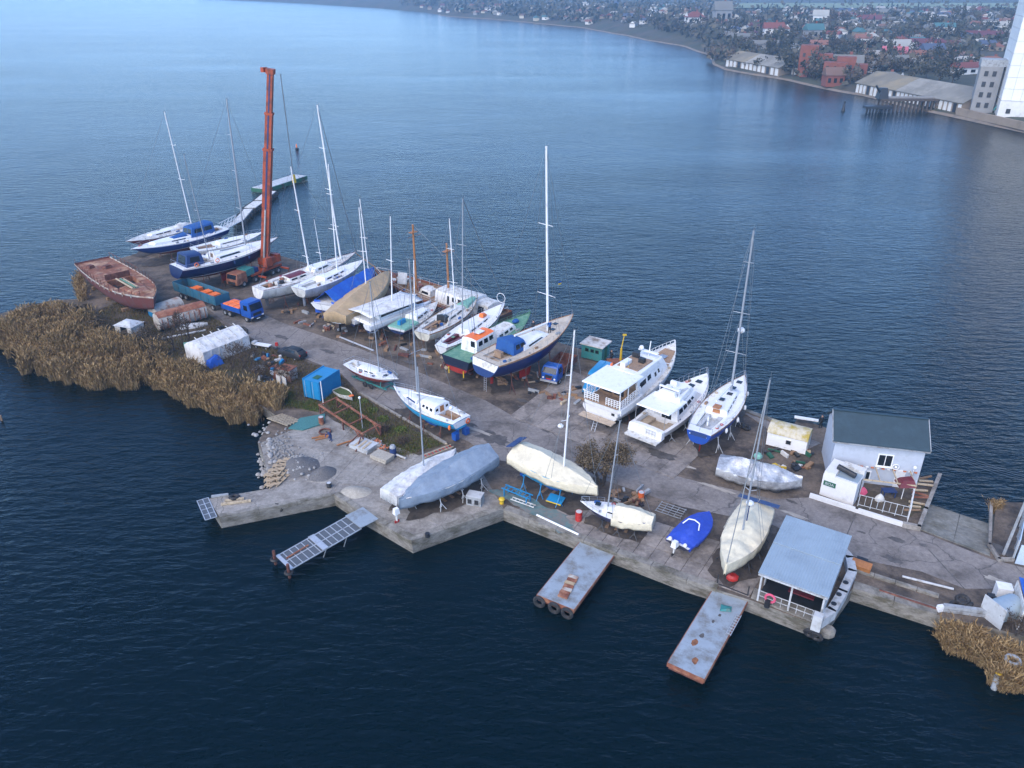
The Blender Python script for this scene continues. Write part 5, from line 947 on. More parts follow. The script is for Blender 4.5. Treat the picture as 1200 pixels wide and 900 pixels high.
# barrel hut
A, Bv = Vector(G(897, 522)), Vector(G(943, 534)); ang = math.atan2((Bv - A).y, (Bv - A).x); hl = (Bv - A).length
t = thing('barrel_hut', 'white barrel-roofed hut with mossy yellow roof near the far quay edge', 'hut', (A.x, A.y, 0), ang)
MB().prism([(0, 0), (hl, 0), (hl, 2.4), (0, 2.4)], .15, 1.75).build('wall', 'white', t); mat('moss_roof', (.5, .46, .36), .8, var=.15, scale=2, dirt=(.34, .26, .05), damt=.55, dscale=.8)
rg = [[(x, 1.2 - 1.28 * math.cos(a), 1.7 + .85 * math.sin(a)) for a in [math.pi * k / 12 for k in range(13)]] for x in (-.05, hl * .33, hl * .66, hl + .05)]; MB().loft(rg).build('roof', 'moss_roof', t, smooth=40)
w_ = B((hl * .55, -.03, 1.1), (.6, .06, .55)).build('window', 'white_old', t); B((hl * .55, -.07, 1.1), (.48, .04, .43)).build('pane', 'glass', w_); B((hl + .03, 1.0, .95), (.06, .8, 1.6)).build('door', 'light_grey', t)
for x in (.4, hl - .4): B((x, 1.2, .08), (.5, 2.2, .16)).build('skid', 'rust_dark', t)
tag(B((0, 0, 0), (2.6, .5, .12)).build('bench', 'white', loc=(*G(944, 496), .6), rz=-.35), 'white plank bench at the far quay edge behind the barrel hut', 'bench')
# green hut
A, Bv = Vector(G(681, 420)), Vector(G(700, 426)); ang = math.atan2((Bv - A).y, (Bv - A).x) ; 
t = thing('cabin', 'small teal cabin with scruffy white roof on the far quay edge', 'cabin', (A.x, A.y, 0), -.55); MB().prism([(0, 0), (3, 0), (3, 2.4), (0, 2.4)], .2, 2.2).build('wall', 'teal', t); mat('roof_scruff', (.55, .53, .5), .8, var=.1, scale=2, dirt=(.2, .15, .11), damt=.55, dscale=.7)
B((1.5, 1.2, 2.26), (3.4, 2.9, .12)).build('roof', 'roof_scruff', t)
for x in (.8, 1.6, 2.3): f = B((x, -.02, 1.5), (.55, .06, .5)).build('window', 'dark_green', t); B((x, -.06, 1.5), (.42, .04, .38)).build('pane', 'glass', f)
B((3.02, 1.2, 1.1), (.06, .8, 1.7)).build('door', 'dark_green', t)
# little yellow crane by the quay edge
t = thing('davit', 'yellow loading davit at the far quay edge behind the cyan van', 'davit', G3(727, 426)); T((0, 0, 0), (0, 0, 2.2), .18, .14).build('column', 'yellow', t); T((0, 0, 2.2), (.3, .3, 3.9), .08, .05).build('jib', 'yellow', t); B((.35, .33, 4.0), (.5, .2, .2)).build('jib_head', 'yellow', t); B((-.6, 0, .3), (2.4, 1.2, .4)).build('base_frame', 'rust', t)
# shipping container
A, Bv, C = Vector(G(376, 471)), Vector(G(397, 457)), Vector(G(357, 464)); ang = math.atan2((Bv - A).y, (Bv - A).x); cl, cw, ch = (Bv - A).length, 2.44, 2.5
t = thing('container', 'bright blue shipping container at the edge of the weedy ground', 'container', (A.x, A.y, 0), ang); cl = max(cl, 4.0)
B((cl / 2, cw / 2, ch / 2 + .1), (cl - .1, cw - .1, ch - .1)).build('shell', 'cyan', t)
for k in range(int(cl / .22)):
    for y in (.02, cw - .02): B((.15 + k * .22, y, ch / 2 + .1), (.1, .06, ch - .3)).build('corrugation', 'cyan', t)
for x in (.05, cl - .05):
    for y in (.05, cw - .05): B((x, y, ch / 2 + .1), (.14, .14, ch)).build('corner_post', 'cyan', t)
for z in (.15, ch + .08):
    for y in (.03, cw - .03): B((cl / 2, y, z), (cl, .1, .12)).build('side_rail', 'cyan', t)
for y in (.65, 1.8): B((-.03, y, ch / 2 + .1), (.06, 1.08, ch - .25)).build('door', 'cyan', t); T((-.08, y + .3, .2), (-.08, y + .3, ch), .025).build('lock_bar', 'light_grey', t)
B((cl + .06, cw * .3, 1.2), (.05, .12, 2.2)).build('yellow_bar', 'yellow', t); panel('roof_patch', [(.7, .7, ch + .1), (1.6, .7, ch + .1), (1.6, 1.5, ch + .1), (.7, 1.5, ch + .1)], .015, 'dark_green', t)
# rusty tank bodies
A, Bv, ang, L = along((241, 374), (186, 389)); t = thing('tank_body', 'rusty corrugated tank body with brown roof beside the barge bow', 'tank', (A.x, A.y, 0), ang); tl = L
rg = [[(x, 1.3 * math.cos(a), 1.6 + 1.25 * math.sin(a) * (1 if math.sin(a) > 0 else 1.1)) for a in [2 * math.pi * k / 14 for k in range(14)]] for x in (0, .1, tl * .5, tl - .1, tl)]; MB().loft(rg).build('shell', 'rust_white', t, smooth=60)
rg = [[(x, 1.36 * math.cos(a), 1.62 + 1.32 * math.sin(a)) for a in [math.pi * (.2 + .6 * k / 8) for k in range(9)]] for x in (0, tl * .5, tl)]; MB().loft(rg, close=False, cap0=0, cap1=0).build('roof', 'rust', t, smooth=60)
for k in range(9): x = tl * (k + .5) / 9; B((x, -1.3, 1.5), (.08, .1, 1.6)).build('rib', 'rust', t)
A, Bv, ang, L = along((212, 362), (180, 373)); t = thing('tank_body', 'pale rusty sheet-roofed tank between the barge bow and the brown tank', 'tank', (A.x, A.y, 0), ang); rg = [[(x, 1.2 * math.cos(a), .9 + 1.1 * math.sin(a)) for a in [math.pi * k / 10 for k in range(11)]] for x in (0, L / 2, L)]; MB().loft(rg).build('shell', 'rust_white', t, smooth=60); B((L / 2, 0, .45), (L, 2.3, .9)).build('base', 'cyan', t)
# broken kiosk
t = thing('kiosk', 'derelict white kiosk with broken front lying by the barge', 'kiosk', G3(138, 398), -.35); V = [(0, 0), (2.9, 0), (2.9, 2.4), (0, 2.4)]
B((.04, 1.2, 1.15), (.08, 2.4, 2.1)).build('side_wall', 'white_old', t); B((2.86, 1.2, 1.15), (.08, 2.4, 2.1)).build('side_wall', 'white_old', t); B((1.45, 2.36, 1.15), (2.8, .08, 2.1)).build('back_wall', 'white_old', t); B((.5, .04, 1.15), (.9, .08, 2.1)).build('front_panel', 'white_old', t); B((2.5, .04, 1.15), (.7, .08, 2.1)).build('front_panel', 'white_old', t); B((1.5, .04, .4), (1.3, .08, .6)).build('front_panel', 'white_old', t)
MB().loft([[(-.15, -.15, 2.2), (3.05, -.15, 2.2), (3.05, 2.55, 2.2), (-.15, 2.55, 2.2)], [(.9, .9, 2.75), (2, .9, 2.75), (2, 1.5, 2.75), (.9, 1.5, 2.75)]]).build('roof', 'light_grey', t); B((1.45, 1.2, .08), (3.2, 2.7, .16)).build('floor', 'wood_pale', t); B((1.5, 1.0, .7), (.6, .5, 1.0)).build('rusty_stove', 'rust', t)
# white tarp shed
A, Bv, ang, L = along((283, 404), (230, 425)); t = thing('tarp_shed', 'shed wrapped in white sheeting with a blue tarp at its foot', 'shed', (A.x, A.y, 0), ang); W_ = 4.2
nx = 10; rg = []
for i in range(nx + 1):
    x = L * i / nx; r_ = []
    for y, z in ((-W_ / 2, .0), (-W_ / 2, 1.0), (-W_ / 2, 2.0), (-W_ * .2, 2.75), (0, 3.0), (W_ * .3, 2.6), (W_ / 2, 2.1), (W_ / 2, 0)): r_.append((x, y + .08 * noise.noise((x, y, z)), z + .12 * noise.noise((x * 1.3, y, 4)) if z > .5 else z))
    rg.append(r_)
MB().loft(rg).build('sheeting', 'tarp_white', t, smooth=40)
for i in range(6): B((L * (i + .5) / 6, -.9, 2.93), (.1, 2.5, .06), rx=.38).build('batten', 'white_old', t)
for i in range(1, 6): B((L * i / 6, -W_ / 2 - .06, 1.0), (.07, .06, 2.0)).build('wall_batten', 'white_old', t)
c = t.matrix_basis @ Vector((1.0, -W_ / 2 - .6, 0)); tag(MB().loft([[(-1, -.6, 0), (1, -.6, 0), (1, .6, 0), (-1, .6, 0)], [(-.8, -.3, .6), (.9, -.2, .9), (.9, .5, 1.1), (-.8, .5, .9)], [(-.4, 0, .9), (.5, .1, 1.3), (.5, .4, 1.3), (-.4, .4, 1.0)]]).build('tarpaulin', 'tarp_blue', loc=c, rz=ang, smooth=30), 'blue tarpaulin heaped against the white sheeted shed', 'tarpaulin')
# ================================================================ pontoons and gangways
def frame4(c):                                 # oriented frame from near-left, near-right (shore end) and far end corners
    a = (Vector(c[0]) + Vector(c[1])) / 2; b = (Vector(c[2]) + Vector(c[3])) / 2; d = b - a
    return a, math.atan2(d.y, d.x), d.length, (Vector(c[0]) - Vector(c[1])).length
def pontoon(label, pts, z, m, w=None):
    a, ang, L, W_ = frame4([G(*p, z) for p in pts]); W_ = w or W_
    t = thing('pontoon', label, 'pontoon', (a.x, a.y, 0), ang)
    n = max(3, round(L / 2.6))
    for i in range(n): B((L * (i + .5) / n, 0, z), (L / n - .015, W_, .1)).build('deck_plate', m, t)
    B((L / 2, 0, z - .35), (L - .1, W_ - .15, .5)).build('float', 'rust_dark', t)
    for sd in (-1, 1): B((L / 2, sd * (W_ / 2 + .03), z - .12), (L, .07, .3)).build('edge_beam', 'rust', t)
    B((L + .03, 0, z - .15), (.07, W_ + .1, .36)).build('end_beam', 'rust', t)
    return t, L, W_
t, L, W_ = pontoon('grey steel pontoon with rusty end and board heap, left of the two deck pontoons', [(690, 623), (727, 640), (671, 715), (631, 697)], -.3, 'deck_plate')
for i, y in enumerate((-W_ / 2 + .3, W_ / 2 - .5, 0)):
    c = t.matrix_basis @ Vector((L + .2, y, -.75)); tag(MB().torus((0, 0, 0), .42, .16, 'X').build('tyre', 'black_rubber', loc=c, rz=t.rotation_euler[2], smooth=True), ['tyre fender on the left corner of the board-strewn pontoon', 'tyre fender at the right end of the board-strewn pontoon', 'tyre fender in the middle of the board-strewn pontoon'][i], 'tyre')
bh = thing('board_stack', 'row of short rusty boards lying on the left deck pontoon', 'boards', t.matrix_basis @ Vector((L - 2.2, 0.1, -.25)), t.rotation_euler[2] + .08)
for k in range(7): B((-1.2 + k * .42, random.uniform(-.06, .06), .07), (.36, .85, .12), rz=random.uniform(-.1, .1)).build('board', random.choice(['rust', 'pallet', 'rust_white']), bh)
t, L, W_ = pontoon('long pale steel pontoon with rust spots below the cream covered sailboat', [(842, 681), (880, 697), (827, 796), (781, 777)], -.3, 'deck_plate')
blobm = mat('rust_spot', (.22, .09, .04), .9, var=.4, scale=3)
for x, y, r_, m_ in ((L * .72, -.5, .42, 'rust_spot'), (L * .63, -.3, .3, 'stain'), (L * .88, .2, .4, 'rust_spot'), (L * .45, -.1, .2, 'stain'), (L * .36, .1, .2, 'stain')):
    MB().sheet([(x + r_ * (.7 + .5 * random.random()) * math.cos(a), y + r_ * .6 * (.7 + .5 * random.random()) * math.sin(a)) for a in [k * .5 for k in range(12)]], -.244).build('rust_mark', m_, t)
c = t.matrix_basis @ Vector((2.9, .2, -.2)); tag(MB().loft([[(-.5, -.3, 0), (.4, -.4, 0), (.6, .2, 0), (-.2, .5, 0)], [(-.3, -.2, .12), (.3, -.2, .15), (.3, .1, .1), (-.1, .2, .12)]]).build('net_heap', 'teal', loc=c), 'dark teal net heap on the long pale pontoon', 'net')
c = t.matrix_basis @ Vector((4.3, 1.4, -.2)); tg = thing('ladder', 'aluminium ladder lying along the edge of the long pale pontoon', 'ladder', c, t.rotation_euler[2])
for y in (-.18, .18): B((0, y, .03), (2.6, .05, .06)).build('stile', 'alu', tg)
for k in range(8): B((-1.15 + k * .33, 0, .03), (.05, .34, .04)).build('rung', 'alu', tg)
# mooring frame and red canister at the head of the long pontoon
c = t.matrix_basis @ Vector((.7, 0, -.2)); fr = thing('mooring_frame', 'dark steel mooring frame at the head of the long pontoon', 'frame', c, t.rotation_euler[2])
for y in (-1.3, 1.3): B((0, y, .5), (.1, .1, 1.4), rz=.2).build('post', 'dark', fr)
B((0, 0, .25), (.1, 2.7, .1)).build('crossbar', 'dark', fr)
c = t.matrix_basis @ Vector((-.4, -.4, .0)); tag(MB().ball((0, 0, .35), .55, 8, sq=(1, .8, .7)).build('canister', 'red', loc=c, smooth=True), 'red canister under the bow of the cream covered sailboat', 'canister')
# grated gangway
a, ang, L, W_ = frame4([G(420, 599), G(443, 609), G(342, 666, -.6), G(323, 655, -.6)]); t = thing('gangway', 'steel grated gangway with posts standing in the water', 'gangway', (a.x, a.y, .1), ang); z0 = -.62
sl_ = lambda x: z0 * x / L
for k in (-1, 0, 1): MB().tube((1.6, k * W_ / 2, sl_(1.6)), (L, k * W_ / 2, sl_(L)), .06, n=4).build('side_beam', 'alu', t)
for i in range(13): x = 1.6 + (L - 1.6) * i / 12; T((x, -W_ / 2, sl_(x)), (x, W_ / 2, sl_(x)), .045, n=4).build('cross_beam', 'alu', t)
mat('grating', (.12, .135, .15), .6, .4, var=.25, scale=30)
for i in range(12):
    for sd in (-1, 1): x = 1.6 + (L - 1.6) * (i + .5) / 12; B((x, sd * W_ / 4, sl_(x) - .02), ((L - 1.6) / 12 - .1, W_ / 2 - .1, .03), ry=.06).build('grating', 'grating', t)
B((.7, 0, .02), (2.0, W_ + .1, .06)).build('shore_plate', 'deck_plate', t); B((1.6 + (L - 1.6) * .52, 0, sl_(L * .55) + .06), (.6, W_ + .1, .06)).build('middle_plate', 'alu', t); B((L - .1, 0, sl_(L) + .06), (.35, W_ + .1, .06)).build('end_plate', 'alu', t)
for x in (3.2, L * .6):
    for sd in (-1, 1): T((x, sd * W_ / 2, sl_(x)), (x + .3, sd * W_ * .3, -1.9), .05).build('leg', 'alu', t)
for sd in (-1, 1): T((L + .2, sd * W_ / 2, -2), (L + .2, sd * W_ / 2, .1), .14).build('end_pile', 'rust_dark', t); MB().torus((L + .2, sd * W_ / 2, -.8), .3, .13, n=12).build('tyre', 'black_rubber', t, smooth=True)
T((L * .7, -.3, sl_(L * .7) + .12), (L * .95, -.25, sl_(L) + .12), .08).build('rusty_pipe', 'rust', t)
# pier head grating
c4 = [G(256, 605), G(242, 584), G(229, 589, -.1), G(243, 610, -.1)]; a, ang, L, W_ = frame4(c4); t = thing('platform', 'steel grating platform at the pier tip', 'platform', (a.x, a.y, 0), ang)
for sd in (-1, -.5, 0, .5, 1): T((0, sd * W_ / 2, .02), (L, sd * W_ / 2, .02), .04, n=4).build('beam', 'alu', t)
for x in (0, L / 2, L): T((x, -W_ / 2, .03), (x, W_ / 2, .03), .05, n=4).build('cross_beam', 'alu', t)
for i in range(4): B((L / 2, -W_ / 2 + W_ * (i + .5) / 4, .0), (L - .1, W_ / 4 - .08, .03)).build('grating', 'grating', t)
# ---- things on the pier and the concrete apron
mat('stone', (.27, .265, .26), .9, var=.25, scale=4, rand=.25); mat('gravel', (.13, .125, .125), .95, var=.3, scale=8, bump=1, bscale=25); mat('sand', (.36, .33, .28), .95, var=.2, scale=4, bump=.7, bscale=12)
def heap(name, label, cat, px, py, rx, ry, h, m, seed=0, rz=0, kind=None):
    rg = []; n = 18
    for j in range(6):
        f = 1 - j / 6; rg.append([(rx * f * math.cos(a) * (1 + .18 * noise.noise((math.cos(a) * 1.5, math.sin(a) * 1.5, seed + j * .15))), ry * f * math.sin(a) * (1 + .18 * noise.noise((math.cos(a) * 1.5, math.sin(a) * 1.5, seed + 7 + j * .15))), h * (1 - f ** 1.5) + .06 * noise.noise((a * 2, j, seed)) * (j > 0)) for a in [2 * math.pi * k / n for k in range(n)]])
    x, y = G(px, py); return tag(MB().loft(rg).build(name, m, loc=(x, y, .03), rz=rz, smooth=60), label, cat, kind=kind)
heap('gravel_heap', 'dark gravel heap spread on the concrete apron', 'gravel heap', 378, 556, 1.6, 1.2, .75, 'gravel', 3, rz=.8); heap('sand_heap', 'pale sand heap near the dirty white covered boat', 'sand heap', 416, 577, 1.5, 1.2, .45, 'sand', 9); heap('stone_heap', 'heap of grey stones under a net beside the pallets', 'stone heap', 350, 547, 2.2, 2.0, .9, 'gravel', 5)
def rock(r, seed):
    rg = []; n = 6
    for j, (zz, f) in enumerate(((-.5, .55), (0, 1), (.5, .7), (.75, .25))): rg.append([(r * f * math.cos(a) * (1 + .35 * noise.noise((a, seed, j))), r * f * math.sin(a) * (1 + .35 * noise.noise((a + 9, seed, j))), r * zz * (1 + .2 * noise.noise((a, j, seed)))) for a in [2 * math.pi * k / n for k in range(n)]])
    return MB().loft(rg).mesh('stone', 'stone')
rocks = [rock(1, i * 3.3) for i in range(6)]
def stones(n, px, py, sx, sy, label, r0, r1, z=.05, group=None, hf=None):
    for i in range(n):
        a, b = random.gauss(0, .5), random.gauss(0, .5); x, y = G(px + sx * a, py + sy * b)
        o = put('stone', random.choice(rocks), None, (x, y, (hf(a, b) if hf else z)), random.uniform(0, 6)); k = random.uniform(r0, r1); o.scale = (k, k, k * .8); tag(o, label, 'stone', group)
stones(120, 350, 547, 22, 15, 'grey stone on the stone heap beside the pallets', .1, .22, group='stones of the grey heap', hf=lambda a, b: max(.05, .85 - .75 * (a * a + b * b) ** .5))
mb = MB()
for i in range(170):
    a, b_ = random.gauss(0, .55), random.gauss(0, .55); x, y = G(327 + 14 * a, 523 + 19 * b_); k = random.uniform(.05, .2); me = random.choice(rocks); an = random.uniform(0, 6)
    mb.add([(x + k * (v.co.x * math.cos(an) - v.co.y * math.sin(an)), y + k * (v.co.x * math.sin(an) + v.co.y * math.cos(an)), .06 + k * v.co.z) for v in me.vertices], [tuple(p.vertices) for p in me.polygons])
tag(mb.build('rubble', 'stone'), 'pale rubble scattered over the upper left of the apron', None, None, 'stuff')
stones(120, 311, 530, 9, 22, 'pale rubble stone along the waterline left of the apron', .12, .34, -.25, 'rubble stones at the waterline', hf=lambda a, b: -1.25 if a < .35 else .08)
stones(30, 312, 505, 14, 12, 'mossy rubble stone below the lattice pallet', .15, .4, -.4, 'rubble stones below the pallet')
def pallet_thing(name, label, cat, px, py, rz, lx, ly, n, m, z=0.05, tilt=0, rows=3):
    t = thing(name, label, cat, (*G(px, py), z), rz); t.rotation_euler[0] = tilt
    for i in range(n): B((-lx / 2 + lx * (i + .5) / n, 0, .14), (lx / n * .62, ly, .035)).build('slat', m, t)
    for j in range(rows): B((0, -ly / 2 + ly * (j + .5) / rows, .06), (lx, .1, .11)).build('bearer', m, t)
    return t
pallet_thing('pallet', 'pale wooden lattice pallet leaning on the rubble bank', 'pallet', 333, 494, -.55, 3.2, 2.4, 9, 'wood_pale', .15, -.2, 5)
for k in range(6): pallet_thing('pallet', 'wooden pallet in the leaning stack on the pier root', 'pallet', 325 + (k % 2) * 8 - k * .4, 562 - k * 2.2, 1.2 + .03 * k, 3.4, .95, 4, 'pallet', .05 + .16 * (k // 2))['group'] = 'stacked pallets on the pier'
mat('net', (.05, .17, .17), .9, var=.3, scale=12); ns = PX([(338, 503), (352, 491), (381, 486), (380, 497), (355, 505)]); cxn = sum(p[0] for p in ns) / 5; cyn = sum(p[1] for p in ns) / 5
tag(MB().prism([(a - cxn, b - cyn) for a, b in ns], 0, .12).build('fishing_net', 'net', loc=(cxn, cyn, .04)), 'teal fishing net spread at the edge of the apron', 'net')
# rusty steel frame structure
A, Bv, ang, L = along((436, 527), (375, 485)); t = thing('steel_frame', 'rusty steel truss frame standing on the concrete apron', 'steel frame', (A.x, A.y, 0), ang); fl_ = L * .86
for y in (0, 2.3):
    B((fl_ / 2, y, 1.25), (fl_, .16, .2)).build('long_beam', 'rust', t)
    for x in (.15, fl_ * .55, fl_ - .15): B((x, y, .62), (.14, .14, 1.2)).build('post', 'rust_dark', t)
for x in (.3, fl_ * .35, fl_ * .7, fl_ - .2): B((x, 1.15, 1.4), (.14, 2.6, .12), rz=.12).build('cross_beam', 'rust', t)
for x0, x1, y in ((.2, 1.6, 0), (fl_ - .3, fl_ - 1.8, 0), (fl_ - .3, fl_ - 1.7, 2.3), (.3, 1.6, 2.3)): T((x0, y, .1), (x1, y, 1.2), .07, n=4).build('brace', 'rust', t)
T((fl_ - .2, 0, 1.3), (fl_ + .8, -1.6, .1), .07, n=4).build('brace', 'rust_dark', t); T((fl_ - .6, 0, 1.2), (fl_ - .9, -1.7, .1), .07, n=4).build('brace', 'rust_dark', t)
def drum(label, px, py, m, r_=.3, h=.9): x, y = G(px, py); t = thing('drum', label, 'drum', (x, y, .04)); T((0, 0, 0), (0, 0, h), r_, n=14).build('body', m, t, smooth=40); [MB().torus((0, 0, z), r_, .025, n=14, m=4).build('hoop', m, t) for z in (h * .33, h * .66, h)]; T((0, 0, h), (0, 0, h + .02), r_ * .9, n=14).build('lid', 'light_grey', t)
drum('rusty oil drum under the truss frame', 377, 497, 'rust'); drum('red drum beside the blue cradle at the quay edge', 678, 610, 'red', .32, 1.0); drum('small dark drum at the pier root', 386, 571, 'dark', .25, .5); drum('orange and blue drum in the scrap by the bare bush', 751, 585, 'orange', .3, .8)
tag(MB().torus((0, 0, .12), .62, .1, n=18).build('cable_coil', 'rust_dark', loc=(*G(381, 507), .04), smooth=True), 'coil of rusty cable on the apron under the truss frame', 'coil')
for k, (px, py, rz, l_) in enumerate(((374, 513, .3, 1.6), (377, 515, .5, 1.4), (380, 512, .1, 1.2), (405, 520, .6, 2.0))): tag(B((0, 0, .06), (l_, .16, .1)).build('plank', 'wood_orange', loc=(*G(px, py), .05 + .02 * k), rz=rz), ['reddish plank on the apron, left of the truss frame', 'short reddish plank beside the cable coil', 'small reddish plank under the truss', 'reddish plank at the foot of the truss frame'][k], 'plank')
# stacked slabs, boards, bricks
t = thing('panel_stack', 'stack of grey wall panels leaning on rubble at the apron edge', 'panels', (*G(427, 525), .05), -.55)
for k in range(4): B((0, 0, .1 + k * .13), (2.6, 1.9, .1), rz=random.uniform(-.06, .06)).build('panel', 'light_grey', t)
for k in range(3): B((-.6 + .6 * k, -.2, .58), (.25, 1.5, .04), rz=.1).build('batten', 'wood_pale', t)
t = thing('slab_stack', 'stack of two beige concrete slabs at the apron edge', 'slabs', (*G(448, 538), .05), -.6)
for k in range(2): B((.05 * k, 0, .16 + k * .26), (2.2, 1.4, .22), rz=.04 * k).build('slab', 'sand', t)
bk = MB().box((0, 0, 0), (.26, .13, .09)).mesh('brick', 'brick_orange'); bk2 = MB().box((0, 0, 0), (.24, .2, .14)).mesh('rubble_block', 'stone')
for i in range(70): a = random.random(); x, y = G(437 + 14 * a + random.gauss(0, 2.2), 519 + 9 * a + random.gauss(0, 2)); o = put('brick' if i % 3 else 'rubble_block', bk if i % 3 else bk2, None, (x, y, random.uniform(.06, .55)), random.uniform(0, 3)); o.rotation_euler[0] = random.uniform(-.4, .4); tag(o, 'orange brick in the brick heap at the apron edge' if i % 3 else 'grey rubble block in the brick heap at the apron edge', 'brick' if i % 3 else 'rubble', 'brick heap' if i % 3 else 'rubble in the brick heap')
t = thing('pump', 'grey-blue pump housing beside the beige slabs', 'pump', G3(461, 535)); T((0, 0, 0), (0, 0, 1.1), .35, n=12).build('housing', 'navy', t); MB().ball((0, 0, 1.15), .36).build('dome', 'grey', t, smooth=True); T((.2, 0, .3), (1.4, -.6, .15), .12).build('pipe', 'light_grey', t)
# frames and ladder scraps at foot of kerb
A, Bv, ang, L = along((530, 524), (497, 537)); t = thing('ladder', 'yellow and red wooden ladder lying by the weedy bed', 'ladder', (A.x, A.y, .1), ang)
for y in (-.25, .25): B((L / 2, y, .1), (L, .08, .1)).build('stile', 'wood_pale', t)
for k in range(8): B((L * (k + .5) / 8, 0, .1), (.08, .5, .06)).build('rung', 'red', t)
for k, (p0, p1, r_, m_, lb) in enumerate([((503, 508), (524, 522), .16, 'wood_pale', 'pale squared timber lying against the kerb end'), ((396, 395), (438, 412), .2, 'alu', 'long aluminium mast lying on the road verge in front of the row'), ((1057, 677), (1117, 692), .17, 'light_grey', 'grey steel pipe lying near the lower quay edge'), ((1030, 693), (1100, 716), .15, 'rust_dark', 'dark rail along the lower quay edge'), ((629, 605), (678, 628), .18, 'white', 'white beam lying on the quay edge by the blue cradle'), ((190, 398), (241, 388), .25, 'light_grey', 'pair of grey gutters lying on the weedy ground')]):
    a, b = G3(*p0), G3(*p1); d = b - a; tag(T((0, 0, 0), (d.length, 0, 0), r_ * .6, n=8).build('pole', m_, loc=(a.x, a.y, .15), rz=math.atan2(d.y, d.x)), lb, 'pole')
# blue ladder frames and yellow bollard, engine box, misc by near edge
t = thing('bollard', 'yellow mooring bollard at the inner quay corner', 'bollard', G3(588, 590)); T((0, 0, 0), (0, 0, .45), .22, .2, n=12).build('post', 'yellow', t); MB().ball((0, 0, .5), .32, 10, sq=(1, 1, .7)).build('cap', 'yellow', t, smooth=True)
t = thing('engine_box', 'grey engine box under the blue-grey covered boat', 'box', G3(557, 590), -.3); B((0, 0, .55), (1.5, 1.0, 1.05)).build('body', 'grey', t); B((0, 0, 1.1), (1.55, 1.05, .06)).build('lid', 'light_grey', t); [B((x, -.51, .5), (.4, .03, .5)).build('vent', 'dark', t) for x in (-.4, .3)]
tag(T((0, 0, 0), (0, 0, .4), .22, n=10).build('bucket', 'dark', loc=G3(501, 629)), 'black bucket at the concrete corner', 'bucket')
t = thing('trestle', 'cyan ladder trestle under the large cream covered boat', 'trestle', G3(606, 585), -.6)
for y in (-.35, .35): B((0, y, .9), (3.2, .08, .1)).build('rail', 'cyan', t)
for k in range(7): B((-1.4 + k * .46, 0, .9), (.07, .7, .07)).build('rung', 'cyan', t)
for x in (-1.3, 1.3):
    for y in (-.35, .35): B((x, y, .45), (.1, .1, .9)).build('leg', 'cyan', t)
t = thing('trestle', 'white ladder section leaning beside the cyan trestle', 'trestle', G3(613, 592), -.55); [B((0, y, .35), (2.6, .06, .08)).build('rail', 'white_old', t) for y in (-.2, .2)]; [B((-1.2 + .4 * k, 0, .35), (.05, .4, .06)).build('rung', 'white_old', t) for k in range(7)]
t = thing('metal_rack', 'grey steel grid lying on the slabs left of the royal blue boat', 'grid', (*G(786, 599), .12), -.55); [B((0, -.8 + .4 * k, 0), (2.6, .05, .05)).build('bar', 'grey', t) for k in range(5)]; [B((-1.2 + .6 * k, 0, .05), (.05, 1.7, .05)).build('cross_bar', 'grey', t) for k in range(5)]
t = thing('hull_fin', 'cyan and yellow board lying under the large cream covered boat', 'board', (*G(651, 590), .5), -.5); B((0, 0, 0), (1.6, 1.1, .1), rx=.2).build('board', 'cyan', t); B((0, -.5, -.1), (1.6, .1, .1)).build('edge', 'yellow', t)
t = thing('planter_boat', 'old dinghy overgrown with grass beside the container', 'dinghy', G3(404, 466), -.75)
rg = []
for i in range(9): u = i / 8; w_ = .75 * (1 - max(0, (u - .4) / .6) ** 2) * (.8 + .2 * min(1, u * 3)) + .02; rg.append([(-1.6 + 3.2 * u, w_, .75 + .1 * u), (-1.6 + 3.2 * u, w_ * .8, .25), (-1.6 + 3.2 * u, 0, .1), (-1.6 + 3.2 * u, -w_ * .8, .25), (-1.6 + 3.2 * u, -w_, .75 + .1 * u)])
MB().loft(rg, close=False, cap0=True, cap1=False).build('hull', 'white_old', t, smooth=50); mat('turf', (.07, .1, .025), .95, var=.4, scale=6, bump=1, bscale=20); MB().sheet([(p[0][0], p[0][1] * .95) for p in rg] + [(p[4][0], p[4][1] * .95) for p in rg[::-1]], .62).build('soil', 'turf', t); B((1.45, 0, .8), (.4, .5, .1)).build('bow_plate', 'bright_orange', t)
def upright(label, p, top, r_, m, cat='pole', head=None):
    x, y = G(*p); h = height_at(y, top); t = thing('lamp_post' if head else 'pole', label, cat, (x, y, 0)); T((0, 0, 0), (0, 0, h), r_, n=6).build('shaft', m, t)
    if head: MB().ball((0, 0, h), .16).build('lamp_head', head, t, smooth=True)
    return t
upright('white pole leaning by the blue container', (379, 474), 447, .06, 'white'); upright('grey lamp post in the weedy bed', (425, 503), 466, .06, 'grey', 'lamp', 'white'); upright('grey post standing by the white kiosk', (1002, 596), 562, .04, 'dark')
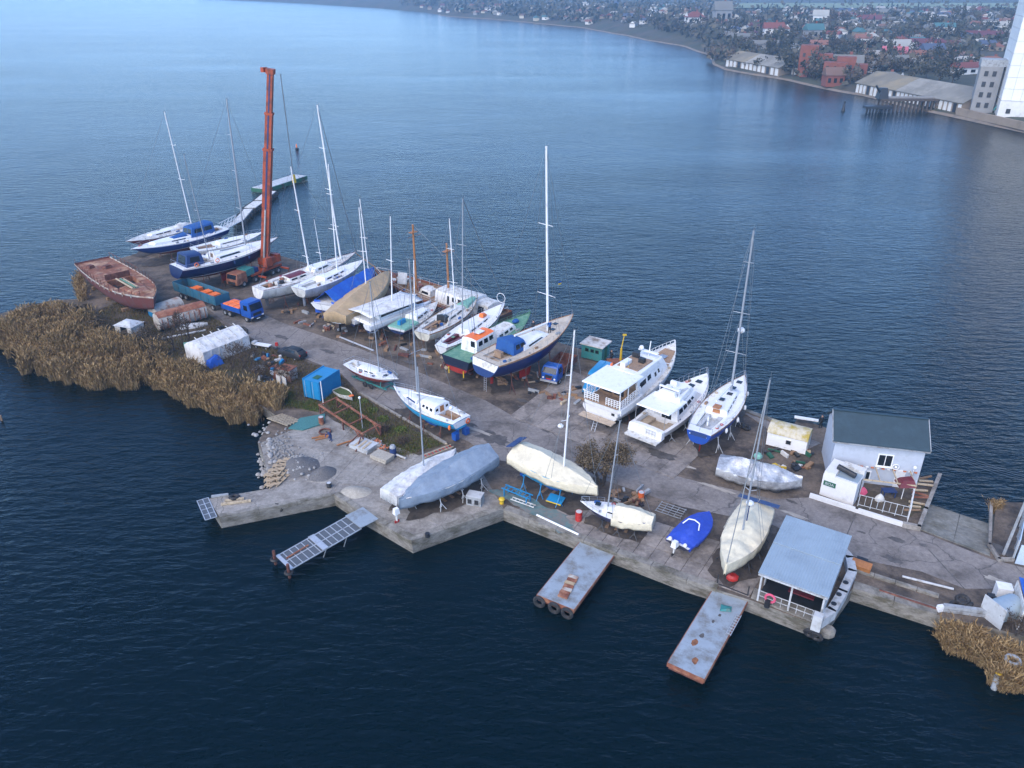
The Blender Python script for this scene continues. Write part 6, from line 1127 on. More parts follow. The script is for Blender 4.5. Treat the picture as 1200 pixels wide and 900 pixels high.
# tyres on the ground
ty = MB().torus((0, 0, 0), .42, .17, n=14, m=6).mesh('tyre', 'black_rubber', True)
for k, (px, py, z, tilt) in enumerate([(252, 394, .2, .3), (258, 391, .2, 1.2), (265, 388, .2, .4), (259, 388, .5, .5), (268, 391, .3, 1.3), (284, 388, .2, .1), (287, 391, .2, .9), (189, 424, .25, .3), (275, 603 - 18, .15, 0), (1120, 712, .2, .2), (1132, 714, .2, 1.0), (1126, 709, .45, .2), (868, 500, .15, 0), (874, 503, .15, .1)]):
    x, y = G(px, py); o = put('tyre', ty, None, (x, y, z + .1)); o.rotation_euler = (tilt, .2, k); g_ = 'tyres piled behind the white shed' if k < 7 else None
    tag(o, 'old tyre in the pile behind the white sheeted shed' if k < 7 else {7: 'tyre lying in the reeds left of the white shed', 8: 'small tyre lying flat on the pier', 9: 'tyre at the lower quay end, left of three', 10: 'tyre at the lower quay end, right of three', 11: 'topmost tyre at the lower quay end', 12: 'tyre lying behind the silver wrapped boat, left one', 13: 'tyre lying behind the silver wrapped boat, right one'}[k], 'tyre', g_)
tag(MB().torus((0, 0, 0), .42, .16, 'Y').build('tyre', 'black_rubber', loc=(*G(325, 594, -.3), -.45), rz=-.2, smooth=True), 'tyre fender hanging on the pier side', 'tyre')
for k, (px, py, l_) in enumerate(((277, 590, 2.8), (275, 587.5, 1.8), (258, 582, 1.6))): tag(B((0, 0, .1), (l_, .25, .18)).build('timber_beam', 'wood_pale' if k < 2 else 'grey', loc=(*G(px, py), .04 + .1 * (k == 1)), rz=.22), ['pale timber lying on the pier', 'short pale timber resting on the longer one on the pier', 'grey rail piece near the pier tip'][k], 'beam')
# upturned dinghies, cloth, scrap
def dinghy(label, px, py, rz, L, W_, m):
    t = thing('dinghy', label, 'dinghy', G3(px, py), rz); rg = []
    for i in range(9): u = i / 8; w_ = W_ / 2 * (1 - max(0, (u - .35) / .65) ** 2.2) + .03; rg.append([(L * (u - .5), w_ * math.cos(a), .55 * math.sin(a) * (1 - .4 * max(0, u - .6))) for a in [math.pi * k / 8 for k in range(9)]])
    MB().loft(rg).build('hull', m, t, smooth=50); B((0, 0, .56), (L * .8, .06, .06)).build('keel_strip', m, t); return t
dinghy('upturned white dinghy beside the rusty tank', 226, 383, .3, 4.2, 1.6, 'light_grey'); dinghy('upturned pale cyan dinghy under crumpled sheet by the white shed', 232, 404, .35, 3.6, 1.3, 'mint')
t = thing('timber_cart', 'low white flatbed cart on the road verge', 'cart', G3(308, 408), -.35); B((0, 0, .55), (2.6, .8, .12)).build('bed', 'white', t); [wheel(x, y, .22, .12, t) for x in (-.8, .8) for y in (-.35, .35)]; B((-1.3, 0, .7), (.5, .8, .3)).build('box', 'white_old', t)
t = thing('outboard_motor', 'small outboard motor standing on the road verge near the cart', 'motor', G3(325, 409)); B((0, 0, .75), (.4, .35, .45), top=.8).build('cowling', 'red', t); T((0, 0, .6), (0, 0, .1), .07).build('leg', 'dark', t); B((0, 0, .06), (.6, .5, .1)).build('stand', 'dark', t)
t = thing('metal_box', 'pinkish rusty box with bare shrub next to the black car', 'box', G3(338, 444), -.4); B((0, 0, .8), (1.9, 1.5, 1.6)).build('body', 'rust_white', t); B((0, 0, 1.63), (2.0, 1.6, .06)).build('lid', 'rust', t)
for k in range(2): tag(B((0, 0, .6), (.06, .9, 1.2), rz=.5).build('door_leaf', 'white_old', loc=G3(327 + 7 * k, 450 + 2 * k), rz=.3), ['weathered white door leaning in the junk heap, left of two', 'weathered white door leaning in the junk heap, right of two'][k], 'door')
for i in range(36):
    x, y = G(random.uniform(296, 336), random.uniform(416, 448)); d = (random.uniform(.3, 1.6), random.uniform(.15, .7), random.uniform(.15, .7)); tag(B((0, 0, d[2] / 2), d, rx=random.uniform(-.3, .3), ry=random.uniform(-.3, .3), top=random.uniform(.6, 1)).build('scrap_piece', random.choice(['rust', 'rust_dark', 'grey', 'white_old', 'dark', 'cyan', 'wood', 'light_grey', 'rust']), loc=(x, y, .05), rz=random.uniform(0, 3)), 'piece of scrap in the junk heap left of the blue container', 'scrap', 'junk heap')
for i in range(24):
    x, y = G(random.uniform(718, 756), random.uniform(574, 592)); d = (random.uniform(.3, 1.8), random.uniform(.1, .4), random.uniform(.1, .35)); tag(B((0, 0, d[2] / 2), d, ry=random.uniform(-.2, .2)).build('scrap_piece', random.choice(['wood', 'grey', 'bark' if 0 else 'rust_dark', 'dark', 'wood', 'grey']), loc=(x, y, .08), rz=random.uniform(0, 3)), 'piece of timber scrap under the bare bush by the road', 'scrap', 'timber scrap by the bush')
for i in range(30):
    x, y = G(random.uniform(895, 948), random.uniform(526, 552)); d = (random.uniform(.3, 1.5), random.uniform(.1, .5), random.uniform(.1, .5)); tag(B((0, 0, d[2] / 2), d, ry=random.uniform(-.3, .3)).build('scrap_piece', random.choice(['wood', 'dark', 'wood_pale', 'dark', 'rust', 'dark_green', 'yellow', 'white_old']), loc=(x, y, .05), rz=random.uniform(0, 3)), 'piece of scrap in the heap behind the silver wrapped boat', 'scrap', 'scrap behind the silver boat')
for i in range(110):                           # timber, chocks and rubbish under the row of boats
    u = random.random(); px = 330 + u * 350; py = 362 + (px - 330) * .295 + random.uniform(-10, 14); x, y = G(px, py); d = (random.uniform(.25, 1.7), random.uniform(.15, .45), random.uniform(.12, .4))
    tag(B((0, 0, d[2] / 2), d).build('timber_chock', random.choice(['wood', 'dark', 'rust_dark', 'rust', 'wood', 'grey', 'wood_pale']), loc=(x, y, .02), rz=random.uniform(0, 3)), 'timber chock or scrap lying under the row of boats', 'chock', 'chocks under the row')
# ---- right-hand corner
t = thing('utility_pole', 'utility pole with insulators at the right edge of the slipway', 'pole', G3(1176, 650)); x, y = G(1176, 650); h = height_at(y, 563); T((0, 0, 0), (.3, 0, h), .14, .1).build('shaft', 'grey', t); B((.3, 0, h - .3), (1.8, .12, .12), rz=.8).build('crossarm', 'dark', t)
for k in (-.7, -.25, .25, .7): T((.3 + k * .7, k * .7, h - .25), (.3 + k * .7, k * .7, h + .1), .06).build('insulator', 'white', t)
wl_ = MB(); P0 = Vector((.3, 0, h))
for k in range(4):
    prev = P0 + Vector((0, (k - 1.5) * .4, .05)); e = Vector((40.5 - x, 65.5 - y + .3 * k, 4.6 + .15 * k))
    for j in range(1, 9): u = j / 8; nx = P0.lerp(e, u) + Vector((0, (k - 1.5) * .4 * (1 - u), -.35 * math.sin(math.pi * u))); wl_.tube(prev, nx, .012, n=3); prev = nx
wl_.build('overhead_wire', 'wire', t)
A, Bv, ang, L = along((1203, 582), (1187, 657)); t = thing('panel_fence', 'tall pale blue sheet metal fence at the right edge', 'fence', (A.x, A.y, 0), ang); plaster('fence_blue', (.45, .55, .65))
for k in range(6): B((L * (k + .5) / 6, 0, 1.15), (L / 6 - .03, .08, 2.3)).build('fence_panel', 'fence_blue', t); B((L * k / 6, .08, 1.1), (.1, .1, 2.2)).build('post', 'grey', t)
t = thing('gate', 'blue-grey sheet gate at the right edge beside the fence', 'gate', G3(1189, 660), -.35)
for k in range(4): B((.55 + k * 1.1, 0, 1.0), (1.07, .07, 2.0)).build('gate_panel', 'fence_blue', t)
wallrun('low_wall', 'low white kerb wall around the pole pit beside the slipway', [(1161, 592), (1159, 640), (1170, 657), (1186, 657)], .3, .25, 'slab_pale'); blob('pit', 1173, 645, 1.3, .8, 'stain', QUAY, z=.03)
t = thing('metal_tank', 'pale rounded metal tank at the lower right corner', 'tank', G3(1160, 728), .35); rg = [[(x, .95 * math.cos(a), .95 + .95 * math.sin(a)) for a in [2 * math.pi * k / 16 for k in range(16)]] for x in (0, .05, 2.2, 2.25)]; MB().loft(rg).build('shell', 'metal_roof', t, smooth=50); B((-.05, 0, .95), (.08, 2.0, 2.0)).build('end_plate', 'light_grey', t)
t = thing('white_box', 'white appliance box on the lower right road edge', 'box', G3(1172, 702), -.3); B((0, 0, .7), (1.1, .9, 1.3)).build('body', 'white', t); B((0, 0, 1.38), (1.15, .95, .06)).build('lid', 'white', t); B((-.8, -.4, .3), (.6, .5, .5)).build('battery', 'dark', t)
pallet_thing('pallet', 'small orange-brown pallet standing by the white appliance box', 'pallet', 1155, 712, .9, 1.4, .9, 5, 'wood_orange', .2, 1.0)
t = thing('shed', 'shed with white wall and bright blue tarpaulin roof at the lower right edge', 'shed', G3(1192, 738), 1.2); B((1.7, 0, 1.1), (3.4, .1, 2.2)).build('wall', 'white_old', t); MB().add([(-.2, -.1, 2.2), (3.7, -.1, 2.3), (3.7, -3, 1.7), (-.2, -3, 1.6), (-.2, -.1, 2.27), (3.7, -.1, 2.37), (3.7, -3, 1.77), (-.2, -3, 1.67)], [(3, 2, 1, 0), (4, 5, 6, 7), (0, 1, 5, 4), (1, 2, 6, 5), (2, 3, 7, 6), (3, 0, 4, 7)]).build('roof', 'tarp_blue', t)
tag(B((0, 0, 0), (.5, .35, .5)).build('barrier_block', 'white', loc=(*G(1101, 716), .3), rz=.2), 'white marker block at the end of the lower quay rail', 'block'); t = thing('beam_stack', 'grey timber wall behind the reeds at the lower right', 'beam', G3(1104, 716), -.2)
for k in range(2): B((2.6, 0, .2 + .35 * k), (5.2, .35, .3)).build('beam', 'grey', t)
t = thing('post', 'wooden post with yellow cap standing in the water at the lower right', 'post', (*G(1166, 806, -1), -1)); T((0, 0, -1.5), (.2, .4, 1.0), .22, n=10).build('shaft', 'grey', t); T((.2, .4, 1.0), (.21, .42, 1.08), .25, n=10).build('cap', 'yellow', t)
tag(T((0, 0, -1), (0, 0, .6), .12, n=8).build('post', 'wood', loc=(*G(2, 492, -1.2), -1.2)), 'dark stake in the water at the left edge', 'post'); tag(MB().torus((0, 0, 0), .45, .17).build('tyre', 'grey', loc=(*G(1186, 776), .2), smooth=True), 'pale tyre at the lower right corner', 'tyre')
t = thing('gear_box', 'brown box with grille lying beside the boathouse parapet', 'box', G3(1008, 668), -.6); B((0, 0, .4), (1.6, .8, .7), rx=.2).build('body', 'wood_orange', t); B((-.1, .5, .65), (.9, .6, .3)).build('grille', 'dark', t)
# ---- far floating jetty and buoys
def pxl(a, b): return G3(*a, -.9), G3(*b, -.9)
t = thing('floating_jetty', 'chain of floating jetty sections reaching out behind the crane', 'jetty', G3(279, 262, -1))
o_ = t.location
for k, (a, b, w_, m1, m2) in enumerate([((280, 262), (292, 248), 2.4, 'white_old', 'dark'), ((293, 247), (304, 239), 3.0, 'white_old', 'dark'), ((305, 238), (318, 227), 3.0, 'white_old', 'dark'), ((303, 224), (352, 208), 4.6, 'light_grey', 'dark_green')]):
    A, Bv = pxl(a, b); d = Bv - A; c = (A + Bv) / 2 - o_; s_ = B((c.x, c.y, .25), (d.length, w_, .9), rz=math.atan2(d.y, d.x)).build('float', m2, t); B((c.x, c.y, .75), (d.length - .3, w_ - .5, .1), rz=math.atan2(d.y, d.x)).build('deck', m1, s_)
    for i in range(4):
        for sd in (-1, 1): p = A + d * ((i + .5) / 4) - o_; n_ = Vector((-d.y, d.x, 0)).normalized(); MB().torus(p + n_ * sd * (w_ / 2 + .12) + Vector((0, 0, .2)), .38, .14, 'Y', n=10, m=5).build('tyre', 'black_rubber', s_)
A, Bv = pxl((262, 272), (281, 262)); d = Bv - A; g_ = thing('gangway', 'white truss gangway leading to the floating jetty', 'gangway', A + Vector((0, 0, .7)), math.atan2(d.y, d.x))
for y in (-.7, .7):
    for z in (0, 1.1): T((0, y, z), (d.length, y, z), .07).build('rail', 'white', g_)
    for k in range(6): T((d.length * k / 5, y, 0), (d.length * min(1, (k + 1) / 5), y, 1.1), .05).build('strut', 'white', g_)
B((d.length / 2, 0, .0), (d.length, 1.3, .08)).build('walkway', 'light_grey', g_); B((-4, 3, 0), (.1, .1, .1))
t = thing('buoy', 'small orange and black buoy floating behind the crane', 'buoy', (*G(348, 175, WATER), WATER)); MB().ball((0, 0, .1), .6, 8).build('float', 'dark', t); T((0, 0, .3), (0, 0, 1.6), .3, .15).build('topmark', 'bright_orange', t)
t = thing('buoy', 'dark spar buoy standing in the open water near the far pier', 'buoy', (*G(988, 130, WATER), WATER)); T((0, 0, -.5), (0, 0, 3.2), .9, .3, n=8).build('body', 'dark', t); B((0, 0, 3.4), (.8, .8, .7)).build('topmark', 'dark', t)
# ================================================================ people
def person(label, loc, rz, top, legs, bend=0, group=None):
    J = {'pel': (0, 0, .93), 'chest': (.0 + bend * .35, 0, 1.32 - bend * .25), 'neck': (bend * .5, 0, 1.5 - bend * .35), 'head': (.02 + bend * .62, 0, 1.66 - bend * .42)}
    V = [J['pel'], J['chest'], J['neck'], J['head']]; E_ = [(0, 1), (1, 2), (2, 3)]; RR = [.16, .17, .065, .11]
    V += [(J['head'][0] + .02, 0, J['head'][2] + .1)]; E_ += [(3, 4)]; RR += [.085]
    for sd in (-1, 1):
        n = len(V); V += [(J['chest'][0], sd * .2, J['chest'][2] + .1), (J['chest'][0] + .05 + bend * .1, sd * .28, 1.12 - bend * .3), (J['chest'][0] + .2 + bend * .1, sd * .22, .95 - bend * .35)]; E_ += [(1, n), (n, n + 1), (n + 1, n + 2)]; RR += [.08, .055, .045]
        n = len(V); V += [(0, sd * .1, .86), (.03, sd * .12, .48), (-.02, sd * .13, .09), (.14, sd * .14, .05)]; E_ += [(0, n), (n, n + 1), (n + 1, n + 2), (n + 2, n + 3)]; RR += [.11, .075, .055, .045]
    me = bpy.data.meshes.new('p'); me.from_pydata(V, E_, []); o = bpy.data.objects.new('p', me); COL.objects.link(o)
    sk_ = o.modifiers.new('s', 'SKIN'); o.modifiers.new('d', 'SUBSURF').levels = 2
    for i, r_ in enumerate(RR): me.skin_vertices[0].data[i].radius = (r_, r_)
    me.skin_vertices[0].data[0].use_root = True
    bpy.context.view_layer.update(); ev = o.evaluated_get(bpy.context.evaluated_depsgraph_get()); m2 = bpy.data.meshes.new_from_object(ev); bpy.data.objects.remove(o)
    for m_ in (top, legs, 'skin', 'dark'): m2.materials.append(M[m_])
    hz_ = J['neck'][2]
    for p in m2.polygons:
        c = p.center; p.use_smooth = True
        p.material_index = 2 if (c.z > hz_ and abs(c.y) < .14 and (bend == 0 or c.x > J['neck'][0])) else 3 if c.z < .1 else 1 if c.z < .9 - bend * .1 and abs(c.y) < .21 and c.x < .16 + bend * .1 else 0
    t = thing('person', label, 'person', loc, rz, group); put('body', m2, t); MB().ball((J['head'][0] - .01, 0, J['head'][2] + .09), .115, 8, sq=(1, .9, .7)).build('hair', 'dark', t, smooth=True); return t
person('person in dark clothes standing at the far quay edge', G3(961, 502), 1.8, 'dark', 'dark'); person('person in dark blue clothes bending over under the truss frame', G3(388, 517), -2.2, 'navy', 'navy', .8)
yb = yacht_blue
for x, y, lb, tp in ((.585, 1.0, 'person in dark jacket on the deck of the big blue yacht, left of the mast', 'dark'), (.66, -.7, 'person in blue jacket on the deck of the big blue yacht, right of the mast', 'canvas_blue')):
    W = yb.world(yb.x(x), y); person(lb, (W[0], W[1], yb.sh(x) + .03), 2.0, tp, 'dark')
person('person with red hat behind the cyan van', G3(716, 424), .5, 'dark', 'dark')
# ================================================================ vegetation on the mole
def leafmat(name, c0, c1, c2, rough=.9, tr=.15):
    m = bpy.data.materials.new(name); m.use_nodes = True; n = m.node_tree.nodes; l = m.node_tree.links; p = n['Principled BSDF']; p.inputs['Roughness'].default_value = rough; p.inputs['Specular IOR Level'].default_value = .15
    g = n.new('ShaderNodeNewGeometry'); r = n.new('ShaderNodeValToRGB'); e = r.color_ramp.elements; e[0].color = (*c0, 1); e[1].color = (*c2, 1); k = e.new(.5); k.color = (*c1, 1)
    l.new(g.outputs['Random Per Island'], r.inputs[0]); l.new(r.outputs[0], p.inputs['Base Color']); M[name] = m
leafmat('reed', (.14, .088, .042), (.27, .18, .085), (.42, .3, .15)); leafmat('dry_grass', (.07, .05, .025), (.16, .115, .055), (.1, .11, .035)); leafmat('green_grass', (.05, .075, .015), (.1, .14, .03), (.14, .13, .05)); leafmat('twig', (.045, .033, .026), (.075, .055, .042), (.11, .085, .065)); leafmat('dead_leaf', (.06, .045, .03), (.11, .085, .055), (.16, .12, .075)); mat('bark', (.07, .055, .045), .95, var=.3, scale=5)
def in_poly(x, y, P):
    c = False; j = len(P) - 1
    for i in range(len(P)):
        if (P[i][1] > y) != (P[j][1] > y) and x < (P[j][0] - P[i][0]) * (y - P[i][1]) / (P[j][1] - P[i][1]) + P[i][0]: c = not c
        j = i
    return c
def scatter(poly, n, seed, clump=0.0, cs=.15, jag=0):
    rnd = random.Random(seed); xs = [p[0] for p in poly]; ys = [p[1] for p in poly]; out = []
    tr = 0
    while len(out) < n and tr < n * 40:
        tr += 1; x, y = rnd.uniform(min(xs), max(xs)), rnd.uniform(min(ys), max(ys))
        if in_poly(x + jag * noise.noise((x * .5, y * .5, 1)) + .6 * jag * noise.noise((x * 1.7, y * 1.7, 2)), y + jag * noise.noise((x * .5, y * .5, 8)), poly) and noise.noise((x * cs, y * cs, seed)) > clump - rnd.random() * .5: out.append((x, y, rnd))
    return out
def blades(name, m, pts, h0, h1, w, z0, plume=0, lean=.25, label=None, fine=1):
    V, Fc = [], []
    for x, y, rnd in pts:
        hv = 1 + .5 * noise.noise((x * .3, y * .3, 5)) + .3 * noise.noise((x * .9, y * .9, 6)); h = rnd.uniform(h0, h1) * hv; a = rnd.uniform(0, 6.283); la = rnd.gauss(0, lean) * h; lb = rnd.uniform(0, 6.283); dx, dy = math.cos(a) * w, math.sin(a) * w; lx, ly = math.cos(lb) * la, math.sin(lb) * la
        zb = z0(x, y) if callable(z0) else z0; n = len(V)
        V += [(x - dx, y - dy, zb), (x + dx, y + dy, zb), (x + lx * .45 + dx * .8, y + ly * .45 + dy * .8, zb + h * .6), (x + lx * .45 - dx * .8, y + ly * .45 - dy * .8, zb + h * .6), (x + lx, y + ly, zb + h)]
        Fc += [(n, n + 1, n + 2, n + 3), (n + 3, n + 2, n + 4)]
        if plume:
            for r_ in range(2):
                q = plume * rnd.uniform(.7, 1.4); n = len(V); a2 = rnd.uniform(0, 6.28); c, s_ = math.cos(a2) * q * .13, math.sin(a2) * q * .13; ex, ey = lx * .35 + rnd.gauss(0, .12), ly * .35 + rnd.gauss(0, .12); zt = zb + h - q * .35
                V += [(x + lx * .85, y + ly * .85, zt - q * .4), (x + lx + c, y + ly + s_, zt + q * .15), (x + lx + ex, y + ly + ey, zt + q * .75), (x + lx - c, y + ly - s_, zt + q * .2)]; Fc += [(n, n + 1, n + 2, n + 3)]
    me = bpy.data.meshes.new(name); me.from_pydata(V, [], Fc); me.materials.append(M[m]); me.update(); o = put(name, me); tag(o, label, None, None, 'stuff'); return o
rz1 = PX([(-25, 398), (10, 392), (45, 384), (66, 378), (92, 388), (110, 402), (138, 414), (170, 422), (182, 430), (181, 446), (150, 456), (110, 455), (75, 446), (40, 432), (8, 408), (-25, 398)], -1)
rz2 = PX([(186, 440), (215, 447), (250, 460), (300, 473), (332, 479), (332, 488), (300, 497), (262, 488), (225, 477), (200, 466), (186, 450)], -1)
rz3 = PX([(1102, 738), (1130, 742), (1160, 757), (1200, 782), (1260, 812), (1240, 826), (1190, 808), (1150, 785), (1115, 765), (1098, 745)], -1)
edge_z = lambda x, y: -1.5 if not in_poly(x, y, outline) else -.1
blades('reeds', 'reed', scatter(rz1, 34000, 1, .06, .3, 2.6), .8, 2.6, .012, edge_z, .42, .2, 'tall dry golden reeds along the left shore of the mole')
blades('reeds', 'reed', scatter(rz2, 19000, 2, .03, .35, 2.2), .7, 2.3, .012, edge_z, .4, .2, 'dry golden reeds in front of the white sheeted shed')
blades('reeds', 'reed', scatter(rz3, 11000, 3, .03, .4, 1.6), .5, 1.9, .011, edge_z, .34, .28, 'dry golden reeds at the lower right corner')
blades('reeds', 'reed', scatter(PX([(1160, 588), (1176, 588), (1174, 597), (1161, 597)]), 350, 4, -1), (.5), 1.2, .02, -.6, .2, .25, 'small reed tuft at the slipway edge'); blades('reeds', 'reed', scatter(PX([(86, 330), (96, 322), (104, 352), (92, 354)]), 700, 4, -1), 1.2, 2.2, .03, -.6, .35, .2, 'reeds beside the rusty barge hull')
ez = [p for p in PX([(98, 352), (112, 367), (140, 353), (182, 367), (228, 359), (262, 381), (300, 403), (345, 419), (400, 441), (420, 463), (522, 521), (470, 539), (420, 515), (375, 478), (330, 480), (300, 470), (250, 452), (190, 436), (150, 412), (112, 380)])]
blades('dry_grass', 'dry_grass', scatter(ez, 26000, 5, -.1, .35), .15, .5, .025, .02, 0, .5, 'dry brown grass and weeds over the bank')
gz = PX([(380, 462), (420, 465), (500, 512), (520, 521), (470, 536), (425, 512), (385, 480)]); blades('green_grass', 'green_grass', scatter(gz, 7000, 6, .12, .3), .1, .28, .03, .02, 0, .5, 'green grass patches in the weedy bed'); blades('green_grass', 'green_grass', scatter(PX([(330, 455), (372, 470), (376, 484), (335, 476)]), 2000, 7, .1, .4), .1, .3, .03, .02, 0, .5, 'green grass under the blue container')
def bare_tree(label, loc, h, spread, seed, leaves=0, trunk=.09, multi=1, cat='tree', name='bare_tree', lr=.07, depth=5, lm='dead_leaf', up=.35):
    rnd = random.Random(seed); t = thing(name, label, cat, loc); tb, br, tips = MB(), MB(), []
    def grow(p, d, ln, r, k):
        q = p + d * ln; (tb if k == 0 else br).tube(p, q, max(r, .02), max(r * .68, .016), 5 if k < 2 else 3)
        tips.append((q, k))
        if k >= depth: return
        for i in range(rnd.choice((2, 3, 3)) if k else 3 + (multi == 1)):
            nd = (d + Vector((rnd.gauss(0, spread), rnd.gauss(0, spread), rnd.gauss(up * .3, .25)))).normalized(); grow(p.lerp(q, rnd.uniform(.55, 1)), nd, ln * rnd.uniform(.6, .85), r * .6, k + 1)
    for i in range(multi): a = i * 2.4 + seed; d = Vector((math.cos(a) * .35, math.sin(a) * .35, 1)).normalized() if multi > 1 else Vector((rnd.gauss(0, .06), rnd.gauss(0, .06), 1)).normalized(); grow(Vector((math.cos(a) * .2 * (multi > 1), math.sin(a) * .2 * (multi > 1), -.05)), d, h * .3, trunk, 0)
    tb.build('trunk', 'bark', t); br.build('branches', 'twig', t)
    if leaves:
        V, Fc = [], []
        ts = [q for q, k in tips if k >= 2]
        for i in range(leaves):
            q = rnd.choice(ts) + Vector((rnd.gauss(0, .25), rnd.gauss(0, .25), rnd.gauss(0, .22))); a = Vector((rnd.gauss(0, 1), rnd.gauss(0, 1), rnd.gauss(0, 1))).normalized() * lr; b = a.orthogonal().normalized() * lr * .6; n = len(V); V += [q - a, q + b, q + a, q - b]; Fc.append((n, n + 1, n + 2, n + 3))
        mb = MB(); mb.v = [tuple(v) for v in V]; mb.f = [list(f) for f in Fc]; mb.m = [0] * len(Fc); mb.build('crown', lm, t)
    return t
bare_tree('brown leafless bush with withered foliage between the large cream boat and the motor yachts', G3(706, 567), 6.0, .62, 11, 6500, .15, 3, name='bush', cat='bush', lr=.1)
for k, (px, py, h, ml, lb) in enumerate([(204, 412, 6.0, 1, 'thin bare tree right of the derelict kiosk'), (214, 405, 6.5, 1, 'taller bare tree between the upturned dinghy and the white shed'), (224, 408, 6.0, 1, 'bare tree with forked trunk beside the cyan dinghy'), (290, 436, 4.8, 3, 'clump of bare saplings in front of the white sheeted shed'), (272, 431, 4.2, 2, 'bare shrub at the front corner of the white shed'), (337, 447, 3.0, 4, 'reddish bare shrub over the pinkish box'), (165, 392, 2.6, 4, 'low bare bush beside the derelict kiosk'), (134, 410, 2.2, 5, 'dark tangled bush between kiosk and reeds'), (305, 446, 3.2, 3, 'bare shrub in the junk heap'), (450, 507, 1.2, 5, 'low scrub in the weedy bed'), (472, 520, 1.0, 5, 'low brown scrub near the kerb end'), (1190, 742, 2.6, 3, 'bare shrub at the lower right shed')]):
    bare_tree(lb, G3(px, py), h, .55 if ml > 1 else .42, 20 + k, 500 if ml >= 3 else 0, .07 + .05 * (ml == 1), ml, cat='shrub' if ml > 1 else 'tree', name='shrub' if ml > 1 else 'bare_tree', lr=.05, lm='twig')
for k, (px, py) in enumerate(((436, 482), (449, 492), (470, 505), (425, 472))):
    x, y = G(px, py); rnd = random.Random(k); V = []; Fc = []
    for i in range(260): a, b = rnd.uniform(0, 6.28), rnd.random() ** .5 * .7; c = Vector((b * math.cos(a), b * math.sin(a), rnd.uniform(0, .5) * (1 - b * .8))); d = Vector((rnd.gauss(0, 1), rnd.gauss(0, 1), rnd.gauss(0, 1))).normalized() * .09; e = d.orthogonal().normalized() * .07; n = len(V); V += [c - d, c + e, c + d, c - e]; Fc.append((n, n + 1, n + 2, n + 3))
    t = thing('weed_plant', ['round green weed in the bed, nearest the pump', 'green weed cushion in the middle of the weedy bed', 'green weed near the kerb end', 'green weed near the lamp post'][k], 'plant', (x, y, .03)); mb = MB(); mb.v = [tuple(v) for v in V]; mb.f = [list(f) for f in Fc]; mb.m = [0] * len(Fc); mb.build('foliage', 'green_grass', t); T((0, 0, 0), (0, 0, .3), .03).build('stem', 'bark', t)

for k, (px, py) in enumerate(((72, 372), (84, 378), (96, 386), (108, 378), (118, 392), (128, 402), (146, 404), (160, 410), (172, 402), (100, 370), (60, 376), (186, 420))):
    bare_tree('brown tangled brush behind the left reeds', G3(px, py), random.uniform(2.4, 3.6), .65, 60 + k, 700, .06, 5, cat='shrub', name='shrub', lr=.09, lm='dead_leaf', depth=4)['group'] = 'brush behind the left reeds'
# ================================================================ the far shore
from mathutils.bvhtree import BVHTree
shore = [(1500, 255), (1330, 192), (1200, 156), (1116, 137), (1054, 123), (1010, 113), (981, 108), (959, 103), (924, 95), (883, 88), (852, 82), (836, 76), (832, 66), (820, 62), (797, 54), (758, 47.5), (727, 41), (676, 32), (632, 28), (580, 23), (524, 19.5), (502, 15), (480, 13), (440, 9.5), (400, 7), (350, 4), (300, 1.5), (220, -2)]
SW = [Vector(G(a, b, WATER)) for a, b in shore]; IN = Vector((.93, .37)); DS = [-3, 0, 4, 10, 20, 40, 70, 110, 170, 260, 400, 600, 900, 1300, 1700]
def hf(i, d):
    bl = sm((i - 10) / 3)
    def it(T_): 
        for (a, x), (b, y) in zip(T_, T_[1:]):
            if d <= b: return x + (y - x) * (d - a) / (b - a)
        return T_[-1][1]
    f = it([(-3, -2.5), (0, -1.35), (4, .2), (10, 1.3), (40, 2.2), (120, 4), (400, 9), (900, 15), (1700, 20)]); g_ = it([(-3, -2.5), (0, -1.35), (4, .3), (12, 3), (30, 8), (60, 11), (200, 14), (900, 18), (1700, 22)])
    return f + (g_ - f) * bl
SWf = []
for a, b in zip(SW, SW[1:]):
    n = max(1, min(14, int((b - a).length / 14)))
    for k in range(n): SWf.append(a.lerp(b, k / n))
SWf.append(SW[-1]); idx = []
for p in SWf: idx.append(min(range(len(SW)), key=lambda k: (SW[k] - p).length))
TV, TF = [], []
for j, p in enumerate(SWf):
    jit = 1.2 * noise.noise((p.x * .08, p.y * .08, 0)) + 3 * noise.noise((p.x * .02, p.y * .02, 4))
    for d in DS:
        w_ = p + IN * (d + (jit if d < 400 else 0)); z = hf(idx[j], d) + (1.6 * noise.noise((w_.x * .02, w_.y * .02, 2)) * sm((d - 15) / 60) if d > 15 else 0); TV.append((w_.x, w_.y, z))
nd = len(DS)
for j in range(len(SWf) - 1):
    for k in range(nd - 1): TF.append((j * nd + k, j * nd + k + 1, (j + 1) * nd + k + 1, (j + 1) * nd + k))
mat('far_land', (.045, .05, .032), .95, var=.35, scale=.05, dirt=(.075, .06, .045), damt=.45, dscale=.02, world=True)
mb = MB(); mb.v = TV; mb.f = [list(f) for f in TF]; mb.m = [0] * len(TF); land = mb.build('far_land', 'far_land', smooth=60); tag(land, kind='structure')
mat('beach', (.17, .145, .12), .95, var=.3, scale=.3, dirt=(.2, .15, .11), damt=.45, dscale=.15, world=True)
bt = BVHTree.FromPolygons([Vector(v) for v in TV], TF); CAMV = Vector((0, 0, CAMH))
def L3(px, py):
    x, y = (px - 600) / F, -(py - 450) / F; d = Vector((x, CP + y * SP, -SP + y * CP)).normalized(); h = bt.ray_cast(CAMV, d); return h[0]
def ground_z(x, y): h = bt.ray_cast(Vector((x, y, 200)), Vector((0, 0, -1))); return h[0].z if h[0] else 0
V, Fc = [], []
for j in range(len(SWf) - 1):
    for k, d in enumerate((-1.5, 1.5)): pass
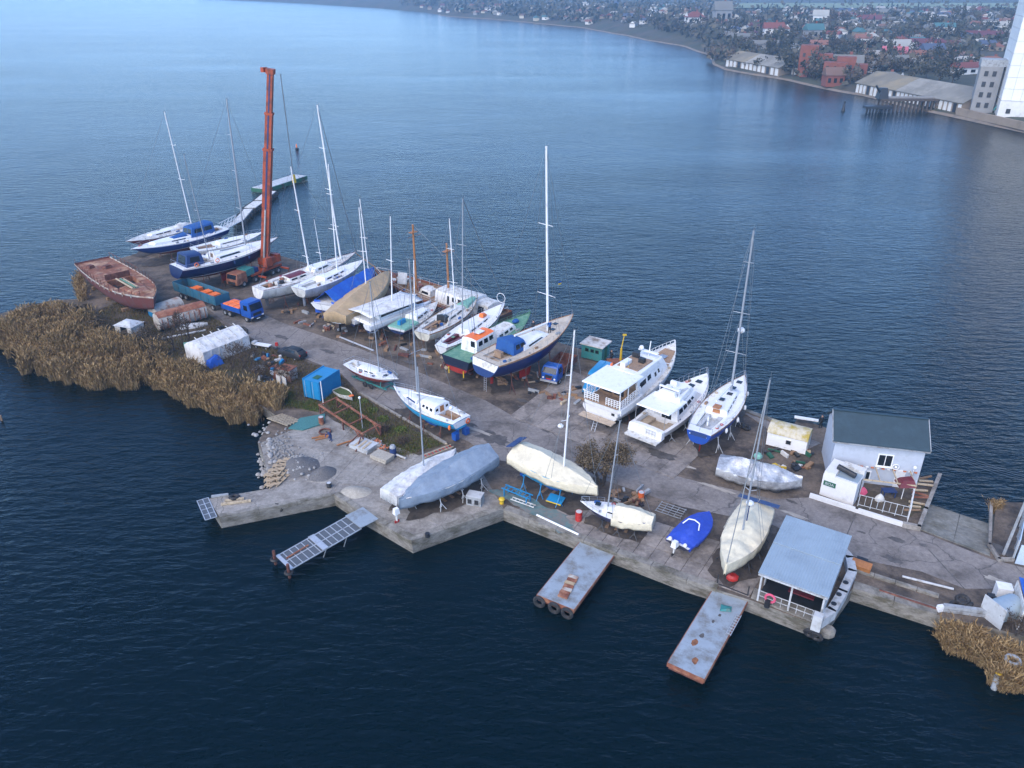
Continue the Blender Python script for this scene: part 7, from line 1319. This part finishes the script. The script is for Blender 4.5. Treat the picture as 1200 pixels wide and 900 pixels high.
b0 = [(TV[j * nd + 1], TV[j * nd + 2]) for j in range(len(SWf)) if 0 < idx[j] < 21]
for a, b in b0: a, b = Vector(a), Vector(b); V += [tuple(a + Vector((0, 0, .12))), tuple(a.lerp(b, .45) + Vector((0, 0, .12)))]
for j in range(len(b0) - 1): Fc.append((2 * j, 2 * j + 1, 2 * j + 3, 2 * j + 2))
mb = MB(); mb.v = V; mb.f = [list(f) for f in Fc]; mb.m = [0] * len(Fc); tag(mb.build('beach', 'beach'), kind='structure')
for nm, c in dict(r_red=(.16, .048, .04), r_orange=(.2, .09, .062), r_grey=(.15, .15, .14), r_pale=(.3, .3, .28), r_maroon=(.11, .035, .045), r_brown=(.15, .09, .07), r_teal=(.05, .13, .14), r_pink=(.38, .1, .13), r_blue=(.06, .08, .13)).items(): mat(nm, c, .8, var=.15, scale=.6, dirt=tuple(x * .6 for x in c), damt=.35, dscale=.3)
for nm, c in dict(w_white=(.62, .62, .6), w_cream=(.45, .41, .33), w_grey=(.24, .24, .24), w_brick=(.2, .065, .045), w_tan=(.25, .2, .15)).items(): mat(nm, c, .85, var=.1, scale=.5, dirt=tuple(x * .7 for x in c), damt=.35, dscale=.25)
cache = {}
def cm(key, fn):
    if key not in cache: cache[key] = fn()
    return cache[key]
def wallmesh(w): return cm(('w', w), lambda: MB().box((0, 0, .5), (1, 1, 1)).add([(-.5, -.5, 1), (-.5, .5, 1), (-.5, 0, 1.55)], [(0, 2, 1)]).add([(.5, -.5, 1), (.5, .5, 1), (.5, 0, 1.55)], [(0, 1, 2)]).mesh('wall', w))
def roofmesh(r, hip):
    def f():
        k = .3 if hip else -.06; e = .57
        return MB().add([(-e, -e, .97), (e, -e, .97), (e, e, .97), (-e, e, .97), (-.5 + k, 0, 1.62), (.5 - k, 0, 1.62)], [(0, 1, 5, 4), (2, 3, 4, 5), (1, 2, 5), (3, 0, 4), (3, 2, 1, 0)]).mesh('roof', r)
    return cm(('r', r, hip), f)
def winmesh(): return cm('win', lambda: MB().box((0, 0, 0), (.16, .04, .38)).mesh('window', 'glass'))
def house(label, p, w, d, h, rz, wm, rm, hip=False, group=None, nw=2, chim=True, name='house'):
    t = thing(name, label, 'house', (p.x, p.y, p.z - .4), rz, group); t.scale = (w, d, h)
    put('wall', wallmesh(wm), t); r_ = put('roof', roofmesh(rm, hip), t)
    for k in range(nw):
        for y in (-.51, .51) if nw > 1 else (-.51,): o = put('window', winmesh(), t, ((k + .5) / nw - .5, y, .55))
    if chim: put('chimney', cm('ch', lambda: MB().box((0, 0, 0), (.09, .09, .5)).mesh('chimney', 'w_brick')), r_, (.15, .12, 1.6))
    return t
NAMED = [(1046, 72, 15, 10, 6, 'w_cream', 'r_pink', 0, 'large cream house with pink roof beside the brick ruin'), (1052, 66, 14, 9, 7, 'w_white', 'r_pale', 0, 'white gabled house behind the pink-roofed one'), (1038, 98, 16, 9, 4, 'w_white', 'r_grey', 1, 'white house with hipped grey roof behind the long warehouse'), (1090, 68, 14, 10, 6, 'w_tan', 'r_blue', 0, 'tan house with steep slate-blue gable roof in the far town'), (1073, 70, 10, 8, 4, 'w_cream', 'r_orange', 0, 'small house with orange roof left of the slate-blue gable'), (1112, 72, 18, 9, 4, 'w_tan', 'r_brown', 0, 'long brown-roofed house right of the slate-blue gable'), (1132, 86, 18, 10, 4, 'w_white', 'r_red', 0, 'white house with red roof behind the warehouse end'), (1130, 78, 18, 11, 4, 'w_grey', 'r_pale', 1, 'grey house with wide pale roof in the far town'), (1160, 78, 16, 10, 4, 'w_white', 'r_orange', 1, 'white house with orange hipped roof left of the white silo'), (1030, 70, 18, 8, 4, 'w_white', 'r_pale', 0, 'long low white building above the long warehouse'), (975, 100, 10, 8, 6, 'w_brick', 'r_brown', 0, 'small red brick house beside the warehouse end'), (905, 43, 16, 10, 7, 'w_white', 'r_red', 0, 'white double-gabled house with red roof on the far slope'), (914, 42, 12, 10, 6, 'w_white', 'r_orange', 1, 'white house with orange hipped roof beside the double gable'), (813, 29, 18, 14, 8, 'w_white', 'r_red', 1, 'large white house with bright red hipped roof on the bluff'), (845, 27, 18, 12, 13, 'w_grey', 'r_grey', 0, 'tall grey block of flats on the far bluff'), (952, 45, 14, 9, 7, 'w_teal' if 0 else 'w_grey', 'r_teal', 0, 'house with teal roof in the far town'), (868, 48, 22, 9, 4, 'w_grey', 'r_grey', 0, 'long grey shed left of the far warehouse'), (958, 60, 12, 9, 5, 'w_white', 'r_orange', 0, 'white house with orange roof above the brick ruin'), (1010, 84, 12, 9, 4, 'w_white', 'r_grey', 0, 'white house with grey roof right of the brick ruin'), (940, 86, 12, 9, 4, 'w_white', 'r_teal', 0, 'low white hut with pale roof left of the brick ruin'), (900, 57, 24, 9, 4, 'w_grey', 'r_grey', 0, 'long grey shed behind the far warehouse'), (885, 36, 14, 9, 5, 'w_tan', 'r_maroon', 1, 'house with maroon hipped roof on the far slope'), (1085, 55, 24, 9, 4, 'w_white', 'r_maroon', 0, 'long house with maroon roof in the middle of the far town'), (1010, 52, 12, 9, 5, 'w_white', 'r_orange', 0, 'white house with orange roof in the middle of the far town'), (1105, 38, 16, 9, 5, 'w_white', 'r_teal', 0, 'white house with teal roof high in the far town'), (1020, 30, 16, 9, 6, 'w_grey', 'r_maroon', 0, 'house with dark maroon roof high in the far town'), (960, 28, 14, 10, 8, 'w_white', 'r_pale', 0, 'tall white house high in the far town'), (1150, 48, 26, 11, 5, 'w_grey', 'r_maroon', 0, 'wide maroon-roofed building left of the white silo'), (1165, 36, 20, 10, 5, 'w_white', 'r_pale', 0, 'long pale building upper right behind the silo')]
taken = []
for k, (px, py, w, d, h, wm, rm, hip, lb) in enumerate(NAMED):
    p = L3(px, py)
    if p is None: continue
    house(lb, p, w * .85, d * .85, h * .9, random.uniform(-.5, .3), wm, rm, bool(hip), nw=3, name='house'); taken.append((p.x, p.y, 14))
RC = {'r_red': 'red', 'r_orange': 'orange', 'r_grey': 'grey', 'r_pale': 'pale', 'r_maroon': 'maroon', 'r_brown': 'brown', 'r_teal': 'teal', 'r_blue': 'blue'}
cnt = 0; tries = 0; rnd = random.Random(5)
def land_ok(px, py):
    for (a, b), (c, d) in zip(shore, shore[1:]):
        if c <= px <= a:
            s_ = b + (d - b) * (px - a) / (c - a); return py < s_ - 3 - (3 if px > 836 else 9 * (px > 700))
    return False
EXCL = [(832, 52, 925, 92), (930, 48, 1002, 92), (1000, 88, 1150, 140), (1140, 60, 1210, 160), (740, 36, 850, 70)]
while cnt < 300 and tries < 6000:
    tries += 1; px = rnd.uniform(495, 1215); py = rnd.uniform(6, 95) ** 1.0; py = 6 + (py - 6) * rnd.random() ** .35
    if not land_ok(px, py) or any(a < px < c and b < py < d for a, b, c, d in EXCL) or (px > 860 and py < 13): continue
    p = L3(px, py)
    if p is None or any((p.x - a) ** 2 + (p.y - b) ** 2 < r_ * r_ for a, b, r_ in taken): continue
    if noise.noise((p.x * .012, p.y * .012, 7)) < -.25: continue
    rm = rnd.choice(['r_red', 'r_orange', 'r_grey', 'r_grey', 'r_pale', 'r_pale', 'r_maroon', 'r_brown', 'r_grey', 'r_teal', 'r_blue', 'r_grey']); wm = rnd.choice(['w_white', 'w_white', 'w_cream', 'w_grey', 'w_tan', 'w_white']); far = p.y > 620
    house(('tiny distant house with %s roof on the far hillside' if far else 'house with %s roof among the trees of the far town') % RC[rm], p, rnd.uniform(6.5, 11), rnd.uniform(5.5, 7.5), rnd.uniform(2.6, 4.2), rnd.choice((0, 1.57)) + rnd.gauss(-.2, .25), wm, rm, rnd.random() < .35, ('distant houses with %s roofs' if far else 'far town houses with %s roofs') % RC[rm], nw=1 if far else 2, chim=not far and rnd.random() < .6)
    taken.append((p.x, p.y, 9 if not far else 11)); cnt += 1
# ---- warehouses
def warehouse(label, pa, pb, depth, wall, ridge, rm, nb, wm='w_white', split=None, z=None):
    a, b = L3(*pa), L3(*pb); d = b - a; L = d.to_2d().length; ang = math.atan2(d.y, d.x); t = thing('warehouse', label, 'warehouse', (a.x, a.y, min(a.z, b.z) - .3), ang)
    MB().prism([(0, 0), (L, 0), (L, depth), (0, depth)], 0, wall).add([(0, 0, wall), (0, depth, wall), (0, depth / 2, ridge), (L, 0, wall), (L, depth, wall), (L, depth / 2, ridge)], [(0, 2, 1), (3, 4, 5)]).build('wall', 'w_tan', t)
    cuts = [0] + (split or []) + [1]; sl_ = (ridge - wall) / (depth / 2)
    for c0, c1, m_ in zip(cuts, cuts[1:], rm):
        x0, x1 = L * c0 - (.6 if c0 == 0 else -.1), L * c1 + (.6 if c1 == 1 else -.1); roofslab(-.8, wall - .8 * sl_ + .05, depth / 2, ridge + .05, x0, x1, .2).build('roof', m_, t); roofslab(depth + .8, wall - .8 * sl_ + .05, depth / 2 + .02, ridge + .05, x0, x1, .2).build('roof', m_, t)
    for k in range(nb):
        x = L * (k + .5) / nb; B((x, -.1, wall * .5), (L / nb * .62, .2, wall * .72)).build('bay_panel', wm if k % 7 != 3 else 'dark', t)
    return t
mat('r_asb', (.17, .155, .12), .9, var=.2, scale=.15, dirt=(.24, .2, .13), damt=.4, dscale=.08, zs=1); mat('r_asb2', (.19, .185, .165), .9, var=.2, scale=.15, dirt=(.3, .29, .26), damt=.35, dscale=.07)
warehouse('long waterside warehouse with patched brown-grey roof beside the white silo', (1002, 109), (1126, 133), 19, 5.0, 9.5, ['r_asb', 'r_asb2'], 26, split=[.42]); warehouse('smaller warehouse with brown-grey roof at the far headland', (850, 78), (912, 90), 17, 5, 9, ['r_asb', 'r_asb2'], 13, 'w_white', split=[.4])
def brickbox(p, parts, label):
    o = L3(*p); t = thing('brick_ruin', label, 'ruin', (o.x, o.y, o.z - .5), -.35)
    for k, (x, y, w, d, h) in enumerate(parts):
        wl_ = B((x, y, h / 2), (w, d, h)).build('wall', 'w_brick', t)
        n = max(1, int(w / 3.2))
        for i in range(n):
            for s_ in range(max(1, int(h / 4.2))): B((x - w / 2 + w * (i + .5) / n, y - d / 2 - .03, 2.4 + s_ * 4), (1.3, .12, 1.9)).build('window', 'dark', wl_)
    return t
brickbox((944, 88), [(0, 4, 9, 9, 15), (8, 5, 8, 8, 11), (1, -3, 8, 6, 5), (15, 4, 7, 9, 9)], 'roofless red brick ruin with empty windows, tallest block at the far waterfront'); brickbox((976, 94), [(0, 0, 11, 8, 9), (5, 9, 9, 8, 11)], 'lower red brick ruin block right of the tallest ruin'); brickbox((1000, 88), [(0, 0, 12, 8, 6)], 'red brick outbuilding behind the warehouse left end')
house('white-walled house with flat pale roof over the red brick outbuilding', L3(988, 86), 16, 8, 6, -.3, 'w_white', 'r_grey', nw=4)
# ---- elevator and silo
o = L3(1149, 133); t = thing('elevator_tower', 'grey concrete elevator tower with dark windows beside the white silo', 'tower', (o.x, o.y, o.z - .5), -.42); B((0, 4, 8.5), (7.5, 8, 17)).build('wall', 'w_grey', t); B((6, 9, 8), (7, 9, 16)).build('rear_wall', 'w_grey', t); B((1.5, 5, 18.2), (11, 9, 2.4)).build('roof_block', 'grey', t)
for s_ in range(4):
    for x in (-1.5, 1.2): B((x, -.05, 3.5 + s_ * 3.7), (1.3, .2, 1.8)).build('window', 'dark', t)
T((4, -1, 2), (10, -1, 16), .35).build('conveyor_pipe', 'teal', t)
o = L3(1168, 138); t = thing('silo', 'huge white panelled silo cut by the right edge of the picture', 'silo', (o.x, o.y, o.z - .5), -.42); mat('silo_panel', (.7, .71, .7), .6, var=.04, scale=.2, rand=.03)
B((16, 13, 30), (31.7, 25.7, 60)).build('core', 'w_white', t); B((16, 13, 3.2), (32.4, 26.4, 6.4)).build('base', 'w_white', t)
pm = cm('silo', lambda: MB().box((0, 0, 0), (2.88, .3, 3.86)).mesh('panel', 'silo_panel')); pm2 = cm('silo2', lambda: MB().box((0, 0, 0), (.3, 3.12, 3.86)).mesh('panel', 'silo_panel'))
for i in range(11):
    for j in range(13): put('panel', pm, t, (1.5 + i * 2.95, 0, 8.6 + j * 3.95))
for i in range(8):
    for j in range(13): put('panel', pm2, t, (.0, 1.7 + i * 3.2, 8.6 + j * 3.95))
for x in (3, 8.5, 12, 18): B((x, -.3, 3.0 + (x % 3)), (1.4, .2, 1.6)).build('window', 'dark', t)
# ---- old loading pier
a, b = Vector(G(1012, 131, WATER)), Vector(G(1108, 131, WATER)); d = b - a; L = d.length; t = thing('loading_pier', 'derelict loading pier on rusty piles jutting from the far shore', 'pier', (a.x, a.y, WATER), math.atan2(d.y, d.x))
B((L * .6, 1, 4.6), (L * .86, 5, .8)).build('deck', 'bark', t); B((L * .55, 2, 5.3), (L * .7, 1.6, .6)).build('conveyor', 'w_grey', t); B((L * .12, -3, 2.2), (L * .32, 3.5, 1.0)).build('landing', 'dark', t)
for k in range(16):
    for y in (-1, 3): T((L * (.2 + .8 * k / 16), y, -1), (L * (.2 + .8 * k / 16), y, 4.3), .35).build('pile', 'bark', t)
for k in range(8): T((L * (.0 + .3 * k / 8), -3, -1), (L * (.0 + .3 * k / 8), -3, 2), .4).build('pile', 'dark', t)
B((L * .2, 1, 7), (4, 4, 4), top=.6).build('loader', 'dark', t); T((L * .17, 1, 7), (L * .08, -1, 10), .4).build('loader_arm', 'dark', t)
# quay wall of the far harbour
wallP = [L3(1118, 135), L3(1240, 166)]
d = wallP[1] - wallP[0]; tag(B((d.length / 2, 1.0, .8), (d.length, 1.0, 2.6)).build('far_wall', 'w_tan', loc=(wallP[0].x, wallP[0].y, 0), rz=math.atan2(d.y, d.x)), 'brown embankment wall below the white silo', 'wall')
mat('field', (.17, .21, .12), .95, var=.15, scale=.01, world=True)
V, Fc = [], []; fx = [846 + 24 * k for k in range(17)]; fy = [4.5, 6.5, 8.5, 10.5]
P_ = [[L3(a, b) for b in fy] for a in fx]
if all(p for r_ in P_ for p in r_):
    V = [tuple(p + Vector((0, 0, 1.2))) for r_ in P_ for p in r_]; Fc = [[i * 4 + j, (i + 1) * 4 + j, (i + 1) * 4 + j + 1, i * 4 + j + 1] for i in range(16) for j in range(3)]
    mb = MB(); mb.v = V; mb.f = Fc; mb.m = [0] * len(Fc); tag(mb.build('field', 'field'), kind='structure')
# ---- far trees
leafmat('far_leaf', (.04, .048, .038), (.068, .066, .052), (.1, .09, .068)); leafmat('far_leaf2', (.07, .058, .045), (.1, .082, .062), (.13, .105, .08))
def crown(seed, m, n=230, tall=1.0):
    rnd = random.Random(seed); V, Fc = [], []; cl = [(Vector((rnd.gauss(0, .28), rnd.gauss(0, .28), .55 + rnd.uniform(-.25, .3) * tall)), rnd.uniform(.16, .3)) for _ in range(8)]
    for i in range(n):
        c, r_ = rnd.choice(cl); q = c + Vector((rnd.gauss(0, 1), rnd.gauss(0, 1), rnd.gauss(0, .9) * tall)).normalized() * r_ * rnd.random() ** .4; a = Vector((rnd.gauss(0, 1), rnd.gauss(0, 1), rnd.gauss(0, 1))).normalized() * .075; b = a.orthogonal().normalized() * .06; k = len(V); V += [q - a, q + b, q + a, q - b]; Fc.append([k, k + 1, k + 2, k + 3])
    mb = MB(); mb.v = [tuple(v) for v in V]; mb.f = Fc; mb.m = [0] * n; return mb.mesh('crown', m)
crowns = [[crown(i, 'far_leaf') for i in range(3)], [crown(10 + i, 'far_leaf2', 150) for i in range(3)], [crown(20 + i, 'far_leaf', 150, 1.8) for i in range(2)]]; trunkm = MB().tube((0, 0, 0), (0, 0, .45), .03, .02, 5).tube((0, 0, .4), (.15, .05, .7), .015, .008, 4).tube((0, 0, .4), (-.12, .08, .7), .015, .008, 4).mesh('trunk', 'bark')
cnt = 0; tries = 0
TL = ['dark leafy tree among the houses of the far town', 'bare brown tree among the houses of the far town', 'slender dark poplar in the far town']
while cnt < 300 and tries < 9000:
    tries += 1; px = rnd.uniform(690, 1212); py = rnd.uniform(14, 100)
    if not land_ok(px, py) or any(a < px < c and b < py < d for a, b, c, d in (EXCL[2], EXCL[3])) : continue
    p = L3(px, py)
    if p is None or p.y > 900 or any((p.x - a) ** 2 + (p.y - b) ** 2 < (r_ * .5) ** 2 for a, b, r_ in taken): continue
    k = rnd.choice((0, 0, 1, 1, 1, 2)); h = rnd.uniform(5, 10) * (1.3 if k == 2 else 1); t = thing('tree', TL[k], 'tree', (p.x, p.y, p.z - .2), rnd.uniform(0, 6), ['dark trees of the far town', 'bare trees of the far town', 'poplars of the far town'][k]); t.scale = (h * (.55 if k == 2 else 1), h * (.55 if k == 2 else 1), h); put('crown', rnd.choice(crowns[k]), t); put('trunk', trunkm, t); cnt += 1
for k, (px, py, h) in enumerate(((929, 90, 13), (926, 88, 11), (975, 88, 11), (1012, 82, 10), (860, 60, 9), (878, 62, 9), (1100, 96, 9), (1085, 92, 9), (1070, 94, 8), (1115, 100, 8))):
    p = L3(px, py); t = thing('tree', ['tall dark tree at the waterfront left of the brick ruin', 'dark tree behind the waterfront tree left of the ruin', 'dark tree standing in the brick ruin', 'dark tree right of the brick ruin', 'dark tree above the far warehouse, left one', 'dark tree above the far warehouse, right one', 'tree behind the long warehouse, third from left', 'tree behind the long warehouse, second from left', 'tree behind the long warehouse, leftmost', 'tree behind the long warehouse, rightmost'][k], 'tree', (p.x, p.y, p.z - .2), k); t.scale = (h, h, h); put('crown', crowns[0][k % 3], t); put('trunk', trunkm, t)
V, Fc = [], []; c_ = 0
for i in range(17000):                          # distant scrub and woods that read as one mass
    px = rnd.uniform(470, 1215); py = rnd.uniform(3, 100)
    if not land_ok(px, py + 3): continue
    p = L3(px, py)
    if p is None or noise.noise((p.x * .02, p.y * .02, 3)) < (-.25 if px < 860 else -.05) or any((p.x - a) ** 2 + (p.y - b) ** 2 < (r_ * .55) ** 2 for a, b, r_ in taken[:60]): continue
    if (1000 < px < 1150 and py > 90) or (px > 1140 and py > 60) or (px > 860 and py < 12 and rnd.random() < .85): continue
    s_ = rnd.uniform(1.2, 2.6) * (1 + p.y / 900)
    for _ in range(3):
        q = p + Vector((rnd.gauss(0, s_), rnd.gauss(0, s_), abs(rnd.gauss(.5, .6)) * s_)); a = Vector((rnd.gauss(0, 1), rnd.gauss(0, 1), rnd.gauss(0, 1))).normalized() * s_ * .6; b = a.orthogonal().normalized() * s_ * .45; k = len(V); V += [q - a, q + b, q + a, q - b]; Fc.append([k, k + 1, k + 2, k + 3])
mb = MB(); mb.v = [tuple(v) for v in V]; mb.f = Fc; mb.m = [0] * len(Fc); tag(mb.build('far_woods', 'far_leaf'), 'dark distant scrub and woods covering the far shore', None, None, 'stuff')
